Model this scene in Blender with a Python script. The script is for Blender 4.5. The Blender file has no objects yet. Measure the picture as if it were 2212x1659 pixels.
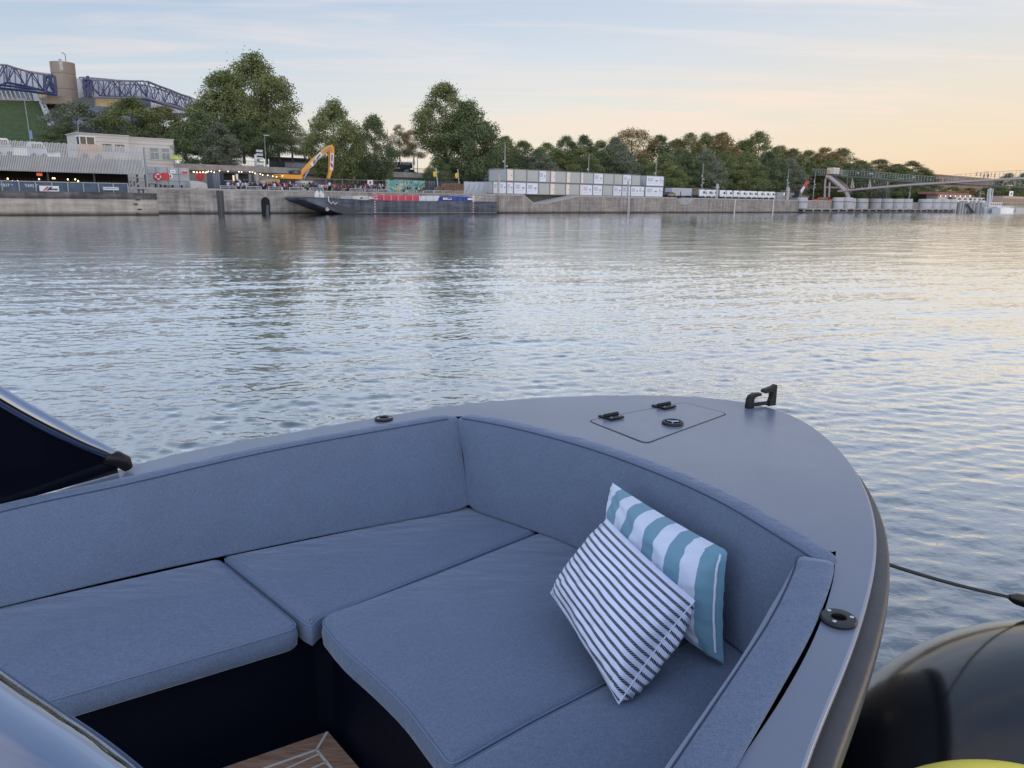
import bpy, bmesh, math, random
import numpy as np
from mathutils import Vector, Matrix, noise as mnoise
random.seed(7)
SC = bpy.context.scene
COL = SC.collection
PI = math.pi
# ------------------------------------------------------------------ camera geometry
F = 1660.; CX = 1106.; CY = 829.5; H = 2.6
PITCH = math.radians(13.4); ROLL = math.radians(0.7)
def ray(px, py):
    x = (px-CX)/F; y = -(py-CY)/F; z = -1.
    c, s = math.cos(ROLL), math.sin(ROLL); x, y = c*x-s*y, s*x+c*y
    a = PI/2-PITCH; c, s = math.cos(a), math.sin(a)
    return (x, c*y-s*z, s*y+c*z)
def P(px, py, z=0.):
    d = ray(px, py); t = (z-H)/d[2]
    return Vector((d[0]*t, d[1]*t, z))
# quay frame: s along the far quay, o behind its edge, z up
A0 = (-54., 121.); _l = math.hypot(149, 134); U = (149/_l, 134/_l); N = (-U[1], U[0]); QA = math.atan2(U[1], U[0])
def W(s, o, z): return Vector((A0[0]+s*U[0]+o*N[0], A0[1]+s*U[1]+o*N[1], z))
_sc = -(A0[0]*U[0]+A0[1]*U[1]); _oc = -(A0[0]*N[0]+A0[1]*N[1])
def hit(px, py, off):
    d = ray(px, py); ds = d[0]*U[0]+d[1]*U[1]; do = d[0]*N[0]+d[1]*N[1]
    t = (off-_oc)/do
    return _sc+ds*t, H+d[2]*t
def hitS(px, py, s):
    d = ray(px, py); ds = d[0]*U[0]+d[1]*U[1]; do = d[0]*N[0]+d[1]*N[1]
    t = (s-_sc)/ds
    return _oc+do*t, H+d[2]*t
def S(px, off, py=430): return hit(px, py, off)[0]
def Z(px, py, off): return hit(px, py, off)[1]
z1 = lambda x, y: (.256*x, 70.8+.256*y)
z2 = lambda x, y: (353.9+.168*x, 292+.168*y)
z3 = lambda x, y: (637+.208*x, 292+.208*y)
z4 = lambda x, y: (1044+.216*x, 247.7+.216*y)
z5 = lambda x, y: (1468.8+.168*x, 265.4+.168*y)
z6 = lambda x, y: (1822.7+.176*x, 318.5+.176*y)
# ------------------------------------------------------------------ materials
MATS = {}
def nt(name):
    m = bpy.data.materials.new(name); m.use_nodes = True
    t = m.node_tree; b = t.nodes['Principled BSDF']
    return m, t, b
def lk(t, a, b): t.links.new(a, b)
def mat(name, col, rough=.6, metal=0., var=.12, scale=3., bump=0., bscale=40., spec=.5, coat=0., stretch=(1, 1, 1), emis=None):
    if name in MATS: return MATS[name]
    m, t, b = nt(name)
    tc = t.nodes.new('ShaderNodeTexCoord'); mp = t.nodes.new('ShaderNodeMapping'); mp.inputs['Scale'].default_value = stretch
    lk(t, tc.outputs['Object'], mp.inputs[0])
    n = t.nodes.new('ShaderNodeTexNoise'); n.inputs['Scale'].default_value = scale; n.inputs['Detail'].default_value = 6; n.inputs['Roughness'].default_value = .65
    lk(t, mp.outputs[0], n.inputs['Vector'])
    r = t.nodes.new('ShaderNodeValToRGB'); r.color_ramp.elements[0].position = .3; r.color_ramp.elements[1].position = .7
    r.color_ramp.elements[0].color = tuple(max(0, c*(1-var)) for c in col)+(1,)
    r.color_ramp.elements[1].color = tuple(min(1, c*(1+var)) for c in col)+(1,)
    lk(t, n.outputs['Fac'], r.inputs[0]); lk(t, r.outputs[0], b.inputs['Base Color'])
    b.inputs['Roughness'].default_value = rough; b.inputs['Metallic'].default_value = metal
    b.inputs['Specular IOR Level'].default_value = spec; b.inputs['Coat Weight'].default_value = coat
    if bump:
        n2 = t.nodes.new('ShaderNodeTexNoise'); n2.inputs['Scale'].default_value = bscale; n2.inputs['Detail'].default_value = 4
        lk(t, mp.outputs[0], n2.inputs['Vector'])
        bp = t.nodes.new('ShaderNodeBump'); bp.inputs['Strength'].default_value = bump; bp.inputs['Distance'].default_value = .02
        lk(t, n2.outputs['Fac'], bp.inputs['Height']); lk(t, bp.outputs[0], b.inputs['Normal'])
    if emis:
        b.inputs['Emission Color'].default_value = tuple(emis[:3])+(1,); b.inputs['Emission Strength'].default_value = emis[3]
    MATS[name] = m
    return m
# ------------------------------------------------------------------ mesh builder and things
BASE = {}
class MB:
    def __init__(s): s.v = []; s.f = []; s.m = []; s.uv = None
    def add(s, vs, fs, mi=0):
        o = len(s.v); s.v += [tuple(v) for v in vs]
        for f in fs: s.f.append([i+o for i in f]); s.m.append(mi)
        return s
    def box(s, a, b, mi=0):
        (x0, y0, z0), (x1, y1, z1_) = a, b
        if x0 > x1: x0, x1 = x1, x0
        if y0 > y1: y0, y1 = y1, y0
        if z0 > z1_: z0, z1_ = z1_, z0
        return s.add([(x0,y0,z0),(x1,y0,z0),(x1,y1,z0),(x0,y1,z0),(x0,y0,z1_),(x1,y0,z1_),(x1,y1,z1_),(x0,y1,z1_)],
              [(0,3,2,1),(4,5,6,7),(0,1,5,4),(1,2,6,5),(2,3,7,6),(3,0,4,7)], mi)
    def bar(s, a, b, r, n=6, mi=0, r2=None):
        a = Vector(a); b = Vector(b); d = b-a
        if d.length < 1e-6: return s
        d.normalize(); q = Vector((0,0,1)) if abs(d.z) < .9 else Vector((1,0,0))
        x = d.cross(q).normalized(); y = d.cross(x); r2 = r if r2 is None else r2
        vs = [a+(x*math.cos(2*PI*k/n)+y*math.sin(2*PI*k/n))*r for k in range(n)]+[b+(x*math.cos(2*PI*k/n)+y*math.sin(2*PI*k/n))*r2 for k in range(n)]
        return s.add(vs, [(k,(k+1)%n,n+(k+1)%n,n+k) for k in range(n)]+[tuple(range(n))[::-1], tuple(range(n,2*n))], mi)
    def tube(s, pts, r, n=8, mi=0, cap=True):
        pts = [Vector(p) for p in pts]; rs = r if isinstance(r, (list, tuple)) else [r]*len(pts)
        vs = []; prev = None
        for i, p in enumerate(pts):
            d = (pts[min(i+1, len(pts)-1)]-pts[max(i-1, 0)]).normalized()
            if prev is None:
                q = Vector((0,0,1)) if abs(d.z) < .9 else Vector((1,0,0)); x = d.cross(q).normalized()
            else: x = (prev-d*prev.dot(d)).normalized()
            prev = x; y = d.cross(x)
            vs += [p+(x*math.cos(2*PI*k/n)+y*math.sin(2*PI*k/n))*rs[i] for k in range(n)]
        fs = []
        for i in range(len(pts)-1):
            fs += [(i*n+k, i*n+(k+1)%n, (i+1)*n+(k+1)%n, (i+1)*n+k) for k in range(n)]
        if cap: fs += [tuple(range(n))[::-1], tuple(range((len(pts)-1)*n, len(pts)*n))]
        return s.add(vs, fs, mi)
    def prism(s, poly, z0, z1_, mi=0):
        n = len(poly); vs = [(p[0], p[1], z0) for p in poly]+[(p[0], p[1], z1_) for p in poly]
        return s.add(vs, [(k,(k+1)%n,n+(k+1)%n,n+k) for k in range(n)]+[tuple(range(n))[::-1], tuple(range(n,2*n))], mi)
    def wall(s, poly, o0, o1, mi=0):            # polygon in (s,z), extruded along o
        n = len(poly); vs = [(p[0], o0, p[1]) for p in poly]+[(p[0], o1, p[1]) for p in poly]
        return s.add(vs, [(k,(k+1)%n,n+(k+1)%n,n+k) for k in range(n)]+[tuple(range(n))[::-1], tuple(range(n,2*n))], mi)
    def lathe(s, c, prof, n=20, mi=0, axis='z'):
        vs = []
        for r, h in prof:
            for k in range(n):
                a = 2*PI*k/n; x, y = r*math.cos(a), r*math.sin(a)
                vs.append((c[0]+x, c[1]+y, c[2]+h) if axis == 'z' else ((c[0]+x, c[1]+h, c[2]+y) if axis == 'y' else (c[0]+h, c[1]+x, c[2]+y)))
        fs = []
        for i in range(len(prof)-1): fs += [(i*n+k, i*n+(k+1)%n, (i+1)*n+(k+1)%n, (i+1)*n+k) for k in range(n)]
        fs += [tuple(range(n))[::-1], tuple(range((len(prof)-1)*n, len(prof)*n))]
        return s.add(vs, fs, mi)
    def ball(s, c, r, n=10, mi=0, sc=(1,1,1)):
        prof = [(max(1e-4, math.sin(PI*i/n)), -math.cos(PI*i/n)) for i in range(n+1)]
        o = len(s.v); s.lathe((0,0,0), prof, n*2, mi)
        s.v[o:] = [(c[0]+v[0]*r*sc[0], c[1]+v[1]*r*sc[1], c[2]+v[2]*r*sc[2]) for v in s.v[o:]]
        return s
    def build(s, name, m, parent=None, base=None, frame='w', smooth=False, bevel=0, angle=40):
        if parent is not None: base, frame = BASE[parent.name]
        elif base is None: base = (0, 0, 0)
        me = bpy.data.meshes.new(name)
        me.from_pydata([(v[0]-base[0], v[1]-base[1], v[2]-base[2]) for v in s.v], [], s.f)
        for mm in (m if isinstance(m, (list, tuple)) else [m]): me.materials.append(mm)
        me.polygons.foreach_set('material_index', s.m)
        bm = bmesh.new(); bm.from_mesh(me); bmesh.ops.recalc_face_normals(bm, faces=bm.faces); bm.to_mesh(me); bm.free()
        if s.uv:
            ul = me.uv_layers.new(name='UVMap')
            for l in me.loops: ul.data[l.index].uv = s.uv[l.vertex_index]
        if smooth: me.polygons.foreach_set('use_smooth', [True]*len(me.polygons)); me.set_sharp_from_angle(angle=math.radians(angle))
        me.update()
        o = bpy.data.objects.new(name, me); COL.objects.link(o)
        if parent is not None: o.parent = parent
        else:
            o.location = base if frame == 'w' else W(*base)
            if frame == 'q': o.rotation_euler = (0, 0, QA)
        BASE[o.name] = (base, frame)
        if bevel:
            b = o.modifiers.new('bevel', 'BEVEL'); b.width = bevel; b.segments = 3; b.limit_method = 'ANGLE'; b.angle_limit = math.radians(35)
            b.harden_normals = False
        return o
def tag(o, label=None, cat=None, group=None, kind=None):
    if label: o['label'] = label
    if cat: o['category'] = cat
    if group: o['group'] = group
    if kind: o['kind'] = kind
    return o
def thing(name, label, cat, base, frame='w', group=None):
    o = bpy.data.objects.new(name, None); COL.objects.link(o); o.empty_display_size = .2
    o.location = base if frame == 'w' else W(*base)
    if frame == 'q': o.rotation_euler = (0, 0, QA)
    BASE[o.name] = (tuple(base), frame)
    return tag(o, label, cat, group)
def copy_tree(o, parent=None):
    c = o.copy(); COL.objects.link(c)
    if parent is not None: c.parent = parent
    for ch in KIDS.get(o.name, list(o.children)): copy_tree(ch, c)
    return c
KIDS = {}
def place(proto, s, o, z, label, yaw=0., scale=None, first=False):
    c = proto if first else copy_tree(proto)
    c.location = W(s, o, z); c.rotation_euler = (0, 0, QA+yaw); c['label'] = label
    if scale: c.scale = scale
    return c
def text(string, size, s, o, z, m, name='lettering', parent=None, bold=0., mirror=False, shear=0., sx=1.):
    cu = bpy.data.curves.new('t', 'FONT'); cu.body = string; cu.size = size; cu.align_x = 'CENTER'; cu.align_y = 'CENTER'
    cu.extrude = .01; cu.offset = bold; cu.resolution_u = 2; cu.shear = shear
    ob = bpy.data.objects.new('t', cu); COL.objects.link(ob)
    dg = bpy.context.evaluated_depsgraph_get(); me = bpy.data.meshes.new_from_object(ob.evaluated_get(dg))
    bpy.data.objects.remove(ob)
    mb = MB(); mb.add([(s+v.co.x*sx, o-v.co.z, z+v.co.y) for v in me.vertices], [tuple(p.vertices) for p in me.polygons])
    return mb.build(name, m, parent)
def crom(pts, n=8, closed=False):
    pts = [Vector(p) for p in pts]; out = []; L = len(pts)
    for i in range(L if closed else L-1):
        if closed: p = [pts[(i+k-1) % L] for k in range(4)]
        else: p = [pts[max(0, min(L-1, i+k-1))] for k in range(4)]
        for j in range(n):
            t = j/n
            out.append(.5*((2*p[1])+(-p[0]+p[2])*t+(2*p[0]-5*p[1]+4*p[2]-p[3])*t*t+(-p[0]+3*p[1]-3*p[2]+p[3])*t**3))
    if not closed: out.append(pts[-1])
    return out
def round_poly(pts, r, n=5):                    # 2-D polygon with rounded corners; r a number or one per corner
    out = []; L = len(pts)
    for i, p in enumerate(pts):
        p = Vector(p[:2]); a = Vector(pts[i-1][:2]); b = Vector(pts[(i+1) % L][:2]); rr = r[i] if isinstance(r, (list, tuple)) else r
        da = a-p; db = b-p; k = min(rr, da.length*.45, db.length*.45)
        if k < 1e-5: out.append(p); continue
        p0 = p+da.normalized()*k; p1 = p+db.normalized()*k
        for j in range(n+1):
            t = j/n; out.append(p0*(1-t)**2+p*2*t*(1-t)+p1*t*t)
    return out
def offset_poly(poly, d, closed=True):          # positive: to the left of travel
    out = []; L = len(poly)
    for i, p in enumerate(poly):
        a = poly[i-1] if (closed or i) else None; b = poly[(i+1) % L] if (closed or i < L-1) else None
        n = Vector((0, 0)); k = 1
        es = []
        if a is not None: es.append((Vector(p[:2])-Vector(a[:2])))
        if b is not None: es.append((Vector(b[:2])-Vector(p[:2])))
        es = [e.normalized() for e in es if e.length > 1e-7]
        for e in es: n += Vector((-e.y, e.x))
        n.normalize()
        if len(es) == 2: k = 1/max(.5, n.dot(Vector((-es[0].y, es[0].x))))
        out.append(Vector(p[:2])+n*d*k)
    return out
def area(poly): return sum(poly[i-1][0]*poly[i][1]-poly[i][0]*poly[i-1][1] for i in range(len(poly)))/2
# ------------------------------------------------------------------ camera
cam = bpy.data.cameras.new('camera'); co = bpy.data.objects.new('camera', cam); COL.objects.link(co)
co.location = (0, 0, H)
co.matrix_world = Matrix.Translation((0,0,H)) @ Matrix.Rotation(PI/2-PITCH, 4, 'X') @ Matrix.Rotation(ROLL, 4, 'Z')
cam.sensor_width = 36; cam.lens = F/2212*36; cam.clip_end = 9000; cam.clip_start = .05
SC.camera = co
SEEDA = 3.1
# ------------------------------------------------------------------ sky and light
SUN_EL = math.radians(4); SUN_AZ = math.radians(78)     # azimuth from +Y towards +X
w = bpy.data.worlds.new('World'); SC.world = w; w.use_nodes = True; t = w.node_tree; t.nodes.clear()
def nd(tp, **k):
    n = t.nodes.new(tp)
    for a, v in k.items(): setattr(n, a, v)
    return n
def mth(op, a, b=None, clamp=False):
    n = nd('ShaderNodeMath', operation=op, use_clamp=clamp)
    for i, v in enumerate((a, b)):
        if v is None: continue
        if isinstance(v, (int, float)): n.inputs[i].default_value = v
        else: lk(t, v, n.inputs[i])
    return n.outputs[0]
def srgb(r, g, b): return tuple(((c/255/12.92) if c/255 <= .04045 else ((c/255+.055)/1.055)**2.4) for c in (r, g, b))+(1,)
def ramp(fac, stops, interp='EASE'):
    n = nd('ShaderNodeValToRGB'); cr = n.color_ramp; cr.interpolation = interp
    while len(cr.elements) < len(stops): cr.elements.new(.5)
    for e, (p, c) in zip(cr.elements, stops): e.position = p; e.color = c
    lk(t, fac, n.inputs[0]); return n.outputs[0]
def mix(f, a, b, bt='MIX'):
    n = nd('ShaderNodeMix', data_type='RGBA', blend_type=bt)
    if isinstance(f, (int, float)): n.inputs[0].default_value = f
    else: lk(t, f, n.inputs[0])
    for i, v in ((6, a), (7, b)):
        if isinstance(v, tuple): n.inputs[i].default_value = v
        else: lk(t, v, n.inputs[i])
    return n.outputs[2]
tc = nd('ShaderNodeTexCoord'); sep = nd('ShaderNodeSeparateXYZ'); lk(t, tc.outputs['Generated'], sep.inputs[0])
x, y, z = sep.outputs
el = mth('MAXIMUM', z, 0.)
left = ramp(el, [(0, srgb(222,226,224)), (.06, srgb(216,224,228)), (.13, srgb(206,219,231)), (.22, srgb(174,197,224)), (.33, srgb(196,214,236)), (.5, srgb(186,204,230)), (1, srgb(150,172,210))], 'LINEAR')
mid = ramp(el, [(0, srgb(252,228,196)), (.05, srgb(250,236,212)), (.11, srgb(236,235,228)), (.17, srgb(218,227,237)), (.24, srgb(192,209,231)), (.33, srgb(202,217,237)), (.5, srgb(186,204,230)), (1, srgb(150,172,210))], 'LINEAR')
right = ramp(el, [(0, srgb(246,208,172)), (.03, srgb(249,217,180)), (.07, srgb(249,227,196)), (.12, srgb(243,231,212)), (.2, srgb(220,226,232)), (.32, srgb(194,208,230)), (.5, srgb(170,190,222)), (1, srgb(150,172,210))], 'LINEAR')
hl = mth('SQRT', mth('ADD', mth('MULTIPLY', x, x), mth('MULTIPLY', y, y)))
az = mth('DIVIDE', x, mth('MAXIMUM', hl, .001))          # sine of azimuth
def mr(v, a, b):
    n = nd('ShaderNodeMapRange', interpolation_type='SMOOTHSTEP'); lk(t, v, n.inputs[0]); n.inputs[1].default_value = a; n.inputs[2].default_value = b; return n.outputs[0]
c1 = mix(mr(az, -.6, .12), left, mid); c2 = mix(mr(az, .0, .62), c1, right)
# thin drifting clouds, laid on a flat cloud layer
pv = nd('ShaderNodeCombineXYZ'); zz = mth('ADD', mth('MAXIMUM', z, 0.), .07)
lk(t, mth('DIVIDE', x, zz), pv.inputs[0]); lk(t, mth('DIVIDE', y, zz), pv.inputs[1])
def cloud(rot, sc, scale, lo, hi, seed, dist=.6):
    mp = nd('ShaderNodeMapping'); mp.inputs['Rotation'].default_value = (0, 0, rot); mp.inputs['Scale'].default_value = sc; mp.inputs['Location'].default_value = (seed, seed*1.7, seed)
    lk(t, pv.outputs[0], mp.inputs[0])
    n = nd('ShaderNodeTexNoise'); n.inputs['Scale'].default_value = scale; n.inputs['Detail'].default_value = 8; n.inputs['Roughness'].default_value = .58; n.inputs['Distortion'].default_value = dist
    lk(t, mp.outputs[0], n.inputs['Vector']); return mr(n.outputs['Fac'], lo, hi)
ca = cloud(-.75, (.28, 1.1, 1), 1.2, .45, .64, SEEDA); cb = cloud(-.35, (.22, 1.5, 1), 2., .47, .68, 8.3)
cc = cloud(.2, (.5, .8, 1), .25, .42, .62, 5.5, .2)
cl = mth('MULTIPLY', mth('MAXIMUM', mth('MULTIPLY', ca, .9), mth('MULTIPLY', cb, .55)), mth('ADD', mth('MULTIPLY', cc, .5), .5))
cl = mth('MULTIPLY', cl, mr(z, .03, .11))
ccol = mix(mr(z, .05, .24), srgb(255,232,212), srgb(252,240,236))
c3 = mix(mth('MULTIPLY', cl, .95), c2, ccol)
# gain added to the unseen sky behind and overhead, to brighten bank and water
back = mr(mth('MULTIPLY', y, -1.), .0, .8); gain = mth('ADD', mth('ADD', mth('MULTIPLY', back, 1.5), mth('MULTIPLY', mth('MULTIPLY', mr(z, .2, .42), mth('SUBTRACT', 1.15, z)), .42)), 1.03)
sky = nd('ShaderNodeTexSky'); sky.sky_type = 'NISHITA'; sky.sun_disc = False; sky.sun_elevation = SUN_EL; sky.sun_rotation = SUN_AZ
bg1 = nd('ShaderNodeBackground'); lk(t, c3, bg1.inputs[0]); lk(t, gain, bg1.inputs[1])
bg2 = nd('ShaderNodeBackground'); lk(t, sky.outputs[0], bg2.inputs[0]); bg2.inputs[1].default_value = .06
mxs = nd('ShaderNodeMixShader'); mxs.inputs[0].default_value = .06; lk(t, bg1.outputs[0], mxs.inputs[1]); lk(t, bg2.outputs[0], mxs.inputs[2])
out = nd('ShaderNodeOutputWorld'); lk(t, mxs.outputs[0], out.inputs[0])
sl = bpy.data.lights.new('sun', 'SUN'); sl.energy = .35; sl.angle = math.radians(12); sl.color = (1, .72, .48)
so = bpy.data.objects.new('sun', sl); COL.objects.link(so)
sd = Vector((math.sin(SUN_AZ)*math.cos(SUN_EL), math.cos(SUN_AZ)*math.cos(SUN_EL), math.sin(SUN_EL)))
so.rotation_euler = sd.to_track_quat('Z', 'Y').to_euler(); so.location = (40, 30, 60)
SC.view_settings.view_transform = 'Standard'; SC.view_settings.look = 'None'; SC.view_settings.exposure = 0
SC.render.engine = 'CYCLES'; SC.cycles.max_bounces = 6
# ------------------------------------------------------------------ water
def water_mat():
    m, t, b = nt('river_water')
    b.inputs['Base Color'].default_value = (.035, .05, .058, 1); b.inputs['Roughness'].default_value = .03; b.inputs['IOR'].default_value = 3.6
    g = t.nodes.new('ShaderNodeNewGeometry')
    prev = None
    for (sc, st, dist, strength, rot, det) in ((9., (1, 1.5, 1), .010, .9, .0, 3),):
        mp = t.nodes.new('ShaderNodeMapping'); mp.inputs['Scale'].default_value = st; mp.inputs['Rotation'].default_value = (0, 0, rot)
        lk(t, g.outputs['Position'], mp.inputs[0])
        n = t.nodes.new('ShaderNodeTexNoise'); n.inputs['Scale'].default_value = sc; n.inputs['Detail'].default_value = det; n.inputs['Roughness'].default_value = .5; n.inputs['Distortion'].default_value = .4
        lk(t, mp.outputs[0], n.inputs['Vector'])
        bp = t.nodes.new('ShaderNodeBump'); bp.inputs['Distance'].default_value = dist*WAVE; bp.inputs['Strength'].default_value = 1.
        # calmer and rougher patches
        n2 = t.nodes.new('ShaderNodeTexNoise'); n2.inputs['Scale'].default_value = .035; n2.inputs['Detail'].default_value = 3; lk(t, g.outputs['Position'], n2.inputs['Vector'])
        r = t.nodes.new('ShaderNodeMapRange'); r.inputs[1].default_value = .35; r.inputs[2].default_value = .65; r.inputs[3].default_value = .55*strength; r.inputs[4].default_value = strength
        lk(t, n2.outputs['Fac'], r.inputs[0]); lk(t, r.outputs[0], bp.inputs['Strength'])
        lk(t, n.outputs['Fac'], bp.inputs['Height'])
        if prev: lk(t, prev, bp.inputs['Normal'])
        prev = bp.outputs[0]
    df = t.nodes.new('ShaderNodeBsdfDiffuse'); df.inputs['Color'].default_value = (.028, .042, .047, 1); lk(t, prev, df.inputs['Normal'])
    gl = t.nodes.new('ShaderNodeBsdfGlossy'); gl.inputs['Roughness'].default_value = .035; gl.inputs['Color'].default_value = (.96, .98, 1, 1); lk(t, prev, gl.inputs['Normal'])
    fr = t.nodes.new('ShaderNodeFresnel'); fr.inputs['IOR'].default_value = 1.34; lk(t, prev, fr.inputs['Normal'])
    mu = t.nodes.new('ShaderNodeMath'); mu.operation = 'MULTIPLY'; mu.use_clamp = True; mu.inputs[1].default_value = 2.5; lk(t, fr.outputs[0], mu.inputs[0])
    ad = t.nodes.new('ShaderNodeMath'); ad.operation = 'ADD'; ad.use_clamp = True; ad.inputs[1].default_value = .12; lk(t, mu.outputs[0], ad.inputs[0])
    ms = t.nodes.new('ShaderNodeMixShader'); lk(t, ad.outputs[0], ms.inputs[0]); lk(t, df.outputs[0], ms.inputs[1]); lk(t, gl.outputs[0], ms.inputs[2])
    o = [n for n in t.nodes if n.type == 'OUTPUT_MATERIAL'][0]; lk(t, ms.outputs[0], o.inputs['Surface']); t.nodes.remove(b)
    return m
WAVE = 1.
def wave_height(X, Y):
    """sum of directional ripples and long wavelets, fixed in the world; returns height and sideways shift"""
    R_ = np.random.default_rng(42); Hh = np.zeros_like(X); DX = np.zeros_like(X); DY = np.zeros_like(X)
    patch = .5+.5*np.sin(X*.11+.7*np.sin(Y*.05+1.)+1.3)*np.sin(Y*.083+.9*np.sin(X*.061)+.4)
    patch2 = .5+.5*np.sin(X*.031+Y*.017+2.)*np.sin(Y*.043-X*.012+.5)
    lull = 1-.4*np.exp(-(((X-7.5)/6.5)**2+((Y-4.5)/6.)**2)**1.2)
    rr0 = np.sqrt(X*X+Y*Y); q_ = np.clip((rr0-26)/22, 0, 1); lull = lull*(1-.42*q_*q_*(3-2*q_))
    calm = .55+.3*patch+.3*patch2
    for lo, hi, n, slope, spread in ((2.2, 6.5, 12, .014, .9), (.7, 2.2, 22, .026, .8), (.17, .5, 46, .105, .95), (.09, .17, 20, .055, 1.1)):
        for i in range(n):
            lam = lo*(hi/lo)**R_.random(); k = 2*PI/lam; th = math.radians(-78)+R_.normal()*spread*.62; ph = R_.random()*2*PI
            a = slope*SLOPE/math.sqrt(n/2)/k; kx, ky = k*math.cos(th), k*math.sin(th)
            p = kx*X+ky*Y+ph; sn, cs = np.sin(p), np.cos(p); am = a*(calm*lull**(1.6 if lam < .6 else .8) if lam < 2.2 else 1)
            Hh += am*sn; DX += am*cs*math.cos(th)*.9; DY += am*cs*math.sin(th)*.9
    return Hh, DX, DY
SLOPE = .96
rr_ = [.6]
while rr_[-1] < 420:
    r0 = rr_[-1]; rr_.append(r0+max(.03, min(.11, r0*.0048)) if r0 < 110 else r0+.11+(r0-110)*.004)
rr_ = np.array(rr_); aa_ = np.radians(np.concatenate([np.linspace(-82, -46, 160)[:-1], np.linspace(-46, 46, 1200), np.linspace(46, 82, 160)[1:]]))
GX, GY = np.meshgrid(aa_, rr_); X_ = np.sin(GX)*GY; Y_ = np.cos(GX)*GY
Hh_, DX_, DY_ = wave_height(X_, Y_)
V_ = np.stack([X_+DX_, Y_+DY_, Hh_], -1).reshape(-1, 3); nr_, nc_ = X_.shape
I_ = np.arange(nr_*nc_).reshape(nr_, nc_); Q_ = np.stack([I_[:-1,:-1], I_[:-1,1:], I_[1:,1:], I_[1:,:-1]], -1).reshape(-1, 4)
wm_ = bpy.data.meshes.new('water'); wm_.vertices.add(len(V_)); wm_.vertices.foreach_set('co', V_.astype(np.float32).ravel()); wm_.loops.add(Q_.size); wm_.loops.foreach_set('vertex_index', Q_.astype(np.int32).ravel())
wm_.polygons.add(len(Q_)); wm_.polygons.foreach_set('loop_start', np.arange(0, Q_.size, 4, dtype=np.int32)); wm_.polygons.foreach_set('use_smooth', np.ones(len(Q_), dtype=bool)); wm_.update()
WM = water_mat(); wm_.materials.append(WM); wo_ = bpy.data.objects.new('water', wm_); COL.objects.link(wo_); tag(wo_, kind='structure')
mb = MB(); mb.add([(-1500,-400,-.09),(3000,-400,-.09),(3000,3500,-.09),(-1500,3500,-.09)], [(0,1,2,3)])
tag(mb.build('river', WM), kind='structure')
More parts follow.
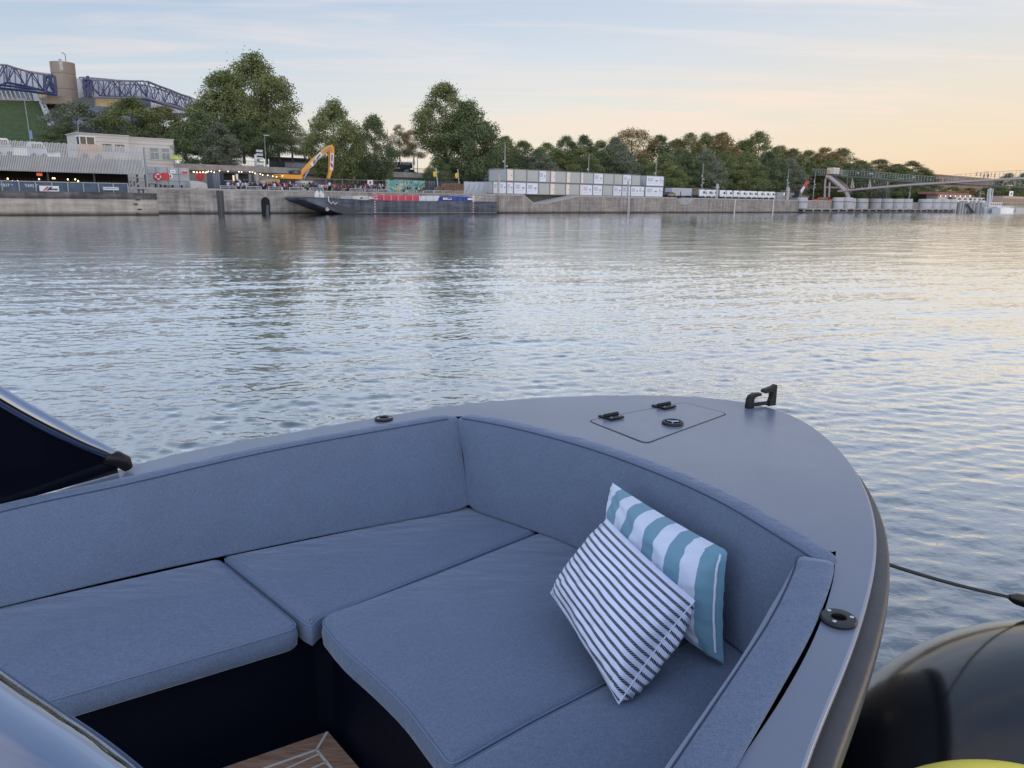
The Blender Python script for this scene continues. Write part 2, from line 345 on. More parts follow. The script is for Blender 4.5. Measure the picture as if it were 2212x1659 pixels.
# ------------------------------------------------------------------ boat (foreground)
ZD = 1.44; ZS = .95; ZT = 1.462; ZF = .46
def fabric_mat(name, dark, light):
    m, t, b = nt(name)
    tc = t.nodes.new('ShaderNodeTexCoord')
    hs = []
    for st in ((60, 600, 320), (600, 60, 320), (450, 450, 60)):
        mp = t.nodes.new('ShaderNodeMapping'); mp.inputs['Scale'].default_value = st; mp.inputs['Rotation'].default_value = (0, 0, math.radians(-50))
        lk(t, tc.outputs['Object'], mp.inputs[0]); n = t.nodes.new('ShaderNodeTexNoise'); n.inputs['Scale'].default_value = 1.; n.inputs['Detail'].default_value = 2
        lk(t, mp.outputs[0], n.inputs['Vector']); hs.append(n.outputs['Fac'])
    a = t.nodes.new('ShaderNodeMath'); a.operation = 'ADD'; lk(t, hs[0], a.inputs[0]); lk(t, hs[1], a.inputs[1])
    a2 = t.nodes.new('ShaderNodeMath'); a2.operation = 'ADD'; lk(t, a.outputs[0], a2.inputs[0]); lk(t, hs[2], a2.inputs[1])
    r = t.nodes.new('ShaderNodeMapRange'); r.inputs[1].default_value = 1.15; r.inputs[2].default_value = 1.85; lk(t, a2.outputs[0], r.inputs[0])
    big = t.nodes.new('ShaderNodeTexNoise'); big.inputs['Scale'].default_value = 5; big.inputs['Detail'].default_value = 3; lk(t, tc.outputs['Object'], big.inputs['Vector'])
    mx = t.nodes.new('ShaderNodeMix'); mx.data_type = 'RGBA'; mx.inputs[6].default_value = dark+(1,); mx.inputs[7].default_value = light+(1,); lk(t, r.outputs[0], mx.inputs[0])
    m2 = t.nodes.new('ShaderNodeMix'); m2.data_type = 'RGBA'; m2.blend_type = 'MULTIPLY'; m2.inputs[0].default_value = .35; lk(t, mx.outputs[2], m2.inputs[6]); lk(t, big.outputs['Color'], m2.inputs[7])
    br = t.nodes.new('ShaderNodeHueSaturation'); br.inputs['Value'].default_value = 1.2; lk(t, m2.outputs[2], br.inputs['Color']); 
    lk(t, mx.outputs[2], m2.inputs[6]); cb = t.nodes.new('ShaderNodeValToRGB'); cb.color_ramp.elements[0].color = (.88,.88,.88,1); cb.color_ramp.elements[1].color = (1,1,1,1); cb.color_ramp.elements[0].position=.35; cb.color_ramp.elements[1].position=.65
    lk(t, big.outputs['Fac'], cb.inputs[0]); lk(t, cb.outputs[0], m2.inputs[7]); lk(t, m2.outputs[2], b.inputs['Base Color'])
    b.inputs['Roughness'].default_value = .9; b.inputs['Sheen Weight'].default_value = .35; b.inputs['Sheen Roughness'].default_value = .4; b.inputs['Sheen Tint'].default_value = (.75,.83,1,1)
    b.inputs['Specular IOR Level'].default_value = .2
    mp = t.nodes.new('ShaderNodeMapping'); mp.inputs['Scale'].default_value = (3, 9, 5); mp.inputs['Rotation'].default_value = (0, 0, .6); lk(t, tc.outputs['Object'], mp.inputs[0])
    nb = t.nodes.new('ShaderNodeTexNoise'); nb.inputs['Scale'].default_value = 1.2; nb.inputs['Detail'].default_value = 3; lk(t, mp.outputs[0], nb.inputs['Vector'])
    b1 = t.nodes.new('ShaderNodeBump'); b1.inputs['Strength'].default_value = .5; b1.inputs['Distance'].default_value = .028; lk(t, nb.outputs['Fac'], b1.inputs['Height'])
    b2 = t.nodes.new('ShaderNodeBump'); b2.inputs['Strength'].default_value = .25; b2.inputs['Distance'].default_value = .001; lk(t, a2.outputs[0], b2.inputs['Height']); lk(t, b1.outputs[0], b2.inputs['Normal'])
    lk(t, b2.outputs[0], b.inputs['Normal'])
    return m
FAB = fabric_mat('blue_heathered_fabric', (.072, .096, .153), (.148, .187, .268))
PIPE = mat('seam_dark', (.03, .045, .09), .8, var=.05)
PIPEL = mat('seam_light', (.12, .16, .25), .8, var=.05)
DECK = mat('satin_grey_deck_paint', (.145, .163, .215), .3, var=.06, scale=1.2, spec=.6, coat=.0)
_t = DECK.node_tree; _n = _t.nodes.new('ShaderNodeTexNoise'); _n.inputs['Scale'].default_value = 7; _n.inputs['Detail'].default_value = 3; _n.inputs['Roughness'].default_value = .7
_r = _t.nodes.new('ShaderNodeMapRange'); _r.inputs[1].default_value = .35; _r.inputs[2].default_value = .7; _r.inputs[3].default_value = .26; _r.inputs[4].default_value = .34
lk(_t, _n.outputs['Fac'], _r.inputs[0]); lk(_t, _r.outputs[0], _t.nodes['Principled BSDF'].inputs['Roughness'])
HULL = mat('dark_hull_paint', (.035, .04, .055), .25, var=.08)
RUB = mat('black_rubber', (.035, .037, .042), .5, var=.2, scale=6, bump=.1, bscale=15)
BLK = mat('black_plastic', (.006, .0065, .008), .42, var=.1, scale=12, spec=.3)
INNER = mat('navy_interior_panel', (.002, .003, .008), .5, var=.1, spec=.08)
CHROME = mat('polished_steel', (.27, .31, .40), .07, 1., var=.02)
STEEL = mat('screw_steel', (.6, .62, .65), .25, 1., var=.05)
def sheer(x, y):
    a = .66*x+.75*y
    return -.024*max(0, min(3.2, 3.4-a))**2
def PS(px, py, z0):
    p = P(px, py, z0)
    for _ in range(12): p = P(px, py, z0+sheer(p.x, p.y))
    return p
boat = thing('motor_boat', 'grey open motor boat with blue cushioned bow lounge and flat satin deck', 'boat', (-.6, 1.8, 0.))
# outlines (world metres, port side -> bow -> starboard)
outer_px = [(300,1000),(560,948),(800,905),(985,875),(1200,857),(1400,853),(1510,856),(1600,865),(1680,880),(1755,920),(1830,990),(1878,1080),(1893,1170),(1880,1258),(1853,1352),(1803,1489),(1757,1575),(1715,1659)]
opts = [PS(a, b, ZD) for a, b in outer_px]
opts = [Vector((-3.9,-.2,ZD)), Vector((-3.55,1.1,ZD)), Vector((-2.7,2.3,ZD))]+opts+[Vector((.38,.98,ZD)), Vector((.02,.40,ZD)), Vector((-.4,-.3,ZD)), Vector((-.85,-1.1,ZD))]
outer = [Vector((p.x, p.y)) for p in crom(opts, 10)]
def even(pts, n):
    L = [0]
    for i in range(1, len(pts)): L.append(L[-1]+(pts[i]-pts[i-1]).length)
    out = []; j = 0
    for k in range(n):
        d = L[-1]*k/(n-1)
        while j < len(L)-2 and L[j+1] < d: j += 1
        out.append(pts[j].lerp(pts[j+1], min(1, max(0, (d-L[j])/max(1e-9, L[j+1]-L[j])))))
    return out
outer = even(outer, 170)
# smooth the outline a little
for _ in range(14): outer = [outer[0]]+[(outer[i-1]+outer[i]*2+outer[i+1])/4 for i in range(1, len(outer)-1)]+[outer[-1]]
# backrest rails
Lti = [PS(a, b, ZT) for a, b in [(0,1100),(270,1041),(600,966),(990,896)]]
Lti = [Lti[0]+Vector((-1.35,-1.15,-.17)), Lti[0]+Vector((-.7,-.52,-.08))]+Lti
Lbi = [P(a, b, ZS) for a, b in [(0,1317),(270,1252),(476,1207),(740,1153),(1017,1102)]]
Lbi = [Lbi[0]+Vector((-1.35,-1.15,0)), Lbi[0]+Vector((-.7,-.52,0))]+Lbi
Fti = [PS(a, b, ZT) for a, b in [(985,897),(1100,918),(1250,957),(1400,1009),(1550,1075),(1700,1163),(1778,1213)]]
Fbi = [P(a, b, ZS) for a, b in [(1013,1103),(1158,1153),(1260,1195),(1400,1270),(1510,1345),(1620,1428),(1690,1482)]]
Rti = [PS(a, b, ZT) for a, b in [(1728,1187),(1712,1240),(1668,1330),(1597,1440),(1450,1659)]]
Rti.append(Rti[-1]+(Rti[-1]-Rti[-2])*1.0); Rti.append(Rti[-1]+(Rti[-1]-Rti[-2])*.9)
Rbi = [P(a, b, ZS) for a, b in [(1622,1429),(1560,1505),(1500,1590),(1450,1659)]]
Rbi.append(Rbi[-1]+(Rbi[-1]-Rbi[-2])*2.0); Rbi.append(Rbi[-1]+(Rbi[-1]-Rbi[-2])*1.5)
def resample(pts, n):
    c = crom(pts, 12); L = [0]
    for i in range(1, len(c)): L.append(L[-1]+(c[i]-c[i-1]).length)
    out = []; j = 0
    for k in range(n):
        d = L[-1]*k/(n-1)
        while j < len(L)-2 and L[j+1] < d: j += 1
        f = (d-L[j])/max(1e-9, L[j+1]-L[j]); out.append(c[j].lerp(c[j+1], min(1, max(0, f))))
    return out
def backrest(ti, bi, th, side, n=60, r=.028, zb=ZS+.006):
    T = resample(ti, n); B = resample(bi, n); mb = MB(); secs = []; seam = []; seam2 = []
    for i in range(n):
        d = (T[min(i+1,n-1)]-T[max(i-1,0)]); d.z = 0; d.normalize(); nv = Vector((-d.y, d.x, 0))*side      # outward
        ti_, bi_ = T[i].copy(), B[i].copy(); bi_.z = zb
        k = min(i, n-1-i); ins = [.022, .006, 0][min(k, 2)]
        to = ti_+nv*th; bo = bi_+nv*th
        quad = [bi_, ti_, to, bo]; cc = sum(quad, Vector())/4
        sec = []
        for q in range(4):
            p = quad[q]; a = quad[q-1]; b2 = quad[(q+1) % 4]; da = (a-p).normalized(); db = (b2-p).normalized(); rr = r if q in (1, 2) else .012
            for j in range(5):
                tt = j/4; v = (p+da*rr)*(1-tt)**2+p*2*tt*(1-tt)+(p+db*rr)*tt*tt
                v = v+(cc-v).normalized()*ins; sec.append(v)
            if q == 0:
                for tt in (.2, .4, .6, .8):                  # slight puff of the front face
                    v = bi_.lerp(ti_, tt)-nv*.012*math.sin(PI*tt)*(1 if k > 3 else k/4); sec.append(v+(cc-v).normalized()*ins)
        if k >= 1: seam.append(ti_+(bi_-ti_).normalized()*.012+nv*.004-nv*.004); seam2.append(to+(bo-to).normalized()*.006)
        secs.append(sec)
    m = len(secs[0]); vs = [v for s_ in secs for v in s_]
    fs = [(i*m+k, i*m+(k+1)%m, (i+1)*m+(k+1)%m, (i+1)*m+k) for i in range(n-1) for k in range(m)]
    mb.add(vs, fs+[tuple(range(m))[::-1], tuple(range((n-1)*m, n*m))])
    return mb, seam, seam2
def add_back(ti, bi, th, side, label):
    mb, seam, seam2 = backrest(ti, bi, th, side)
    base = tuple(resample(bi, 3)[1])
    t_ = thing('backrest_cushion', label, 'cushion', base, group='backrest cushions round the bow lounge')
    mb.build('cover', FAB, t_, smooth=True, angle=60)
    q = MB(); q.tube(seam, .0028, 5); q.build('piping', PIPE, t_, smooth=True)
    return t_
add_back(Lti, Lbi, .085, 1, 'long blue port backrest cushion running from windscreen to bow corner')
add_back(Fti, Fbi, .095, 1, 'curved blue backrest cushion across the bow behind the striped pillows')
add_back(Rti, Rbi, .122, 1, 'blue backrest cushion on the right beside the narrow side deck')
# deck sheet with the cockpit opening
Lto = [p+Vector((-(d.y), d.x, 0))*.10 for p, d in zip(resample(Lti, 40), [((resample(Lti, 40)[min(i+1,39)]-resample(Lti, 40)[max(0,i-1)]).normalized()) for i in range(40)])]
FtR = resample(Fti, 30); Fto = []
for i in range(30):
    d = (FtR[min(i+1,29)]-FtR[max(0,i-1)]).normalized(); Fto.append(FtR[i]+Vector((-d.y, d.x, 0))*.105)
rimpx = [PS(a, b, ZD) for a, b in [(1806,1190),(1798,1262),(1762,1370),(1694,1500),(1588,1659)]]
rimpx += [rimpx[-1]+(rimpx[-1]-rimpx[-2])*1.0, rimpx[-1]+(rimpx[-1]-rimpx[-2])*2.2+Vector((-.05,0,0))]
rim = resample(rimpx, 40)
inner = [Vector(p[:2]) for p in Lto[:-1]]+[Vector(p[:2]) for p in Fto[1:-1]]+[Vector(p[:2]) for p in rim]
def loopgap(o, i):
    """ring between the open outlines, closed astern"""
    bm = bmesh.new(); vo = [bm.verts.new((p.x, p.y, ZD)) for p in o]; vi = [bm.verts.new((p.x, p.y, ZD)) for p in i]
    for L_ in (vo, vi):
        for k in range(len(L_)-1): bm.edges.new((L_[k], L_[k+1]))
    bm.edges.new((vo[0], vi[0])); bm.edges.new((vo[-1], vi[-1]))
    bmesh.ops.triangle_fill(bm, edges=bm.edges[:], use_beauty=True)
    for a_ in [3.4-.12*k for k in range(28)]: bmesh.ops.bisect_plane(bm, geom=bm.verts[:]+bm.edges[:]+bm.faces[:], plane_co=Vector((.66, .75, 0))*(a_/(.66**2+.75**2)), plane_no=(.66, .75, 0))
    for v in bm.verts: v.co.z = ZD+sheer(v.co.x, v.co.y)
    vs = [v.co[:] for v in bm.verts]; bm.verts.index_update(); fs = [tuple(v.index for v in f.verts) for f in bm.faces]; bm.free(); return vs, fs
dk = MB(); dk.add(*loopgap(outer, inner)); 
dobj = dk.build('deck', DECK, boat, smooth=True)
# hull skin swept along the outline: profile (outward, z)
def sweep(path, prof, side=1, closed=False):
    mb = MB(); n = len(path); m = len(prof); vs = []
    for o_, zz_ in prof:
        q = offset_poly(path, o_*side, closed); vs.append([(p.x, p.y, zz_+(sheer(p.x, p.y) if zz_ > ZS+.2 else 0)) for p in q])
    flat = [vs[j][i] for i in range(n) for j in range(m)]
    fs = [(i*m+j, i*m+j+1, (i+1)*m+j+1, (i+1)*m+j) for i in range(n-1) for j in range(m-1)]
    return mb.add(flat, fs)
S_ = 1          # outline runs port -> bow -> starboard, outward is to the left
sweep(outer, [(0,ZD),(.006,ZD-.002),(.009,ZD-.006),(.010,ZD-.016)], S_).build('deck_edge', mat('deck_edge_paint', (.2,.22,.27), .35, var=.05), boat, smooth=True, angle=60)
sweep(outer, [(.010,ZD-.016),(.002,ZD-.018),(.002,ZD-.045),(.012,ZD-.052)], S_).build('shadow_groove', BLK, boat)
sweep(outer, [(.012,ZD-.052),(.048,ZD-.057),(.058,ZD-.068),(.062,ZD-.10),(.056,ZD-.145),(.03,ZD-.16),(.0,ZD-.161)], S_).build('rub_rail', RUB, boat, smooth=True, angle=50)
sweep(outer, [(.0,ZD-.161),(-.03,ZD-.45),(-.12,.45),(-.3,.0),(-.5,-.3)], S_).build('hull', HULL, boat, smooth=True, angle=60)
# inner liner
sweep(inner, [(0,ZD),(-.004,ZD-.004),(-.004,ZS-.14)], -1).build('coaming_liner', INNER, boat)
# seat cushions
def cushion(poly, z0, z1_, label, rc=.03, seam=True, dome=.012):
    if area(poly) < 0: poly = poly[::-1]
    mb = MB(); n = len(poly)
    rings = [(.012,z0),(.0,z0+.012),(-.004,(z0+z1_)/2),(.0,z1_-.03),(.004,z1_-.016),(.012,z1_-.006),(.022,z1_)]
    vs = []
    for ins, zz_ in rings: vs += [(p.x, p.y, zz_) for p in offset_poly(poly, ins)]
    fs = []
    for i in range(len(rings)-1): fs += [(i*n+k, i*n+(k+1)%n, (i+1)*n+(k+1)%n, (i+1)*n+k) for k in range(n)]
    mb.add(vs, fs+[tuple(range(n))[::-1]])
    bm = bmesh.new(); vv = [bm.verts.new(v) for v in vs[-n:]]; ee = [bm.edges.new((vv[k], vv[(k+1)%n])) for k in range(n)]
    bmesh.ops.triangle_fill(bm, edges=ee, use_beauty=True); bm.verts.index_update()
    lo = (len(rings)-1)*n
    for f in bm.faces: mb.f.append([lo+v.index for v in f.verts]); mb.m.append(0)
    bm.free()
    c = sum((Vector(p) for p in poly), Vector((0,0)))/n
    t_ = thing('seat_cushion', label, 'cushion', (c.x, c.y, z0), group='seat cushions of the bow lounge')
    mb.build('cover', FAB, t_, smooth=True, angle=70)
    pl = offset_poly(poly, .003); q = MB(); pp = [Vector((p.x, p.y, z1_-.012)) for p in pl]; q.tube(pp+[pp[0]], .0032, 5, cap=False); q.build('piping', PIPEL, t_, smooth=True)
    return t_
def pl(px, z=ZS): return [Vector(P(a, b, z)[:2]) for a, b in px]
sA = pl([(0,1308),(472,1203),(652,1350),(100,1510)])
dA = (sA[0]-sA[1]).normalized(); dB = (sA[3]-sA[2]).normalized()
polyA = round_poly([sA[0]+dA*1.5, sA[1], sA[2], sA[3]+dB*1.3], [.04,.04,.07,.04])
ZC = ZS-.105
cushion(polyA, ZC, ZS, 'left blue seat cushion running back under the windscreen on the port side')
sB = pl([(482,1209),(740,1153),(1010,1106),(1154,1156),(690,1336),(657,1340)])
polyB = round_poly([sB[0]+Vector((.003,0)), sB[1], sB[2], sB[3], sB[4]+Vector((-.005,.0)), sB[4]+Vector((-.02,-.05)), sB[5]+Vector((0,-.05))], [.03,.3,.02,.02,.01,.03,.03])
polyB = round_poly(pl([(478,1201),(1010,1092),(1162,1145),(690,1331),(674,1350),(657,1343)]), [.04,.03,.03,.03,.03,.03])
cushion(polyB, ZC, ZS+.002, 'wedge shaped blue seat cushion in the port corner of the bow')
# bow cushion, curved front edge
cf = resample([P(a, b, ZS) for a, b in [(694,1345),(740,1400),(805,1457),(870,1520),(925,1590),(972,1652)]], 14)
sC = [Vector(P(a, b, ZS)[:2]) for a, b in [(700,1328),(930,1243),(1168,1148)]]
sC2 = [Vector(P(a, b, ZS)[:2]) for a, b in [(1275,1190),(1412,1262),(1525,1343)]]
seamCD = [Vector(P(a, b, ZS)[:2]) for a, b in [(1515,1365),(1300,1476),(1150,1553),(978,1650)]]
polyC = [Vector(p[:2]) for p in cf[::-1]]+sC+sC2+[Vector(P(1515,1352,ZS)[:2])+Vector((.01,-.03))]+seamCD[1:3]
polyC = round_poly(polyC, [.06]+[.005]*12+[.06,.04,.04,.02,.02,.02,.02,.02,.02,.02][:len(polyC)-13], 3)
cushion(polyC, ZC, ZS+.004, 'large blue seat cushion with a curved front edge filling the bow')
d_in = Vector((-.006, -.012))
polyD = [Vector(P(1530,1343,ZS)[:2])+Vector((.008,-.035)), Vector(P(1652,1402,ZS)[:2])]+[Vector(p[:2]) +Vector((.02,-.012)) for p in resample(Rbi, 12)[1:8]]
endp = polyD[-1]; aft = Vector((.02, 1.35))
e0 = Vector(P(978,1650,ZS)[:2])+d_in
polyD = polyD+[Vector((-.02,1.25)), Vector((-.28,1.55)), e0+Vector((-.05,-.12)), e0]+[p+d_in for p in (seamCD[2], seamCD[1])]
polyD = round_poly(polyD, .04, 4)
cushion(polyD, ZC, ZS, 'blue seat cushion on the starboard side in front of the right backrest')
# bases below the cushions
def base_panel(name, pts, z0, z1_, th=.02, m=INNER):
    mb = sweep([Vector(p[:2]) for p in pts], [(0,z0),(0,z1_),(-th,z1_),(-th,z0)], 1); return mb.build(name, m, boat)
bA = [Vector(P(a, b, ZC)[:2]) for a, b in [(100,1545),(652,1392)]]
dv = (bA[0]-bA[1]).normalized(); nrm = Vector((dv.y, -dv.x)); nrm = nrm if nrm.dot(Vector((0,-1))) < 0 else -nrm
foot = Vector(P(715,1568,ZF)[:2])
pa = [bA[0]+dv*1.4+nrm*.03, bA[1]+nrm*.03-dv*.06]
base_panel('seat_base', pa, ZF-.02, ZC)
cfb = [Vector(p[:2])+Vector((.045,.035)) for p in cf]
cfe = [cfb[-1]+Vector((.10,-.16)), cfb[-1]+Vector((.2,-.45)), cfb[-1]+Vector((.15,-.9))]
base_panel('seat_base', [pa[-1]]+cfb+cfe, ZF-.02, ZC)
mb = MB(); mb.tube([Vector((p.x,p.y,ZC-.015)) for p in [v+Vector((-.012,-.012)) for v in cfb]], .011, 8); mb.build('base_edge_trim', BLK, boat, smooth=True)
mb = MB()
for a, b in [(503,1413),(500,1436)][:0]: pass
def on_panel(px, py):               # point on the port base panel (vertical plane through pa)
    d = ray(px, py); a, b = pa; nn = Vector((-(b-a).y, (b-a).x)); t_ = (a.dot(nn))/(d[0]*nn.x+d[1]*nn.y); return Vector((d[0]*t_, d[1]*t_, H+d[2]*t_)), nn.normalized()
for px, py, r_ in ((533,1811,.006),(535,1837,.006),(563,1618,.009)):
    p, nn = on_panel(px*.8848, py*.8848); s_ = MB(); s_.ball(p+Vector((nn.x,nn.y,0))*(-.006 if nn.y > 0 else .006), r_, 6); s_.build('screw', STEEL, boat, smooth=True)
# floor
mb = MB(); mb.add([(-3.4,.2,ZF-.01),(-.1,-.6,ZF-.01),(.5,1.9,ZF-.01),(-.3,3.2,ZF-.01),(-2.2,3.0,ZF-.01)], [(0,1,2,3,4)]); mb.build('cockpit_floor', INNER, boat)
def teak_mat():
    m, t, b = nt('teak_decking'); tc = t.nodes.new('ShaderNodeTexCoord'); mp = t.nodes.new('ShaderNodeMapping'); mp.inputs['Scale'].default_value = (6, 60, 6); mp.inputs['Rotation'].default_value = (0, 0, math.radians(-33))
    lk(t, tc.outputs['Object'], mp.inputs[0]); n = t.nodes.new('ShaderNodeTexNoise'); n.inputs['Scale'].default_value = 2; n.inputs['Detail'].default_value = 6; lk(t, mp.outputs[0], n.inputs['Vector'])
    r = t.nodes.new('ShaderNodeValToRGB'); r.color_ramp.elements[0].color = (.14,.08,.052,1); r.color_ramp.elements[1].color = (.30,.185,.125,1); r.color_ramp.elements[0].position = .3; r.color_ramp.elements[1].position = .7
    lk(t, n.outputs['Fac'], r.inputs[0]); lk(t, r.outputs[0], b.inputs['Base Color']); b.inputs['Roughness'].default_value = .65; return m
TEAK = teak_mat(); CAULK = mat('pale_caulking', (.42,.42,.38), .7)
ap = Vector(P(708,1580,ZF+.012)[:2]); e1 = (Vector(P(480,1659,ZF+.012)[:2])-ap).normalized(); e2 = (Vector(P(776,1659,ZF+.012)[:2])-ap).normalized()
tp = [ap, ap+e1*1.6, ap+e1*1.6+e2*1.5, ap+e2*1.5]
mb = MB(); mb.prism([(p.x, p.y) for p in tp], ZF-.009, ZF+.012); teak = mb.build('teak_panel', TEAK, boat)
cl_ = MB()
def strip(a, b, wd=.005):
    d = (b-a).normalized(); n_ = Vector((-d.y, d.x))*wd; cl_.prism([(q.x, q.y) for q in (a-n_, b-n_, b+n_, a+n_)], ZF+.0125, ZF+.0142)
c1_ = ap+e1*.085+e2*.085
strip(ap+(e1+e2)*.003, c1_); strip(c1_, c1_+e1*1.4); strip(c1_, c1_+e2*1.3)
k = 1
fan = (e1*1.0+e2*.12).normalized()
while k < 14:
    st = c1_+e2*(.058*k-.03); strip(st, st+fan*1.35, .0035); k += 1
cl_.build('caulking_lines', CAULK, boat)
# foredeck hatch
hp = [Vector(P(a, b, ZD)[:2]) for a, b in [(1268,909),(1478,869),(1574,894),(1396,959)]]
if area(hp) < 0: hp = hp[::-1]
hr = [.09,.06,.02,.02]
h0 = round_poly(hp, [.05]*4, 6)
mb = MB(); mb.prism([tuple(p) for p in h0], ZD+.0002, ZD+.0012); mb.build('hatch_seal', BLK, boat)
mb = MB(); mb.prism([tuple(p) for p in offset_poly(h0, .0085)], ZD+.0002, ZD+.0018); hatch = mb.build('locker_hatch', DECK, boat)
hd = Vector(P(1434,880,ZD)[:2])-Vector(P(1320,903,ZD)[:2]); hd.normalize(); hn = Vector((-hd.y, hd.x))
def obox(mb, c, dx, dy, sx, sy, z0, z1_, mi=0):
    mb.prism([tuple(c+dx*a*sx+dy*b*sy) for a, b in ((-.5,-.5),(.5,-.5),(.5,.5),(-.5,.5))], z0, z1_, mi)
for px, py in ((1320,903),(1434,880)):
    c = Vector(P(px, py, ZD)[:2]); h = MB(); obox(h, c+hn*.028, hd, hn, .10, .05, ZD+.001, ZD+.012); obox(h, c-hn*.028, hd, hn, .10, .05, ZD+.005, ZD+.016)
    h.bar((*(c-hd*.05), ZD+.02), (*(c+hd*.05), ZD+.02), .011, 10); hg = h.build('hinge', BLK, hatch, bevel=.003, smooth=True)
    for a in (-.03, .03):
        for b_ in (-.034, .034): s_ = MB(); q = c+hd*a+hn*b_; s_.lathe((q.x, q.y, ZD+.0125), [(.006,0),(.006,.004),(.003,.0055)], 10); s_.build('hinge_screw', STEEL, boat)
c = P(1453,915,ZD+.004); h = MB(); h.lathe(c, [(.058,0),(.058,.007),(.053,.014),(.042,.014),(.04,.006),(.039,.0)], 32); h.build('latch_ring', BLK, hatch, smooth=True)
h = MB(); h.lathe(c, [(.0385,.001),(.0385,.004),(.03,.006)], 24); h.build('latch_cup', BLK, hatch, smooth=True)
h = MB()
for a in (.3, .3+2*PI/3, .3+4*PI/3): h.tube([(c.x, c.y, c.z+.010), (c.x+.016*math.cos(a), c.y+.016*math.sin(a), c.z+.012), (c.x+.038*math.cos(a), c.y+.038*math.sin(a), c.z+.008)], [.009,.006,.005], 8)
h.build('latch_handle', CHROME, hatch, smooth=True)
# bow mooring bracket: two hooked horns on a bar
b0 = P(1622,881,ZD); b1 = P(1662,876,ZD); bd = (b1-b0); L_ = bd.length; bd.normalize(); bn = Vector((-bd.y, bd.x, 0))
br = MB()
def plate(pts, cx_, th, ax, mb):
    n = len(pts); vs = []
    for sgn in (-.5, .5):
        for a, zz_ in pts: q = cx_+ax*a+(bn if ax == bd else bd)*th*sgn; vs.append((q.x, q.y, ZD+zz_*.88))
    mb.add(vs, [(k_, (k_+1)%n, n+(k_+1)%n, n+k_) for k_ in range(n)]+[tuple(range(n))[::-1], tuple(range(n, 2*n))])
plate([(-.035,.001),(.012,.001),(.008,.03),(.008,.06),(.02,.075),(.06,.08),(.06,.098),(.01,.098),(-.02,.085),(-.03,.06)], b0, .035, bd, br)
plate([(.035,.001),(-.02,.001),(-.008,.03),(.0,.06),(-.0,.095),(-.05,.092),(-.065,.10),(-.06,.118),(.0,.13),(.028,.145),(.034,.14)], b1, .035, bd, br)
br.bar(b0+Vector((0,0,.018)), b1+Vector((0,0,.018)), .012, 8)
br.build('mooring_bracket', BLK, boat, bevel=.004, smooth=True)
# deck sockets
def socket(px, py, R_=.052):
    c = PS(px, py, ZD+.001); h = MB(); h.lathe(c, [(R_,0),(R_+.001,.006),(R_-.004,.012),(.024,.013),(.0215,.010),(.0205,-.0005)], 40)
    o = h.build('rod_socket', mat('matt_black_ring', (.010,.011,.014), .4, var=.1, scale=20, spec=.35), boat, smooth=True, angle=20)
    s_ = MB(); s_.lathe((c.x, c.y, c.z+.002), [(.0203,0),(.0203,.0012)], 24); s_.build('socket_hole', mat('deep_black', (.001,.001,.0012), .9, var=0, spec=.1), o)
    for a in (2.0, -.1, 4.0):
        q = MB(); x_, y_ = c.x+.037*math.cos(a), c.y+.037*math.sin(a); q.lathe((x_, y_, c.z+.0125), [(.0062,0),(.0062,.0015),(.005,.0025),(.002,.0022),(.0018,.001)], 14); q.build('socket_screw', STEEL, o, smooth=True)
socket(1811, 1340); socket(829, 906, .05)
# windscreen side: tinted panel and polished tube with rubber foot
f0 = PS(258,1019,ZD+.01); g0 = PS(0,1092,ZD+.01); dd = (f0-g0); dd.z = 0; dd.normalize()
def onv(px, py):                 # vertical plane through f0,g0
    d = ray(px, py); a = Vector(f0[:2]); nn = Vector((-dd.y, dd.x)); t_ = a.dot(nn)/(d[0]*nn.x+d[1]*nn.y); return Vector((d[0]*t_, d[1]*t_, H+d[2]*t_))
top = [onv(a, b) for a, b in [(252,992),(225,977),(170,953),(100,917),(40,884),(-30,842),(-120,790)]]
TINT = mat('black_tinted_glass', (.003,.004,.008), .08, var=.0, spec=.35)
mb = MB(); nn3 = Vector((-dd.y, dd.x, 0)); fl = [Vector((p.x, p.y, ZD+.006+sheer(p.x, p.y))) for p in top]
vs = [p for p in top]+fl+[p+nn3*.012 for p in top]+[p+nn3*.012 for p in fl]; n = len(top)
mb.add(vs, [(i, i+1, n+i+1, n+i) for i in range(n-1)]+[(2*n+i, 2*n+i+1, 3*n+i+1, 3*n+i) for i in range(n-1)]+[(0, n, 3*n, 2*n)])
ws = mb.build('windscreen', TINT, boat)
tt = crom(top, 5); mb = MB(); mb.tube([p+nn3*.006+Vector((0,0,.004)) for p in tt], [.024+.016*min(1, i/14) for i in range(len(tt))], 18); mb.build('screen_rail', CHROME, ws, smooth=True)
mb = MB(); e = top[0]; mb.tube([e-dd*.05+Vector((0,0,.018)), e+Vector((0,0,.004)), e+dd*.03-Vector((0,0,.022)), e+dd*.045-Vector((0,0,.055))], [.031,.036,.036,.022], 14); mb.build('rail_end_cap', BLK, ws, smooth=True)
# near polished rail, starboard end of the windscreen frame
def R3(px, py, dist): d = Vector(ray(px, py)); d = d/d.length; return Vector((0, 0, H))+d*dist
nr = [R3(-450,1350,1.35), R3(-235,1505,1.22), R3(-60,1638,1.12), R3(105,1762,1.04), R3(225,1875,1.0), R3(345,2025,1.0)]
mb = MB(); mb.tube(crom(nr, 8), .083, 40); mb.build('near_screen_rail', CHROME, boat, smooth=True)
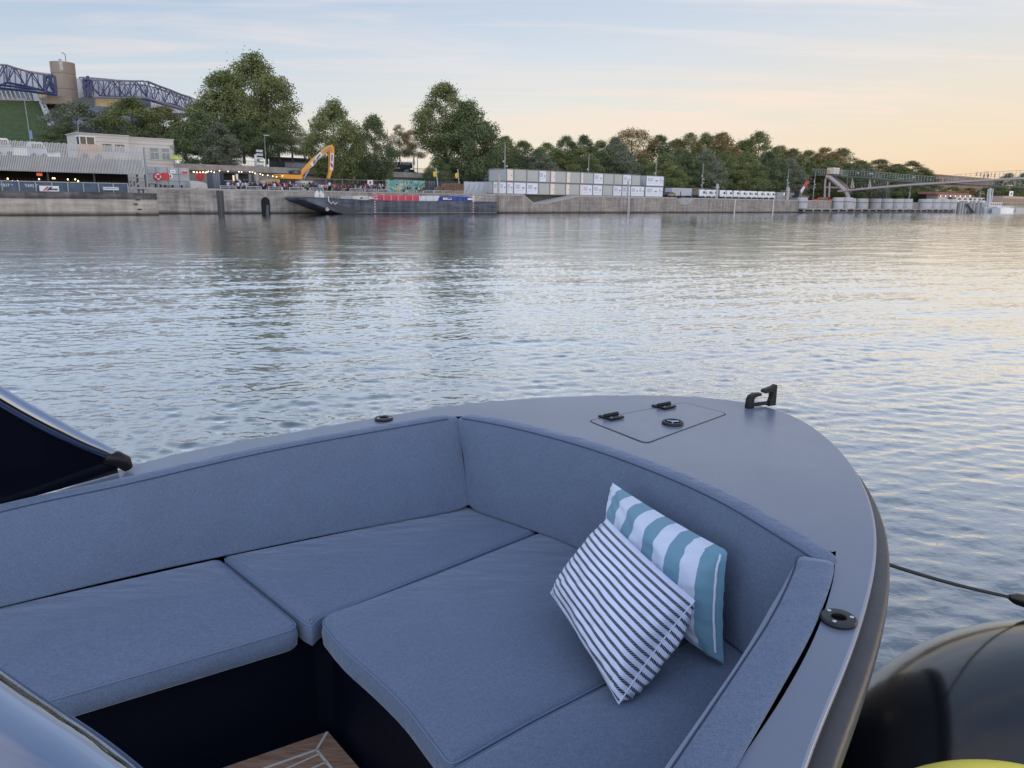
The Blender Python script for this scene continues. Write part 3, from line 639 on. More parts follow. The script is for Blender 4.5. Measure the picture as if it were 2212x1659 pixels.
# ------------------------------------------------------------------ pillows
def pillow_mat(name, kind):
    m, t, b = nt(name); uv = t.nodes.new('ShaderNodeTexCoord'); sp = t.nodes.new('ShaderNodeSeparateXYZ'); lk(t, uv.outputs['UV'], sp.inputs[0])
    def M(op, a, b_=None):
        n = t.nodes.new('ShaderNodeMath'); n.operation = op
        for i, v in enumerate((a, b_)):
            if v is None: continue
            if isinstance(v, (int, float)): n.inputs[i].default_value = v
            else: lk(t, v, n.inputs[i])
        return n.outputs[0]
    mx = t.nodes.new('ShaderNodeMix'); mx.data_type = 'RGBA'
    if kind == 'teal':
        f = M('GREATER_THAN', M('FRACT', M('ADD', M('MULTIPLY', sp.outputs[0], 5.0), .0)), .5)
        mx.inputs[6].default_value = (.50,.55,.66,1); mx.inputs[7].default_value = (.135,.255,.335,1); lk(t, f, mx.inputs[0])
    else:
        fr = M('FRACT', M('MULTIPLY', sp.outputs[1], 15.)); f = M('GREATER_THAN', fr, .60)
        h = M('GREATER_THAN', M('FRACT', M('ADD', M('MULTIPLY', sp.outputs[0], 95.), M('MULTIPLY', sp.outputs[1], 60.))), .12)
        f2 = M('MULTIPLY', f, h); mx.inputs[6].default_value = (.58,.62,.78,1); mx.inputs[7].default_value = (.022,.024,.035,1); lk(t, f2, mx.inputs[0])
    n = t.nodes.new('ShaderNodeTexNoise'); n.inputs['Scale'].default_value = 9; n.inputs['Detail'].default_value = 4; lk(t, uv.outputs['Object'], n.inputs['Vector'])
    lk(t, mx.outputs[2], b.inputs['Base Color']); b.inputs['Roughness'].default_value = .9; b.inputs['Specular IOR Level'].default_value = .15; b.inputs['Sheen Weight'].default_value = .2
    b1 = t.nodes.new('ShaderNodeBump'); b1.inputs['Strength'].default_value = .6; b1.inputs['Distance'].default_value = .02; lk(t, n.outputs['Fac'], b1.inputs['Height'])
    w_ = t.nodes.new('ShaderNodeTexNoise'); w_.inputs['Scale'].default_value = 900; lk(t, uv.outputs['Object'], w_.inputs['Vector'])
    b2 = t.nodes.new('ShaderNodeBump'); b2.inputs['Strength'].default_value = .2; b2.inputs['Distance'].default_value = .001; lk(t, w_.outputs['Fac'], b2.inputs['Height']); lk(t, b1.outputs[0], b2.inputs['Normal']); lk(t, b2.outputs[0], b.inputs['Normal'])
    return m
def pillow(c, T, label, m, pull=.085, seed=0, pm=None, Tb=None, zip_=False, lean=0.):
    """c: corners TL,TR,BR,BL; the bulge faces the camera side and the back"""
    TL, TR, BR, BL = [Vector(q) for q in c]; n = 44; base = (TL+TR+BR+BL)/4; base.z = min(q.z for q in (TL,TR,BR,BL))
    t_ = thing('throw_pillow', label, 'pillow', tuple(base)); mb = MB(); uvs = []; ring = {}
    nrm = ((TR-TL).cross(BL-TL)).normalized(); nrm = nrm if nrm.dot(Vector((0,0,H))-base) > 0 else -nrm
    pd = ((TR+BR)-(TL+BL)).normalized()*lean
    rnd = Vector((seed*3.1, seed*1.7, 5))
    for side in (1, -1):
        o = len(mb.v)
        for j in range(n+1):
            for i in range(n+1):
                u = i/n*2-1; v = j/n*2-1
                uu = u*(1-pull*(1-v*v)); vv_ = v*(1-pull*(1-u*u)); a = (uu+1)/2; b_ = (vv_+1)/2
                p = TL*(1-a)*(1-b_)+TR*a*(1-b_)+BR*a*b_+BL*(1-a)*b_
                h = (max(0, 1-abs(u)**2.6)**.5)*(max(0, 1-abs(v)**2.6)**.5)
                q = Vector((u*2.2, v*2.2, side))+rnd
                edge = min(1-abs(u), 1-abs(v))
                wr = (mnoise.noise(q*1.3)*.16+mnoise.noise(q*3.2)*.06+.10*(1-h)*mnoise.noise(Vector((math.atan2(v, u)*4.5, side, seed))*1.5))*min(1, h*3)
                fold = 0
                for cu, cv in ((-1,-1),(1,-1),(1,1),(-1,1)):
                    du, dv = u-cu, v-cv; dd2 = math.hypot(du, dv); fold += .012*math.exp(-dd2*2.2)*min(1, dd2*4)*math.sin(math.atan2(abs(dv), abs(du)+1e-6)*(13+seed)+cu*2+cv)
                fold += .006*math.sin(u*9+mnoise.noise(q*2)*5)*(1-h)*min(1, h*4)
                th = (T if side > 0 else (Tb or T))*h*(1+wr)+fold*min(1, h*5)
                mb.v.append(tuple(p+nrm*th*side+(pd*th if side < 0 else Vector()))) ; uvs.append((i/n, j/n))
        for j in range(n):
            for i in range(n): mb.f.append([o+j*(n+1)+i, o+j*(n+1)+i+1, o+(j+1)*(n+1)+i+1, o+(j+1)*(n+1)+i]); mb.m.append(0)
    mb.uv = uvs
    mb.build('cover', m, t_, smooth=True, angle=180)
    edge = [mb.v[i] for i in range(n+1)]+[mb.v[j*(n+1)+n] for j in range(1, n+1)]+[mb.v[n*(n+1)+i] for i in range(n-1, -1, -1)]+[mb.v[j*(n+1)] for j in range(n-1, 0, -1)]
    if pm:
        q = MB(); q.tube(edge+[edge[0]], .0035, 6, cap=False); q.build('piping', pm, t_, smooth=True)
    if zip_:
        q = MB(); ed = [Vector(mb.v[j*(n+1)+n]) for j in range(2, n-3)]; wv = [Vector(mb.v[j*(n+1)+n-2]) for j in range(2, n-3)]
        q.tube([a.lerp(b_, .4)+nrm*.012 for a, b_ in zip(ed, wv)], .005, 6); q.build('zip_tape', mat('white_tape', (.5,.54,.64), .8), t_, smooth=True)
    return t_
TL = P(1322,1042,1.405); TR = P(1572,1190,1.345); BR = P(1564,1436,.965); BL = TL+(BR-TR)*.98; BL.z = 1.0
pillow([TL, TR, BR, BL], .145, 'pillow with wide teal and white stripes leaning on the bow backrest', pillow_mat('teal_stripe_cotton', 'teal'), seed=2, Tb=.06, zip_=True, pull=.045)
Tq = P(1310,1122,1.35); Rq = P(1500,1298,1.22); Bq = P(1337,1520,.968); Lq = P(1190,1280,1.08)
pillow([Tq, Rq, Bq, Lq], .16, 'white pillow with thin black hatched stripes propped in front of teal one', pillow_mat('black_stripe_cotton', 'thin'), seed=5, pm=mat('white_cord', (.5,.54,.66), .85), Tb=.10, pull=.035, lean=1.1)
# ------------------------------------------------------------------ fender, rope, buoy
FEND = mat('glossy_black_vinyl', (.008,.009,.012), .16, var=.2, scale=2, bump=.10, bscale=5, spec=.6, coat=.25); FEND.node_tree.nodes['Principled BSDF'].inputs['IOR'].default_value = 1.5; FEND.node_tree.nodes['Principled BSDF'].inputs['Coat Roughness'].default_value = .1
def ellip(c, r, sc, name, m, parent, n=28, rot=0.):
    mb = MB(); mb.ball((0,0,0), r, n, sc=sc); cs, sn = math.cos(rot), math.sin(rot)
    mb.v = [(c[0]+x*cs-y*sn, c[1]+x*sn+y*cs, c[2]+z) for x, y, z in mb.v]
    return mb.build(name, m, parent, smooth=True)
fc = (2.16, 2.60, .30)
fd = thing('ship_fender', 'big glossy black inflatable fender floating just off the starboard bow', 'fender', (fc[0], fc[1], -.4))
ellip(fc, .80, (1.25,.86,.86), 'body', FEND, fd, rot=.35)
rb = thing('mooring_rope', 'thin black rope stretched taut from boat hull above the black fender', 'rope', tuple(P(1905,1214,1.25)))
ra = P(1893,1211,1.26); rz = P(2182,1290,.95); pts = [ra.lerp(rz, k/14)-Vector((0,0,.010*math.sin(PI*k/14))) for k in range(15)]
mb = MB(); mb.tube(pts, .0075, 8); mb.build('line', mat('black_rope', (.012,.012,.014), .7, bump=.6, bscale=220), rb, smooth=True)
mb = MB(); dv3 = (rz-ra).normalized(); mb.tube([rz-dv3*.01, rz+dv3*.05, rz+dv3*.14, rz+dv3*.5], [.010,.026,.03,.03], 10); mb.build('end_sleeve', BLK, rb, smooth=True)
yc = P(2165,1862,.74)
yb = thing('marker_buoy', 'bright yellow inflatable buoy just below the black fender', 'buoy', (yc.x, yc.y, yc.z-.25))
ellip(yc, .31, (1.4,.9,.85), 'body', mat('yellow_vinyl', (.98,.80,.07), .45, var=.08, scale=4), yb, rot=0.)
# ------------------------------------------------------------------ far bank: materials
def wall_mat(name, c0, c1, streak=1.):
    m, t, b = nt(name); g = t.nodes.new('ShaderNodeTexCoord')
    def nz(sc, st, det=5):
        mp = t.nodes.new('ShaderNodeMapping'); mp.inputs['Scale'].default_value = st; lk(t, g.outputs['Object'], mp.inputs[0])
        n = t.nodes.new('ShaderNodeTexNoise'); n.inputs['Scale'].default_value = sc; n.inputs['Detail'].default_value = det; n.inputs['Roughness'].default_value = .65; lk(t, mp.outputs[0], n.inputs['Vector']); return n.outputs['Fac']
    a = nz(.25, (1, 1, 1)); s_ = nz(1.2, (1, 1, .12)); f = nz(.8, (.3, .3, 2.5))
    ad = t.nodes.new('ShaderNodeMath'); ad.operation = 'ADD'; lk(t, a, ad.inputs[0])
    mu = t.nodes.new('ShaderNodeMath'); mu.operation = 'MULTIPLY'; mu.inputs[1].default_value = streak; lk(t, s_, mu.inputs[0]); lk(t, mu.outputs[0], ad.inputs[1])
    a3 = t.nodes.new('ShaderNodeMath'); a3.operation = 'ADD'; lk(t, ad.outputs[0], a3.inputs[0]); lk(t, f, a3.inputs[1])
    r = t.nodes.new('ShaderNodeMapRange'); r.inputs[1].default_value = 1.1+.1*streak; r.inputs[2].default_value = 1.3+.55*streak; lk(t, a3.outputs[0], r.inputs[0])
    mx = t.nodes.new('ShaderNodeMix'); mx.data_type = 'RGBA'; mx.inputs[6].default_value = c0+(1,); mx.inputs[7].default_value = c1+(1,); lk(t, r.outputs[0], mx.inputs[0])
    # darker wet band near the water
    sp = t.nodes.new('ShaderNodeSeparateXYZ'); g2 = t.nodes.new('ShaderNodeNewGeometry'); lk(t, g2.outputs['Position'], sp.inputs[0])
    w_ = t.nodes.new('ShaderNodeMapRange'); w_.inputs[1].default_value = .12; w_.inputs[2].default_value = .62; w_.inputs[3].default_value = .14; w_.inputs[4].default_value = 1; lk(t, sp.outputs[2], w_.inputs[0])
    m2 = t.nodes.new('ShaderNodeMix'); m2.data_type = 'RGBA'; m2.blend_type = 'MULTIPLY'; m2.inputs[0].default_value = 1; lk(t, mx.outputs[2], m2.inputs[6]); lk(t, w_.outputs[0], m2.inputs[7])
    lk(t, m2.outputs[2], b.inputs['Base Color']); b.inputs['Roughness'].default_value = .9
    return m
QW = wall_mat('quay_concrete', (.14,.125,.11), (.46,.41,.36)); QW2 = wall_mat('quay_concrete_brown', (.11,.092,.082), (.37,.32,.28), 1.4)
COP = mat('pale_coping', (.36,.33,.30), .9, var=.25, scale=1.)
STONE = mat('rubble_stone', (.26,.225,.19), .95, var=.35, scale=2.5); STONE2 = mat('parapet_stone', (.33,.29,.25), .95, var=.3, scale=.8)
GRND = mat('quay_paving', (.10,.092,.085), .95, var=.2, scale=.3); ROAD = mat('upper_road', (.08,.078,.075), .9, var=.2, scale=.2)
WHITE = mat('white_paint', (.66,.66,.66), .45, var=.06); OFFW = mat('off_white_metal', (.52,.51,.49), .5, var=.1, scale=.6)
DK = mat('dark_metal', (.03,.034,.04), .5, var=.2, scale=1); DGREY = mat('dark_grey_steel', (.07,.08,.095), .5, var=.25, scale=1.)
GREY = mat('galvanised_grey', (.27,.28,.29), .5, var=.1); GLS = mat('dark_window_glass', (.012,.016,.022), .08, var=0, spec=.8)
BULB = mat('warm_bulb', (1,.8,.5), .5, var=0, emis=(1, .72, .38, 4.))
RED = mat('signal_red', (.5,.03,.035), .5, var=.1); TYRE = mat('tyre_rubber', (.015,.015,.015), .8, var=.1)
ZQ = 3.95; ZU = 8.0
def q_thing(name, label, cat, s, o, z, group=None): return thing(name, label, cat, (s, o, z), 'q', group)
# ------------------------------------------------------------------ quay and ground
sK = S(1074, 0)                       # where the wall steps at the dark barge's stern
def quaywall(poly, o0, o1, name, m, label):
    mb = MB(); mb.wall(poly, o0, o1); o = mb.build(name, m, None, (poly[0][0], o0, 0), 'q'); return tag(o, label, 'quay wall')
sL = S(-600, 0); sR = S(1793, 0)
quaywall([(sL-60,-1),(sK,-1),(sK,ZQ-.25),(sL-60,ZQ-.25)], 0, 4, 'quay_wall', QW, 'left stretch of tan concrete quay wall with pale streaks under the crowd')
n0, n1, n2, n3 = [S(z4(v, 850)[0], -.0) for v in (382, 480, 610, 935)]; m0, m1, m2_, m3 = [S(z4(v, 850)[0], 0) for v in (1912, 1975, 2020, 2085)]
top = [(sK,ZQ-.25),(n0,ZQ-.25),(n1,ZQ-1.9),(n2,ZQ-1.9),(n3,ZQ-.25),(m0,ZQ-.25),(m1,ZQ-1.75),(m2_,ZQ-1.75),(m3,ZQ-.25),(sR,ZQ-.25)]
quaywall([(sK,-1)]+[(sR,-1)]+top[::-1], -.6, 4, 'quay_wall', QW2, 'brown stained quay wall with two stepped notches below containers and white trucks')
cp = MB()
for a, b in zip(top[:-1], top[1:]): cp.wall([a, b, (b[0], b[1]+.28), (a[0], a[1]+.28)], -.66, 4)
tag(cp.build('wall_coping', COP, None, (sK, -.66, ZQ), 'q'), 'pale stepped coping along the notched part of quay wall', 'coping')
mb = MB(); mb.box((sL-60,-.06,ZQ-.25),(sK,4,ZQ)); tag(mb.build('wall_coping', COP, None, (sL-60,0,ZQ-.25), 'q'), 'pale straight coping of the quay below the seated crowd', 'coping')
mb = MB(); mb.box((sL-80,4,-1),(sR+2500,36,ZQ)); tag(mb.build('quay_ground', GRND, None, (0,4,ZQ), 'q'), kind='structure')
mb = MB(); mb.box((sL-400,24.2,-1),(S(1545,24),1200,ZU)); mb.wall([(S(1545,24),-1),(S(1545,24),ZU),(sR+2500,ZU),(sR+2500,-1)], 34, 1200); tag(mb.build('upper_ground', ROAD, None, (0,24,ZU), 'q'), kind='structure')
mb = MB(); mb.box((sL-80,23.2,ZQ),(S(1545,23),24.2,ZU-.55)); mb.build  # retaining wall
rw = q_thing('retaining_wall', 'long rubble stone retaining wall behind the quay with pale parapet', 'wall', S(100,23), 23.2, ZQ)
mb.build('stone_face', STONE, rw); mb = MB(); mb.box((sL-80,23.05,ZU-.55),(S(1545,23),24.35,ZU+.55)); mb.build('parapet', STONE2, rw)
mb = MB(); mb.box((sL-80,23.0,ZU-.85),(S(1545,23),24.3,ZU-.55)); mb.build('parapet_shade_band', mat('shadow_stone', (.08,.07,.065), .9), rw)  # dark band below the parapet, its shade put into the stone colour
# railing on the parapet
rl = q_thing('railing', 'dark iron railing along the upper promenade behind the crowd', 'railing', S(450,24), 23.7, ZU+.55)
a, b = S(484,23.7), S(1060,23.7); mb = MB(); mb.box((a,23.66,ZU+1.5),(b,23.74,ZU+1.57)); mb.box((a,23.66,ZU+.62),(b,23.74,ZU+.67)); mb.build('rail', DK, rl)
mb = MB(); k = a
while k < b: mb.box((k,23.68,ZU+.55),(k+.035,23.72,ZU+1.5)); k += .28
mb.build('balusters', DK, rl)
# far left/right ground beyond
# near-left edge fittings on the quay edge: low guard frames
gi = 0; EDG = []
for zx in (840, 1165, 1445, 1715, 1970):
    EDG.append(z2(zx, 0)[0])
EDG += [z3(v, 0)[0] for v in (640, 790, 930, 1210, 1390, 1495, 1590, 1715)]
g0_ = None
for i, px in enumerate(EDG):
    s0 = S(px, .6); 
    if g0_ is None:
        g0_ = q_thing('edge_barrier', 'low pale steel barrier on the quay edge, far left of its row', 'barrier', s0, .6, ZQ, 'low barriers along the quay edge')
        mb = MB(); mb.bar((s0-1.3,.6,ZQ),(s0-1.3,.6,ZQ+.45),.05); mb.bar((s0+1.3,.6,ZQ),(s0+1.3,.6,ZQ+.45),.05); mb.bar((s0-1.3,.6,ZQ+.45),(s0+1.3,.6,ZQ+.45),.05); mb.bar((s0-1.3,.6,ZQ+.2),(s0+1.3,.6,ZQ+.2),.035)
        mb.build('frame', mat('pale_steel', (.5,.5,.5), .5), g0_)
    else:
        place(g0_, s0, .6, ZQ, 'low pale steel barrier on the quay edge, %s from the left' % ['second','third','fourth','fifth','sixth','seventh','eighth','ninth','tenth','eleventh','twelfth','thirteenth'][i-1])
# ------------------------------------------------------------------ ladder recess, drain, wall marks
s0, s1 = S(z2(682,0)[0], 0), S(z2(768,0)[0], 0)
t_ = q_thing('wall_ladder', 'dark steel ladder recess in the quay wall under the snack container', 'ladder', (s0+s1)/2, -.1, 0)
mb = MB(); mb.box((s0,-.12,-.3),(s0+.45,-.01,ZQ-.3)); mb.box((s1-.45,-.12,-.3),(s1,-.01,ZQ-.3)); mb.build('frame', DK, t_)
mb = MB(); mb.box((s0+.45,-.04,-.3),(s1-.45,-.008,ZQ-.3)); mb.build('recess', mat('recess_grey', (.09,.08,.07), .9), t_)
for k in range(11): mb = MB(); mb.bar((s0+.45,-.1,.2+k*.33),(s1-.45,-.1,.2+k*.33),.04); mb.build('rung', GREY, t_)
s0 = S(z2(1302,0)[0], 0); t_ = q_thing('drain_outlet', 'dark arched drain outlet in the quay wall left of barge', 'drain', s0, -.1, 0)
mb = MB(); mb.wall([(s0-.75,-.4),(s0+.75,-.4),(s0+.75,1.9)]+[(s0+.75*math.cos(a), 1.9+.85*math.sin(a)) for a in [PI*k/10 for k in range(1,10)]]+[(s0-.75,1.9)], -.09, -.01); mb.build('opening', mat('drain_black', (.008,.008,.008), .9, var=0), t_)
mb = MB(); mb.wall([(s0-.1,-.4),(s0+.5,-.4),(s0+.5,1.4),(s0+.1,1.5)], -.14, -.09); mb.build('flap', DGREY, t_)
for i, (zx, nm) in enumerate(((1452, 'white depth gauge pipe on the brown wall below the container row'),)):
    s0 = S(z4(zx,0)[0], -.6); mb = MB(); mb.bar((s0-.15,-.75,-.3),(s0-.15,-.75,ZQ-.1),.07); mb.bar((s0+.25,-.75,-.3),(s0+.25,-.75,ZQ-.1),.06); tag(mb.build('wall_pipe', WHITE, None, (s0,-.7,0), 'q'), nm, 'pipe')
for px in (1588, 1671):
    s0 = S(px, -.6); mb = MB(); mb.box((s0-.2,-.75,-.3),(s0+.2,-.61,ZQ-.2)); tag(mb.build('wall_strip', OFFW, None, (s0,-.7,0), 'q'), 'pale vertical strip on quay wall %s' % ('below the middle white trucks' if px < 1600 else 'right of the last white truck'), 'strip')
# ------------------------------------------------------------------ moored barges
sg = lambda px, o: S(px, o)
o0 = -9.
e = sg(340, o0); zb = lambda py, px=200, o=o0: Z(px, py, o)
t_ = q_thing('cargo_barge', 'long cream and black cargo barge moored at left with blue coaming', 'barge', e-30, o0+4, 0)
zt = Z(330, z1(0,1352)[1], o0); zc = Z(330, z1(0,1408)[1], o0)
sl_ = e-75
mb = MB(); mb.box((sl_,o0,-.5),(e,o0+9,zc)); mb.build('lower_hull', wall_mat('cream_hull', (.27,.235,.19), (.50,.44,.37), .7), t_)
mb = MB(); mb.box((sl_,o0-.05,zc),(e-.05,o0+9,zt)); mb.build('upper_hull', wall_mat('black_hull_strake', (.05,.045,.045), (.19,.17,.16), .6), t_)
zk = Z(200, z1(0,1270)[1], o0+.8); cb = sg(z1(1090,0)[0], o0+.8)
mb = MB(); mb.box((sl_,o0+.8,zt),(cb,o0+1.1,zk)); mb.build('blue_coaming', mat('slate_blue_steel', (.055,.085,.13), .55, var=.3, scale=1.), t_)
mb = MB(); mb.box((sl_,o0+.7,zk),(cb,o0+1.15,zk+.12)); mb.build('coaming_rail', GREY, t_)
k = cb
while k > sg(-20, o0+.8): mb = MB(); mb.box((k-.12,o0+.6,zt),(k,o0+.8,zk)); mb.build('coaming_stay', GREY, t_); k -= (sg(z1(345,0)[0],o0)-sg(z1(205,0)[0],o0))
sa, sb = sg(z1(343,0)[0],o0+.6), sg(z1(507,0)[0],o0+.6); za, zbb = Z(110, z1(0,1338)[1], o0+.5), Z(110, z1(0,1292)[1], o0+.5)
mb = MB(); mb.box((sa,o0+.5,za),(sb,o0+.59,zbb)); sgn = mb.build('company_sign', WHITE, t_)
zm = (za+zbb)/2; hh = zbb-za; NAVY = mat('navy_print', (.01,.015,.06), .6, var=0)
text('cemex', hh*.62, sa+(sb-sa)*.68, o0+.49, zm-.08*hh, NAVY, 'company_lettering', sgn, bold=.02)
mb = MB(); mb.wall([(sa+.35,za+.15*hh),(sa+.6,za+.15*hh),(sa+1.15,zbb-.12*hh),(sa+.9,zbb-.12*hh)], o0+.46, o0+.495); mb.build('red_stripe', RED, sgn)
mb = MB(); mb.wall([(sa+.75,za+.15*hh),(sa+1.0,za+.15*hh),(sa+1.55,zbb-.12*hh),(sa+1.3,zbb-.12*hh)], o0+.46, o0+.495); mb.build('navy_stripe', NAVY, sgn)
sa, sb = sg(z1(878,0)[0],o0+.6), sg(z1(1008,0)[0],o0+.6); za, zbb = Z(250, z1(0,1328)[1], o0+.5), Z(250, z1(0,1303)[1], o0+.5)
mb = MB(); mb.box((sa,o0+.5,za),(sb,o0+.59,zbb)); sgn = mb.build('name_board', WHITE, t_); text('DIAMANT', (zbb-za)*.85, (sa+sb)/2, o0+.49, (za+zbb)/2, NAVY, 'barge_name', sgn, sx=1.25)
sq = sg(z1(120,0)[0],o0+.7); text('0 * B37 *', .5, sg(z1(100,0)[0],o0+.7)-.6, o0+.76, (zt+zk)/2+.1, WHITE, 'hull_number', t_); text('T692 T', .5, sg(z1(280,0)[0],o0+.7), o0+.76, (zt+zk)/2+.1, WHITE, 'hull_number', t_)
for zx, zy in ((1140,1445),(1168,1490),(1150,1525),(1160,1408)):
    s_ = sg(z1(zx,0)[0], o0); z_ = Z(z1(zx,0)[0], z1(0,zy)[1], o0); mb = MB(); mb.box((s_-.25,o0-.12,z_-.1),(s_+.25,o0-.01,z_+.1)); mb.build('hull_step', DK, t_)
k = cb-.2
mb = MB(); mb.bar((e-1.5,o0+1,zt),(e-1.5,o0+1,zt+.5),.12); mb.bar((e-2.1,o0+1,zt),(e-2.1,o0+1,zt+.5),.12); mb.bar((e-2.3,o0+1,zt+.4),(e-1.3,o0+1,zt+.4),.08); mb.build('bollard', DK, t_)
mb = MB(); mb.bar((cb+.3,o0+1.5,zt),(cb+2.8,o0+5,zt+1.5),.1); mb.bar((cb+.3,o0+1.5,zt+.9),(cb+2.8,o0+5,zt+2.4),.05); mb.build('gangway', GREY, t_)
for (pa_, pb_), lb in ((((1235,1355),(1560,1300)), 'upper'), (((1240,1362),(1700,1300)), 'lower')):
    x0_, y0_ = z1(*pa_); x1_, y1_ = z1(*pb_); s0, za = hit(x0_, y0_, -6); s1, zbb = hit(x1_, y1_, .2); mb = MB(); mb.tube([(s0+(s1-s0)*q, -6+6.2*q, za+(zbb-za)*q-.5*math.sin(PI*q)) for q in [j/8 for j in range(9)]], .04, 5)
    tag(mb.build('mooring_line', mat('pale_rope', (.3,.27,.25), .9), None, (s0,-6,za), 'q'), '%s pale mooring line from cream barge to the quay wall' % lb, 'rope')
PRN0 = mat('faded_blue_print', (.2,.25,.38), .7)
# dark barge with red, white and blue hold
o1 = -7.5
X = lambda zx, o=o1: S(z3(zx, 0)[0], o)
def Y3(zx, zy, o=o1): px, py = z3(zx, zy); return Z(px, py, o)
t_ = q_thing('cargo_barge', 'dark barge with raked bow and red, white and blue cargo hold', 'barge', X(1200), o1+3, 0)
zd_b, zd_f = Y3(1300,682), Y3(300,650)
zs_ = Y3(1500,795)
def bhull(o, k): return [(X(95),Y3(95,650)),(X(100),Y3(95,668)),(X(140),Y3(140,690)),(X(500),-.05),(X(520),-.6),(X(2098),-.6),(X(2098),zd_b),(X(830),zd_b),(X(600),Y3(600,668)),(X(330),zd_f),(X(130),Y3(130,640))]
mb = MB(); mb.wall(bhull(0, 0), o1, o1+7); mb.build('hull', wall_mat('dark_barge_hull', (.032,.038,.048), (.13,.14,.16), .8), t_)
mb = MB(); mb.wall([(X(520),.0),(X(2096),.0),(X(2096),.42),(X(690),.42),(X(480),.30)], o1-.03, o1-.002); mb.build('boot_topping', wall_mat('barge_boot_band', (.2,.19,.17), (.36,.34,.31)), t_)
mb = MB(); mb.wall([(X(300),Y3(300,690)),(X(340),Y3(340,690)),(X(720),.5),(X(500),.06)], o1-.05, o1-.005); mb.build('bow_plate', mat('bow_plate_steel', (.03,.034,.042), .5), t_)
zh0, zh1 = zd_b, Y3(1300,628)
REDH = mat('hold_red', (.50,.045,.09), .55, var=.15, scale=1.); BLUEH = mat('hold_blue', (.025,.06,.25), .55, var=.15, scale=1.); WH = mat('hold_white', (.55,.56,.58), .55, var=.12)
mb = MB(); mb.wall([(X(820),zh0),(X(1312),zh0),(X(1345),zh1),(X(830),zh1)], o1+.8, o1+1); mb.build('red_hold_side', REDH, t_)
mb = MB(); mb.wall([(X(1313),zh0),(X(1508),zh0),(X(1530),zh1),(X(1346),zh1)], o1+.8, o1+1); mb.build('white_hold_side', WH, t_)
mb = MB(); mb.wall([(X(1509),zh0),(X(1870),zh0),(X(1870),zh1),(X(1550),zh1),(X(1520),zh1-.4)], o1+.8, o1+1); mb.build('blue_hold_side', BLUEH, t_)
for zx in range(870, 1500, 75): mb = MB(); mb.box((X(zx)-.12,o1+.62,zh0),(X(zx)+.12,o1+.79,zh1)); mb.build('hold_stay', mat('stay_red', (.6,.2,.22), .5) if zx < 1310 else WH, t_)
for zx in range(1540, 1870, 60): mb = MB(); mb.box((X(zx)-.08,o1+.68,zh0),(X(zx)+.08,o1+.79,zh1)); mb.build('hold_stay', BLUEH, t_)
for a_, b_, tx in ((790,878,'CEMEX'),(1558,1645,'CEMEX'),(1812,1870,'ALTIMUM')):
    mb = MB(); mb.box((X(a_),o1+.5,zh0+.25),(X(b_),o1+.6,zh1-.3)); q = mb.build('hold_sign', WHITE, t_)
    if tx != 'CEMEX':
        for k_ in range(2): mb = MB(); mb.box((X(a_)+.3,o1+.46,zh0+.7+.5*k_),(X(b_)-.3,o1+.495,zh0+.9+.5*k_)); mb.build('faded_print', PRN0, q)
        continue
    text(tx, (zh1-zh0)*.36, (X(a_)+X(b_))/2+(.4 if tx=='CEMEX' else 0), o1+.48, (zh0+zh1)/2, NAVY, 'sign_lettering', q, sx=.9 if tx == 'CEMEX' else .62, bold=.01)
    if tx == 'CEMEX': mb = MB(); c_ = X(a_)+.55; mb.wall([(c_-.35,zh0+.55),(c_-.15,zh0+.55),(c_+.3,zh1-.55),(c_+.1,zh1-.55)], o1+.46, o1+.495); mb.build('sign_stripe', RED, q)
mb = MB(); mb.wall([(X(632),Y3(632,664)),(X(800),zd_b),(X(795),Y3(795,630)),(X(632),Y3(632,632))], o1+1, o1+5); mb.build('deck_house', OFFW, t_)
mb = MB(); mb.box((X(712),o1+.9,Y3(712,660)),(X(732),o1+.99,Y3(712,645))); mb.build('deck_house_window', GLS, t_)
mb = MB(); mb.box((X(1870),o1+1,zd_b),(X(1900),o1+4,zh1+.1)); mb.build('hold_end', WHITE, t_)
for zx in (828, 1852):
    for k in range(8): m = MB(); m.box((X(zx)-.15,o1-.06,.3+k*.45),(X(zx)+.15,o1-.004,.52+k*.45)); m.build('draught_mark', mat('mark_pink', (.55,.3,.3), .6), t_)
q = MB()
for zx in (315, 355): q.wall([(X(zx)-.5,zd_f+.05),(X(zx)+.5,zd_f+.05),(X(zx)+.45,zd_f+.8),(X(zx)+.2,zd_f+.85),(X(zx),zd_f+1.2),(X(zx)-.2,zd_f+.85),(X(zx)-.45,zd_f+.8)], o1+2.5, o1+2.8)
q.build('white_winch_guard', WHITE, t_)
for zx in (390, 430, 470, 520, 560, 600): mb = MB(); mb.bar((X(zx),o1+.3,Y3(zx,660)),(X(zx),o1+.3,Y3(zx,660)+1.1),.04); mb.build('rail_post', GREY, t_)
a_ = MB(); a_.wall([(X(300),Y3(300,775)),(X(320),Y3(320,790)),(X(345),Y3(345,775)),(X(322),Y3(322,745))], o1-.4, o1-.2); a_.build('anchor', mat('anchor_grey', (.35,.33,.31), .7), t_)
sx_ = X(345); sz_ = Y3(345,655); mb = MB(); mb.tube([(sx_,o1-.06,sz_+.3),(sx_+.1,o1-.06,sz_-.5),(sx_+.5,o1-.06,sz_-.9),(sx_+.9,o1-.06,sz_-.55),(sx_+1.2,o1-.06,sz_-.95),(sx_+1.6,o1-.06,sz_-.7)], .07, 5); mb.build('painted_squiggle', WHITE, t_)
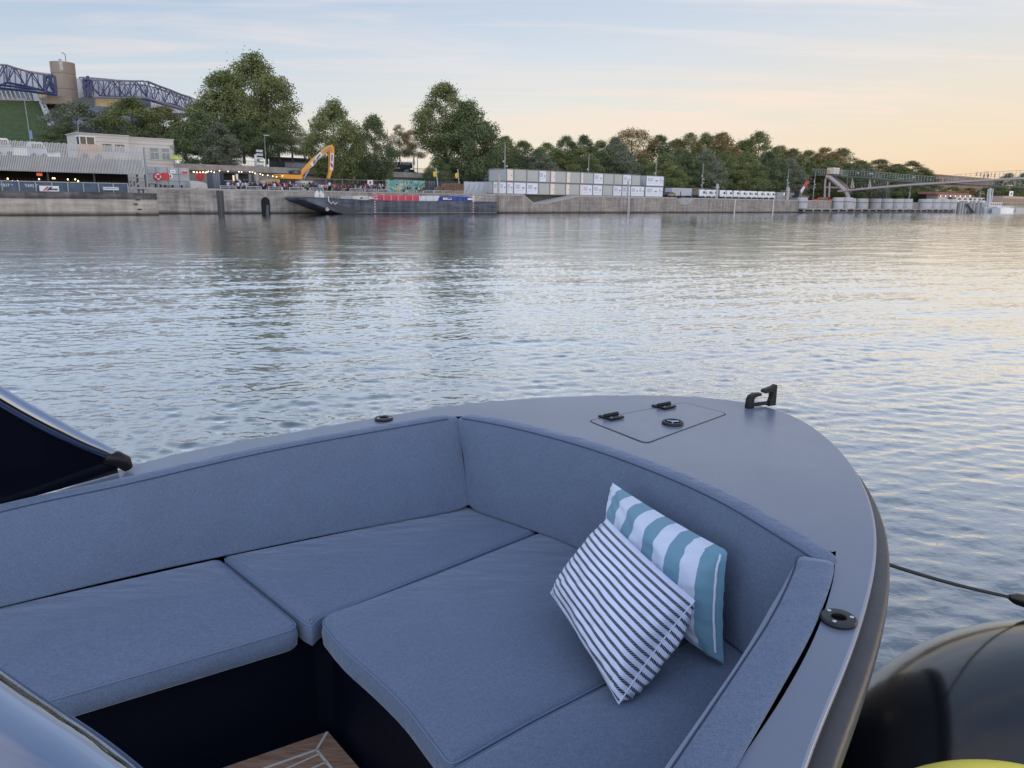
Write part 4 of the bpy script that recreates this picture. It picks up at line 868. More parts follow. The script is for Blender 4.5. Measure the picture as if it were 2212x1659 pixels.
# ------------------------------------------------------------------ containers
PAN = mat('grey_green_panel', (.40,.40,.36), .7, var=.08, scale=.4); PNK = mat('peach_lit_panel', (.72,.60,.52), .6, var=.05); LPAN = mat('white_printed_panel', (.66,.67,.70), .6, var=.06); CFR = mat('container_frame', (.2,.2,.2), .6, var=.1); PRN = mat('grey_print', (.25,.27,.32), .7)  # warm afterglow is put into the peach panel colour
def cont(xa, xb, kinds, tier, label, off=3., dep=6.06):
    sa, sb = S(z4(xa,0)[0], off), S(z4(xb,0)[0], off); zb_ = ZQ+.06+tier*2.72; ht = 2.66
    t_ = q_thing('portable_cabin', label, 'container', (sa+sb)/2, off, zb_, 'stacked site cabins on the quay')
    mb = MB(); mb.box((sa+.02,off+.08,zb_+.04),(sb-.02,off+dep-.08,zb_+ht-.04)); mb.build('walls', mat('cabin_side', (.4,.4,.38), .7), t_)
    fr = MB()
    for s_ in (sa, sb-.16):
        for o_ in (off, off+dep-.16): fr.box((s_,o_,zb_),(s_+.16,o_+.16,zb_+ht))
    for z_ in (zb_, zb_+ht-.16):
        fr.box((sa+.16,off+.005,z_),(sb-.16,off+.15,z_+.16)); fr.box((sa+.16,off+dep-.15,z_),(sb-.16,off+dep-.005,z_+.16))
        fr.box((sa+.005,off+.16,z_),(sa+.15,off+dep-.16,z_+.16)); fr.box((sb-.15,off+.16,z_),(sb-.005,off+dep-.16,z_+.16))
    fr.build('frame', CFR, t_)
    a = sa+.17; tot = sum(k[1] for k in kinds); L_ = sb-sa-.34
    for kd, wd in kinds:
        b = a+L_*wd/tot
        m_ = {'g': PAN, 'w': LPAN, 'p': PNK}[kd]; mb = MB(); mb.box((a+.02,off+.04,zb_+.17),(b-.02,off+.075,zb_+ht-.17)); pn = mb.build('panel', m_, t_)
        if kd == 'w':
            pr = MB(); w_ = b-a
            for i_ in range(4): pr.box((a+.1*w_,off+.025,zb_+1.95-i_*.24),(a+(.55-.09*(i_ % 2))*w_,off+.038,zb_+2.06-i_*.24))
            pr.box((a+.68*w_,off+.025,zb_+1.25),(a+.88*w_,off+.038,zb_+1.6)); pr.wall([(a+.1*w_,zb_+.7),(a+.9*w_,zb_+.95),(a+.9*w_,zb_+1.0),(a+.1*w_,zb_+.76)], off+.025, off+.038)
            pr.build('printed_text', PRN, pn)
        if kd == 'p': pr = MB(); pr.box((b-.35*(b-a),off+.02,zb_+1.2),(b-.2*(b-a),off+.038,zb_+1.35)); pr.build('door_handle', DK, pn)
        a = b
ords = ['first','second','third','fourth','fifth','sixth','seventh','eighth','ninth','tenth','eleventh','twelfth','thirteenth','fourteenth','fifteenth']
up = [(232,303,[('p',1)]),(303,433,[('g',1)]),(433,553,[('g',1)]),(553,668,[('w',.7),('g',.4)]),(668,825,[('p',.3),('g',.75)]),(825,968,[('p',.25),('g',.75)]),(968,1098,[('p',.18),('g',.8)]),(1098,1195,[('w',1)]),(1195,1300,[('g',1)]),(1300,1387,[('g',1)]),(1387,1475,[('w',1)]),(1475,1565,[('g',1)])]
lo = [(95,232,[('w',1),('w',1)]),(232,303,[('w',1)]),(303,430,[('w',1)]),(430,550,[('w',1)]),(550,664,[('g',1)]),(664,822,[('p',.3),('g',.75)]),(822,962,[('p',.25),('g',.75)]),(962,1092,[('p',.2),('w',.8)]),(1092,1190,[('w',1)]),(1190,1293,[('g',1)]),(1293,1383,[('w',1)]),(1383,1470,[('w',1)]),(1470,1610,[('w',.6),('w',.4)])]
desc = {'g': 'grey green panel', 'w': 'white printed panel', 'p': 'afterglow tinted peach door panel'}
for i, (a, b, k) in enumerate(up): cont(a, b, k, 1, '%s cabin from the left in the upper tier, %s' % (ords[i], ' and '.join(desc[q[0]] for q in k[:2])))
for i, (a, b, k) in enumerate(lo): cont(a, b, k, 0, '%s cabin from the left in the lower tier, %s' % (ords[i], ' and '.join(dict.fromkeys(desc[q[0]] for q in k[:2]))))
cont(1620, 1798, [('w',.75),('w',.25)], 1, 'upper white printed cabin of the separate pair right of long row'); cont(1615, 1795, [('w',.75),('w',.25)], 0, 'lower white printed cabin of the separate pair right of long row')
cont(112, 228, [('p',1)], 1.15, 'afterglow tinted peach cabin set back behind the left end of upper tier', off=12)
# pipe frame in front of the stack
def light_mast(zf, zx, y0, y1, label, off=4.5, first=None):
    px, py = zf(zx, y0); s_, zt_ = hit(px, py, off); b = zf(zx, y1)
    t_ = q_thing('lighting_mast', label, 'mast', s_, off, ZQ, 'tall quay lighting masts')
    mb = MB(); mb.bar((s_,off,ZQ),(s_,off,zt_),.17,8,r2=.08); mb.build('pole', GREY, t_)
    for k, (dz, sd) in enumerate(((.36,-1),(.45,1),(.55,1),(.62,-1))):
        z_ = zt_-(zt_-ZQ)*dz; mb = MB(); mb.bar((s_,off,z_),(s_+.45*sd,off,z_),.05); mb.lathe((s_+.5*sd,off-.1,z_-.2),[(.12,0),(.2,.15),(.18,.35),(.05,.4)],8); mb.build('floodlight', mat('lamp_housing', (.42,.43,.44), .4), t_)
light_mast(z4, 218, 280, 800, 'tall slim light mast at the left end of container stack')
light_mast(z4, 1058, 395, 800, 'slim light mast rising behind the middle of container stack', 10)
light_mast(z4, 1733, 450, 800, 'slim light mast behind the separate pair of cabins', 10)
light_mast(z5, 303, 520, 900, 'slim light mast above the first white truck', 12)
light_mast(z5, 1400, 590, 985, 'slim light mast right of the last white truck', 6)
light_mast(z5, 1745, 620, 920, 'slim light mast left of the footbridge landing', 8)
light_mast(z5, 2158, 690, 960, 'slim light mast in front of the bridge leg', 8)
light_mast(z6, 820, 480, 640, 'light mast under the middle of the bridge', 8)
light_mast(z3, 960, 0-60, 440, 'tall light mast left of the graffiti wall', 19)
light_mast(z6, 545, 415, 600, 'short light mast under the left bridge span', 10)
light_mast(z6, 1685, 490, 650, 'light mast near the moored boats at far right', 8)
# concrete totems / frames
def totem(zf, zx, y0, y1, off, label, w_=.5):
    px, py = zf(zx, y0); s_, zt_ = hit(px, py, off); mb = MB(); mb.box((s_-w_/2,off,ZQ),(s_+w_/2,off+.5,zt_)); mb.box((s_-w_*.9,off-.1,zt_-1.1),(s_+w_*.9,off+.6,zt_-.7)); tag(mb.build('mooring_post', mat('pale_post', (.42,.39,.37), .8), None, (s_,off,ZQ), 'q', bevel=.04), label, 'post')
totem(z5, 494, 785, 970, 1.5, 'pale mooring post in front of the white trucks'); totem(z5, 1405, 830, 985, 2.5, 'pale mooring post right of white truck row', .8)
totem(z4, 1458, 660, 820, 1.5, 'dark topped pipe post at the right of container stack', .25); totem(z4, 160, 600, 800, 1.5, 'slim grey post at the left end of container stack', .3)
# ------------------------------------------------------------------ trees
def leaf_mat(name, c0, c1, c2):
    m, t, b = nt(name); tc = t.nodes.new('ShaderNodeTexCoord'); g = t.nodes.new('ShaderNodeNewGeometry')
    n = t.nodes.new('ShaderNodeTexNoise'); n.inputs['Scale'].default_value = .28; n.inputs['Detail'].default_value = 4; n.inputs['Roughness'].default_value = .7; lk(t, g.outputs['Position'], n.inputs['Vector'])
    a = t.nodes.new('ShaderNodeMath'); a.operation = 'MULTIPLY_ADD'; a.inputs[1].default_value = .24; lk(t, g.outputs['Random Per Island'], a.inputs[0]); lk(t, n.outputs['Fac'], a.inputs[2])
    r = t.nodes.new('ShaderNodeValToRGB'); cr = r.color_ramp; cr.elements.new(.5)
    for e, (p, c) in zip(cr.elements, ((.40, c0), (.60, c1), (.84, c2))): e.position = p; e.color = c+(1,)
    lk(t, a.outputs[0], r.inputs[0]); lk(t, r.outputs[0], b.inputs['Base Color']); b.inputs['Roughness'].default_value = .7; b.inputs['Specular IOR Level'].default_value = .2
    return m
LF = {'g': leaf_mat('plane_foliage', (0.070,0.085,0.032), (0.152,0.176,0.063), (0.253,0.260,0.104)), 'd': leaf_mat('dark_foliage', (0.044,0.062,0.029), (0.107,0.139,0.061), (0.177,0.200,0.088)),
      'o': leaf_mat('turning_foliage', (0.107,0.085,0.037), (0.240,0.176,0.067), (0.380,0.242,0.104)), 'y': leaf_mat('olive_foliage', (0.089,0.087,0.037), (0.196,0.187,0.076), (0.304,0.266,0.116)), 's': leaf_mat('grey_foliage', (0.083,0.097,0.061), (0.177,0.194,0.128), (0.253,0.260,0.171))}
BARK = mat('plane_bark', (.17,.14,.11), .95, var=.35, scale=2.)
def tree_meshes(seed, nb, nl, cb=.22, top=.5, holes=.0, leaf=.5, BR0=1.2, BR1=2.7):
    """unit: 20 m tall, 16 m wide; returns (crown mesh, trunk mesh)"""
    R_ = np.random.default_rng(seed); H0, W0 = 20., 16.
    cz0 = H0*cb; blobs = []
    for i in range(nb):
        f = R_.random()**1.05; zz_ = cz0+(H0-cz0)*(.08+.86*f)
        wr = math.sin(PI*min(1, max(0, (f*.78+.2))))**.8*(.9 if f < top else .9-.35*(f-top))
        rr = W0/2*wr*(.3+.7*math.sqrt(R_.random()))*.98; a = R_.random()*2*PI
        blobs.append((rr*math.cos(a), rr*math.sin(a), zz_, R_.uniform(BR0, BR1)*(1-.3*f)))
    blobs = np.array(blobs); wts = blobs[:, 3]**2; wts /= wts.sum(); idx = R_.choice(nb, nl, p=wts)
    d = R_.normal(size=(nl, 3)); d /= np.linalg.norm(d, axis=1)[:, None]
    rad = blobs[idx, 3]*(.45+.6*R_.random(nl)**.7); c = blobs[idx, :3]+d*rad[:, None]*np.array([1, 1, .8])
    c += R_.normal(size=(nl, 3))*np.where(R_.random(nl) < .18, .55, .12)[:, None]
    u = R_.normal(size=(nl, 3)); u /= np.linalg.norm(u, axis=1)[:, None]; v = np.cross(u, d+R_.normal(size=(nl, 3))*.7); v /= np.linalg.norm(v, axis=1)[:, None]+1e-9
    sz = leaf*R_.uniform(.5, 1.1, nl); u *= sz[:, None]*.5; v *= sz[:, None]*.33
    P4 = np.stack([c-u, c-v, c+u, c+v], 1).reshape(-1, 3)
    me = bpy.data.meshes.new('crown'); me.vertices.add(nl*4); me.vertices.foreach_set('co', P4.astype(np.float32).ravel())
    me.loops.add(nl*4); me.loops.foreach_set('vertex_index', np.arange(nl*4, dtype=np.int32)); me.polygons.add(nl); me.polygons.foreach_set('loop_start', np.arange(0, nl*4, 4, dtype=np.int32)); me.update(); me.validate()
    me.materials.append(LF['g'])
    tb = MB(); fk = (0, 0, H0*max(cb, .2)); tb.tube([(0,0,-.3),(.1,0,H0*.1),fk], [.5,.38,.33], 8)
    lead = (.4, .2, H0*.72); tb.tube([fk, lead], [.3,.1], 6)
    for bl in blobs[np.argsort(-blobs[:, 3])][:14]:
        b_ = Vector(bl[:3]); f_ = Vector(fk).lerp(Vector(lead), R_.random()*.6); mid_ = f_.lerp(b_, .5)+Vector((0, 0, -.5)); tb.tube([f_, mid_, b_], [.16,.1,.04], 5)
    mt_ = bpy.data.meshes.new('trunk'); mt_.from_pydata(tb.v, [], tb.f); mt_.materials.append(BARK); mt_.update()
    return me, mt_
TM = {'full': [tree_meshes(s_, 150, 30000, .1, leaf=.42, BR0=.9, BR1=2.4) for s_ in (1, 2, 3)], 'open': [tree_meshes(s_, 60, 14000, .16, .6, leaf=.4) for s_ in (11, 12, 13)], 'low': [tree_meshes(s_, 190, 28000, -.06, leaf=.42, BR0=.8, BR1=2.1) for s_ in (21, 22, 23, 24)]}
tn = [0]
def tree(px, ytop, ybase, wpx, off, kind, col, label, zbase=None, group=None):
    tn[0] += 1; s_, zt_ = hit(px, ytop, off); zb_ = zbase if zbase is not None else Z(px, ybase, off)
    if zbase is None: zb_ = max(zb_, ZQ if off < 23 else ZU)
    wm = abs(S(px+wpx/2, off)-S(px-wpx/2, off))*.98
    dd_ = Vector(W(s_, off, 0)[:2]).length; wm = wpx*dd_/F*1.18
    t_ = q_thing('tree', label, 'tree', s_, off, zb_, group); rz = QA+tn[0]*2.1; t_.rotation_euler = (0, 0, rz)
    hh_ = zt_-zb_; ms = TM[kind][tn[0] % len(TM[kind])]; t_.scale = (wm/16, wm/16, hh_/20)
    for nm, me, m_ in (('crown', ms[0], LF[col]), ('trunk', ms[1], BARK)):
        o = bpy.data.objects.new(nm, me); COL.objects.link(o); o.parent = t_; o.material_slots[0].link = 'OBJECT'; o.material_slots[0].material = m_
    return t_
T = tree
T(165, 216, 330, 120, 60, 'full', 's', 'grey green tree in front of the concrete tower base')
T(138, 262, 330, 80, 45, 'low', 'd', 'low dark tree beside the edge of the grass slope')
T(278, 206, 330, 115, 52, 'full', 'g', 'rounded green tree standing behind the cream building')
T(352, 225, 335, 95, 55, 'full', 'y', 'olive tree between the blue roof truss and the tallest tree')
T(395, 262, 345, 90, 45, 'full', 'g', 'mid green tree at the foot of the sloping truss end')
T(432, 235, 352, 115, 34, 'low', 'd', 'dense dark tree immediately right of the cream building', 6.5)
T(470, 262, 362, 85, 30, 'low', 's', 'grey leaved tree below the left side of the tallest tree')
T(480, 150, 345, 135, 42, 'full', 'g', 'left limb mass of the tallest plane tree on the bank')
T(540, 106, 345, 150, 44, 'full', 'g', 'tallest plane tree on the left bank')
T(592, 152, 345, 85, 46, 'open', 'y', 'right hand olive companion of the tallest plane tree')
T(522, 258, 352, 90, 32, 'full', 'd', 'dark understorey tree below the tallest plane tree')
T(572, 265, 354, 70, 32, 'full', 'd', 'dark small tree left of the excavator boom')
T(628, 262, 350, 75, 34, 'open', 'g', 'thin light crowned tree above the excavator cab')
T(655, 285, 352, 50, 60, 'open', 's', 'sparse tree with pale sky gaps behind the excavator boom')
T(716, 208, 385, 112, 20, 'full', 'g', 'tall plane tree with bare trunk in front of the stone wall', ZQ)
T(758, 265, 388, 70, 19, 'open', 'd', 'smaller dark plane tree beside the bare trunked one', ZQ)
T(806, 246, 385, 88, 21, 'full', 'd', 'dark rounded plane tree between trunk and tall light mast', ZQ)
T(862, 268, 355, 55, 40, 'open', 'y', 'olive gappy tree behind the long dark banner trailer')
T(893, 276, 355, 60, 46, 'open', 'o', 'yellowing tree with sky gaps above the graffiti wall')
T(960, 176, 350, 120, 26, 'full', 'g', 'tall broad plane tree with high crown above the pallets')
T(1008, 210, 386, 130, 21, 'full', 'd', 'second plane tree of the tall pair, showing its thick trunk', ZQ)
T(944, 335, 392, 62, 18, 'low', 'd', 'small leafy bush tree beside the yellow flags', ZQ)
T(1043, 262, 388, 85, 26, 'full', 'd', 'shoulder tree falling away right of the tall plane pair')
rowb = [(1092,290,62,'g'),(1130,300,66,'d'),(1180,304,64,'g'),(1222,290,62,'d'),(1262,288,60,'d'),(1300,300,60,'g'),(1332,292,60,'s'),(1370,272,88,'o'),(1425,288,66,'d'),(1462,296,62,'y'),(1492,282,62,'y'),(1528,284,66,'g'),(1562,282,72,'o'),(1605,300,60,'g'),(1640,278,74,'g'),(1685,312,60,'o'),(1715,318,58,'y'),(1750,322,58,'g'),(1785,315,64,'o'),(1822,317,64,'y'),(1860,345,54,'g'),(1900,342,62,'y'),(1938,352,56,'g'),(1972,346,56,'y'),(1996,366,40,'g')]
for i, (px, yt, wd, c_) in enumerate(rowb):
    T(px, yt, 400, wd*1.3, 48+5*(i % 2), 'open' if c_ in 'o' and px < 1500 else 'low', c_, '%s tree in the back row at right, number %s' % ({'g':'green','d':'dark green','s':'grey green','o':'brown tinged','y':'olive'}[c_], ['one','two','three','four','five','six','seven','eight','nine','ten','eleven','twelve','thirteen','fourteen','fifteen','sixteen','seventeen','eighteen','nineteen','twenty','twenty one','twenty two','twenty three','twenty four','twenty five'][i]), group='trees along the right bank')
rowf = [(1078,335),(1120,330),(1165,328),(1210,322),(1255,316),(1300,322),(1345,325),(1388,340),(1440,330),(1485,326),(1530,318),(1572,322),(1618,325),(1662,322),(1705,340),(1750,345),(1795,342),(1838,348),(1880,362),(1920,370),(1960,375),(1998,385)]
for i, (px, yt) in enumerate(rowf):
    T(px, yt, 400, 100-i*1.2, (30 if px < 1430 else 18)+3*(i % 2), 'low', 'gdsg'[i % 4], '%s rounded tree in the front row, %s' % ({'g':'green','d':'dark','s':'grey green'}['gdsg'[i % 4]], ('behind stacked cabins, place ' if px < 1420 else 'behind white trucks, place ' if px < 1700 else 'behind the footbridge, place ')+['one','two','three','four','five','six','seven','eight','nine','ten','eleven','twelve','thirteen','fourteen','fifteen','sixteen','seventeen','eighteen','nineteen','twenty','twenty one','twenty two'][i]), zbase=ZQ+(2 if px<1430 else 0), group='trees along the right bank')
# ------------------------------------------------------------------ arena on the left
ar = q_thing('arena', 'sports arena with grass slope, round concrete tower and blue steel roof frames', 'arena', S(150,85), 85, ZU)
oa = 70.
def XY(zx, zy, o): return hit(*z1(zx, zy), o)
def poly(o, pts): return [XY(a, b, o) for a, b in pts]
def slope_mesh(pts_lo, pts_hi, o_lo, o_hi):
    a = [(*XY(*p, o_lo), ) for p in pts_lo]; b = [(*XY(*p, o_hi), ) for p in pts_hi]
    return [(q[0], o_lo, q[1]) for q in a], [(q[0], o_hi, q[1]) for q in b]
GR = mat('slope_grass', (.05,.075,.022), .95, var=.35, scale=1.2, bump=.8, bscale=6, stretch=(1,1,.25))
lo_, hi_ = slope_mesh([(-900,960),(470,960)], [(-900,545),(338,577)], 62, 84)
mb = MB(); mb.add([lo_[0], lo_[1], hi_[1], hi_[0]], [(0,1,2,3)]); mb.build('grass_slope', GR, ar)
lo2, hi2 = slope_mesh([(452,860),(500,900)], [(338,577),(372,585)], 61.5, 83.5)
mb = MB()
for k in range(9): 
    f = k/8; a = Vector(lo2[0]).lerp(Vector(hi2[0]), f); b = Vector(lo2[1]).lerp(Vector(hi2[1]), f); mb.bar(a, b, .22, 5)
mb.bar(lo2[0], hi2[0], .3, 6); mb.bar(lo2[1], hi2[1], .25, 6); mb.build('slope_edge_frame', mat('frame_grey', (.4,.39,.40), .6), ar)
lo3, hi3 = slope_mesh([(500,900),(1300,900)], [(375,590),(1280,650)], 66, 86)
mb = MB(); mb.add([lo3[0], lo3[1], hi3[1], hi3[0]], [(0,1,2,3)]); mb.build('dark_glass_slope', mat('slope_glazing', (.10,.12,.14), .25, var=.3, scale=.3, spec=.7), ar)
mb = MB(); mb.wall(poly(84, [(-900,470),(275,495),(345,578),(-900,560)]), 84, 85); mb.build('glazed_band', mat('clerestory_glass', (.16,.2,.25), .15, var=.3, scale=.25, spec=.8), ar)
mb = MB()
for k in range(10): x_ = -40+k*38; a = XY(x_-30,486+k*1.0,83.9); b = XY(x_,565,83.9); mb.bar((a[0],83.9,a[1]),(b[0],83.9,b[1]),.12,4)
mb.build('mullions', WHITE, ar)
mb = MB(); mb.wall(poly(83.5, [(268,495),(308,497),(338,577),(290,575)]), 83.4, 83.8); mb.build('white_fin', mat('fin_white', (.6,.64,.7), .4), ar)
CONC = mat('arena_concrete', (.30,.24,.185), .95, var=.22, scale=.15, stretch=(1,1,.3))
mb = MB(); mb.wall(poly(80, [(398,528),(600,536),(612,604),(400,596)]), 80, 92); mb.build('plinth', CONC, ar)
# round tower
c0 = XY(560,232,86); sl, _ = XY(450,240,86); sr, _ = XY(668,240,86); sl2, zbt = XY(492,600,86); sr2, _ = XY(706,600,86)
rt, rb_ = (sr-sl)/2*.97, (sr2-sl2)/2*.97; zt_ = XY(560,236,86)[1]; ctr = ((sl+sr)/2, 90.); zj1 = XY(560,338,86)[1]; zj2 = XY(560,468,86)[1]
mb = MB(); mb.lathe((ctr[0], ctr[1], 0), [(rb_,zbt-14),(rb_*1.0,zbt)]+[(rb_+(rt-rb_)*(z_-zbt)/(zt_-zbt)-d_, z_) for z_, d_ in ((zj2-.15,0),(zj2-.1,.1),(zj2+.1,.1),(zj2+.15,0),(zj1-.15,0),(zj1-.1,.1),(zj1+.1,.1),(zj1+.15,0))]+[(rt,zt_),(rt-.6,zt_),(rt-.6,zt_-2)], 32)
mb.build('round_tower', CONC, ar, smooth=True, angle=30)
a = XY(512,222,84); b = XY(522,315,84); mb = MB(); mb.wall(poly(82, [(500,220),(518,228),(530,315),(515,320)]), 81.5, 83); mb.build('tower_fin', mat('fin_concrete', (.5,.44,.38), .9), ar)
a = XY(555,222,88); b = XY(549,180,88); mb = MB(); mb.bar((a[0],88,a[1]-1),(b[0],88,b[1]),.08,5); mb.bar((b[0],88,b[1]),(b[0]-.7,88,b[1]+.3),.08,5); mb.build('aerial', DK, ar)
# glass volume and roof frames
SG = mat('silver_roof_glass', (.42,.45,.51), .2, var=.2, scale=.12, spec=.8)
mb = MB(); mb.wall(poly(92, [(-900,250),(60,290),(200,312),(470,350),(480,520),(200,470),(-900,450)]), 92, 120); mb.build('glass_volume', SG, ar)
mb = MB(); mb.wall(poly(92, [(690,368),(990,398),(1150,415),(1260,500),(1270,545),(700,540)]), 92, 120); mb.build('glass_volume', SG, ar)
mb = MB(); mb.wall(poly(98, [(1150,415),(1640,555),(1690,690),(1280,660),(1260,500)]), 98, 120); mb.build('glass_volume', SG, ar)
SEAM = mat('blue_grey_mullion', (.10,.12,.18), .5)
for rg in (range(-20, 470, 48), range(735, 1260, 45)):
    for zx in rg:
        mb = MB(); yt = 280+.17*zx if zx < 480 else 368+.09*(zx-690); yb = 470 if zx < 480 else 540; a = XY(zx,yt,91.8); b = XY(zx+12,yb,91.8); mb.bar((a[0],91.8,a[1]),(b[0],91.8,b[1]),.1,4); mb.build('glazing_bar', SEAM, ar)
NB = mat('navy_blue_steel', (.022,.032,.10), .4, var=.15); GS = mat('grey_steel_chord', (.20,.19,.22), .5)
def truss(o, top_, bot_, name, dia=.2, depth_=3.5):
    tp_ = [(*XY(*p, o),) for p in top_]; bt = [(*XY(*p, o),) for p in bot_]; mb = MB(); n = len(tp_)
    T3 = [Vector((q[0], o, q[1])) for q in tp_]; B3 = [Vector((q[0], o-depth_*0, q[1])) for q in bt]; T4 = [v+Vector((0, depth_, .5)) for v in T3]
    ch = MB()
    for i in range(n-1): ch.bar(T3[i], T3[i+1], dia); ch.bar(T4[i], T4[i+1], dia*.8)
    ch.build('top_chord', GS, ar); ch = MB()
    for i in range(len(B3)-1): ch.bar(B3[i], B3[i+1], dia*1.3)
    ch.build('bottom_chord', NB, ar)
    for i in range(n-1):
        if i < len(B3): mb.bar(T3[i], B3[i], dia*.7, 5); mb.bar(T4[i], B3[i], dia*.5, 5); mb.bar(T3[i+1], B3[i], dia*.7, 5); mb.bar(T3[i], T4[i+1], dia*.4, 4); mb.bar(T4[i+1], B3[i], dia*.5, 5)
    mb.build(name, NB, ar)
truss(78, [(-120,275),(55,272),(130,297),(270,335),(400,355),(462,362)], [(-60,470),(60,420),(215,450),(365,488),(455,515)], 'roof_truss')
mb = MB()
for a_, b_ in (((0,465),(480,525)),((0,440),(340,480)),((375,360),(385,505)),((405,360),(470,500)),((440,350),(380,500)),((460,365),(478,520))):
    a = XY(*a_,77.8); b = XY(*b_,77.8); mb.bar((a[0],77.8,a[1]),(b[0],77.8,b[1]),.25 if a_[0] == 0 else .3,6)
mb.build('truss_end', NB, ar)
truss(78, [(735,402),(945,402),(1150,410),(1250,410),(1350,450),(1440,482),(1530,520),(1600,540),(1660,570)], [(850,535),(1060,540),(1240,545),(1300,580),(1390,590),(1490,610),(1580,650),(1690,690)], 'roof_truss', .17)
truss(84, [(700,380),(820,385),(1000,400),(1060,440),(1200,440),(1330,465),(1430,500),(1520,540),(1620,580)], [(760,540),(900,545),(1010,540),(1120,545),(1250,570),(1350,600),(1440,625),(1540,655),(1690,685)], 'roof_truss', .12)
mb = MB()
for a_, b_ in (((705,395),(720,540)),((740,365),(745,540)),((770,400),(765,540)),((700,400),(770,405)),((700,470),(770,400))):
    a = XY(*a_,77.6); b = XY(*b_,77.6); mb.bar((a[0],77.6,a[1]),(b[0],77.6,b[1]),.35,6)
mb.build('truss_end', NB, ar)
mb = MB()
for a_, b_ in (((740,545),(1230,548)),((1230,548),(1690,695)),((1280,565),(1690,675))): a = XY(*a_,78); b = XY(*b_,78); mb.bar((a[0],78,a[1]),(b[0],78,b[1]),.3,6)
mb.build('lower_walkway', GS, ar)
mb = MB(); mb.wall(poly(95, [(800,545),(1010,545),(1010,625),(800,625)]), 94, 95); mb.build('sunset_glow_window', mat('sunset_glass', (.45,.35,.22), .2, var=.5, scale=.6, emis=(1,.75,.4,.15)), ar)  # sunset gleam on the glass, put in by colour and faint emission
mb = MB(); mb.wall(poly(95, [(316,520),(390,525),(392,590),(350,585)]), 94, 95); mb.build('sunset_glow_window', MATS['sunset_glass'], ar)
# ------------------------------------------------------------------ cream building, fence, kiosk under it
ob = 17.
def B1(zx, zy, o=ob): return XY(zx, zy, o)
bl = q_thing('office_building', 'cream panelled flat roofed building with two windows behind the slatted screen', 'building', B1(1250,900)[0], ob, ZQ)
CRM = mat('cream_panels', (.55,.50,.44), .7, var=.06, scale=.5); JNT = mat('panel_joint', (.25,.22,.2), .8)
xa, xb_, xc_ = B1(800,860)[0], B1(1068,880)[0], B1(1462,905)[0]; zr1 = B1(935,868)[1]; zr2 = B1(1262,893)[1]
mb = MB(); mb.box((xa-3,ob-1.,ZQ),(xb_,ob+5,zr1)); mb.build('wing', CRM, bl); mb = MB(); mb.box((xb_,ob,ZQ),(xc_,ob+5,zr2)); mb.build('main_block', CRM, bl)
mb = MB(); z_ = ZQ+1.
while z_ < zr2-.2: mb.box((xb_+.01,ob-.015,z_),(xc_-.01,ob+.001,z_+.05)); mb.box((xa-3,ob-1.015,z_),(xb_-.01,ob-.999,z_+.05)); z_ += .62
mb.build('panel_joints', JNT, bl)
for a_, b_ in ((1265,1336),(1363,1427)):
    sa, sb = B1(a_,1000)[0], B1(b_,1000)[0]; z0_, z1__ = B1(1340,1068)[1], B1(1340,974)[1]; mb = MB(); mb.box((sa,ob-.06,z0_),(sb,ob+.02,z1__)); w_ = mb.build('window', mat('pale_window_glass', (.20,.24,.25), .2, var=.15, scale=.8), bl)
    mb = MB(); 
    for x0_, x1_, y0_, y1_ in ((sa-.1,sa,z0_,z1__),(sb,sb+.1,z0_,z1__),(sa-.1,sb+.1,z1__,z1__+.1),(sa-.1,sb+.1,z0_-.12,z0_),(sa,sb,z1__-.75,z1__-.65),((sa+sb)/2-.04,(sa+sb)/2+.04,z0_,z1__-.75)): mb.box((x0_,ob-.1,y0_),(x1_,ob-.061,y1_))
    mb.build('frame', OFFW, w_)
for a_, b_ in ((855,930),(960,1035)):
    sa, sb = B1(a_,1000)[0], B1(b_,1000)[0]; z1__ = B1(940,944)[1]; mb = MB(); mb.box((sa,ob-1.06,z1__-1.2),(sb,ob-1.001,z1__)); mb.build('window', GLS, bl)
mb = MB(); mb.box((xa-3.2,ob-1.2,zr1),(xb_+.1,ob+5.1,zr1+.12)); mb.box((xb_+.1,ob-.15,zr2),(xc_+.15,ob+5.1,zr2+.12)); mb.build('roof_edge', OFFW, bl)
mb = MB(); mb.bar((xa-2,ob+.5,zr1+.75),(xb_,ob+.5,zr1+.75),.04,4); mb.bar((xb_,ob+.5,zr2+.6),(xc_-1,ob+.5,zr2+.6),.04,4)
k = xa-2
while k < xc_-1: zz_ = zr1+.1 if k < xb_ else zr2+.1; mb.bar((k,ob+.5,zz_),(k,ob+.5,zz_+.6),.035,4); k += 1.6
mb.build('roof_rail', DK, bl)
mb = MB(); mb.bar((xc_-.15,ob-.12,ZQ+1),(xc_-.15,ob-.12,zr2-.7),.07); mb.box((xc_-.6,ob-.35,zr2-1.3),(xc_-.05,ob-.05,zr2-.9)); mb.build('downpipe', GREY, bl)
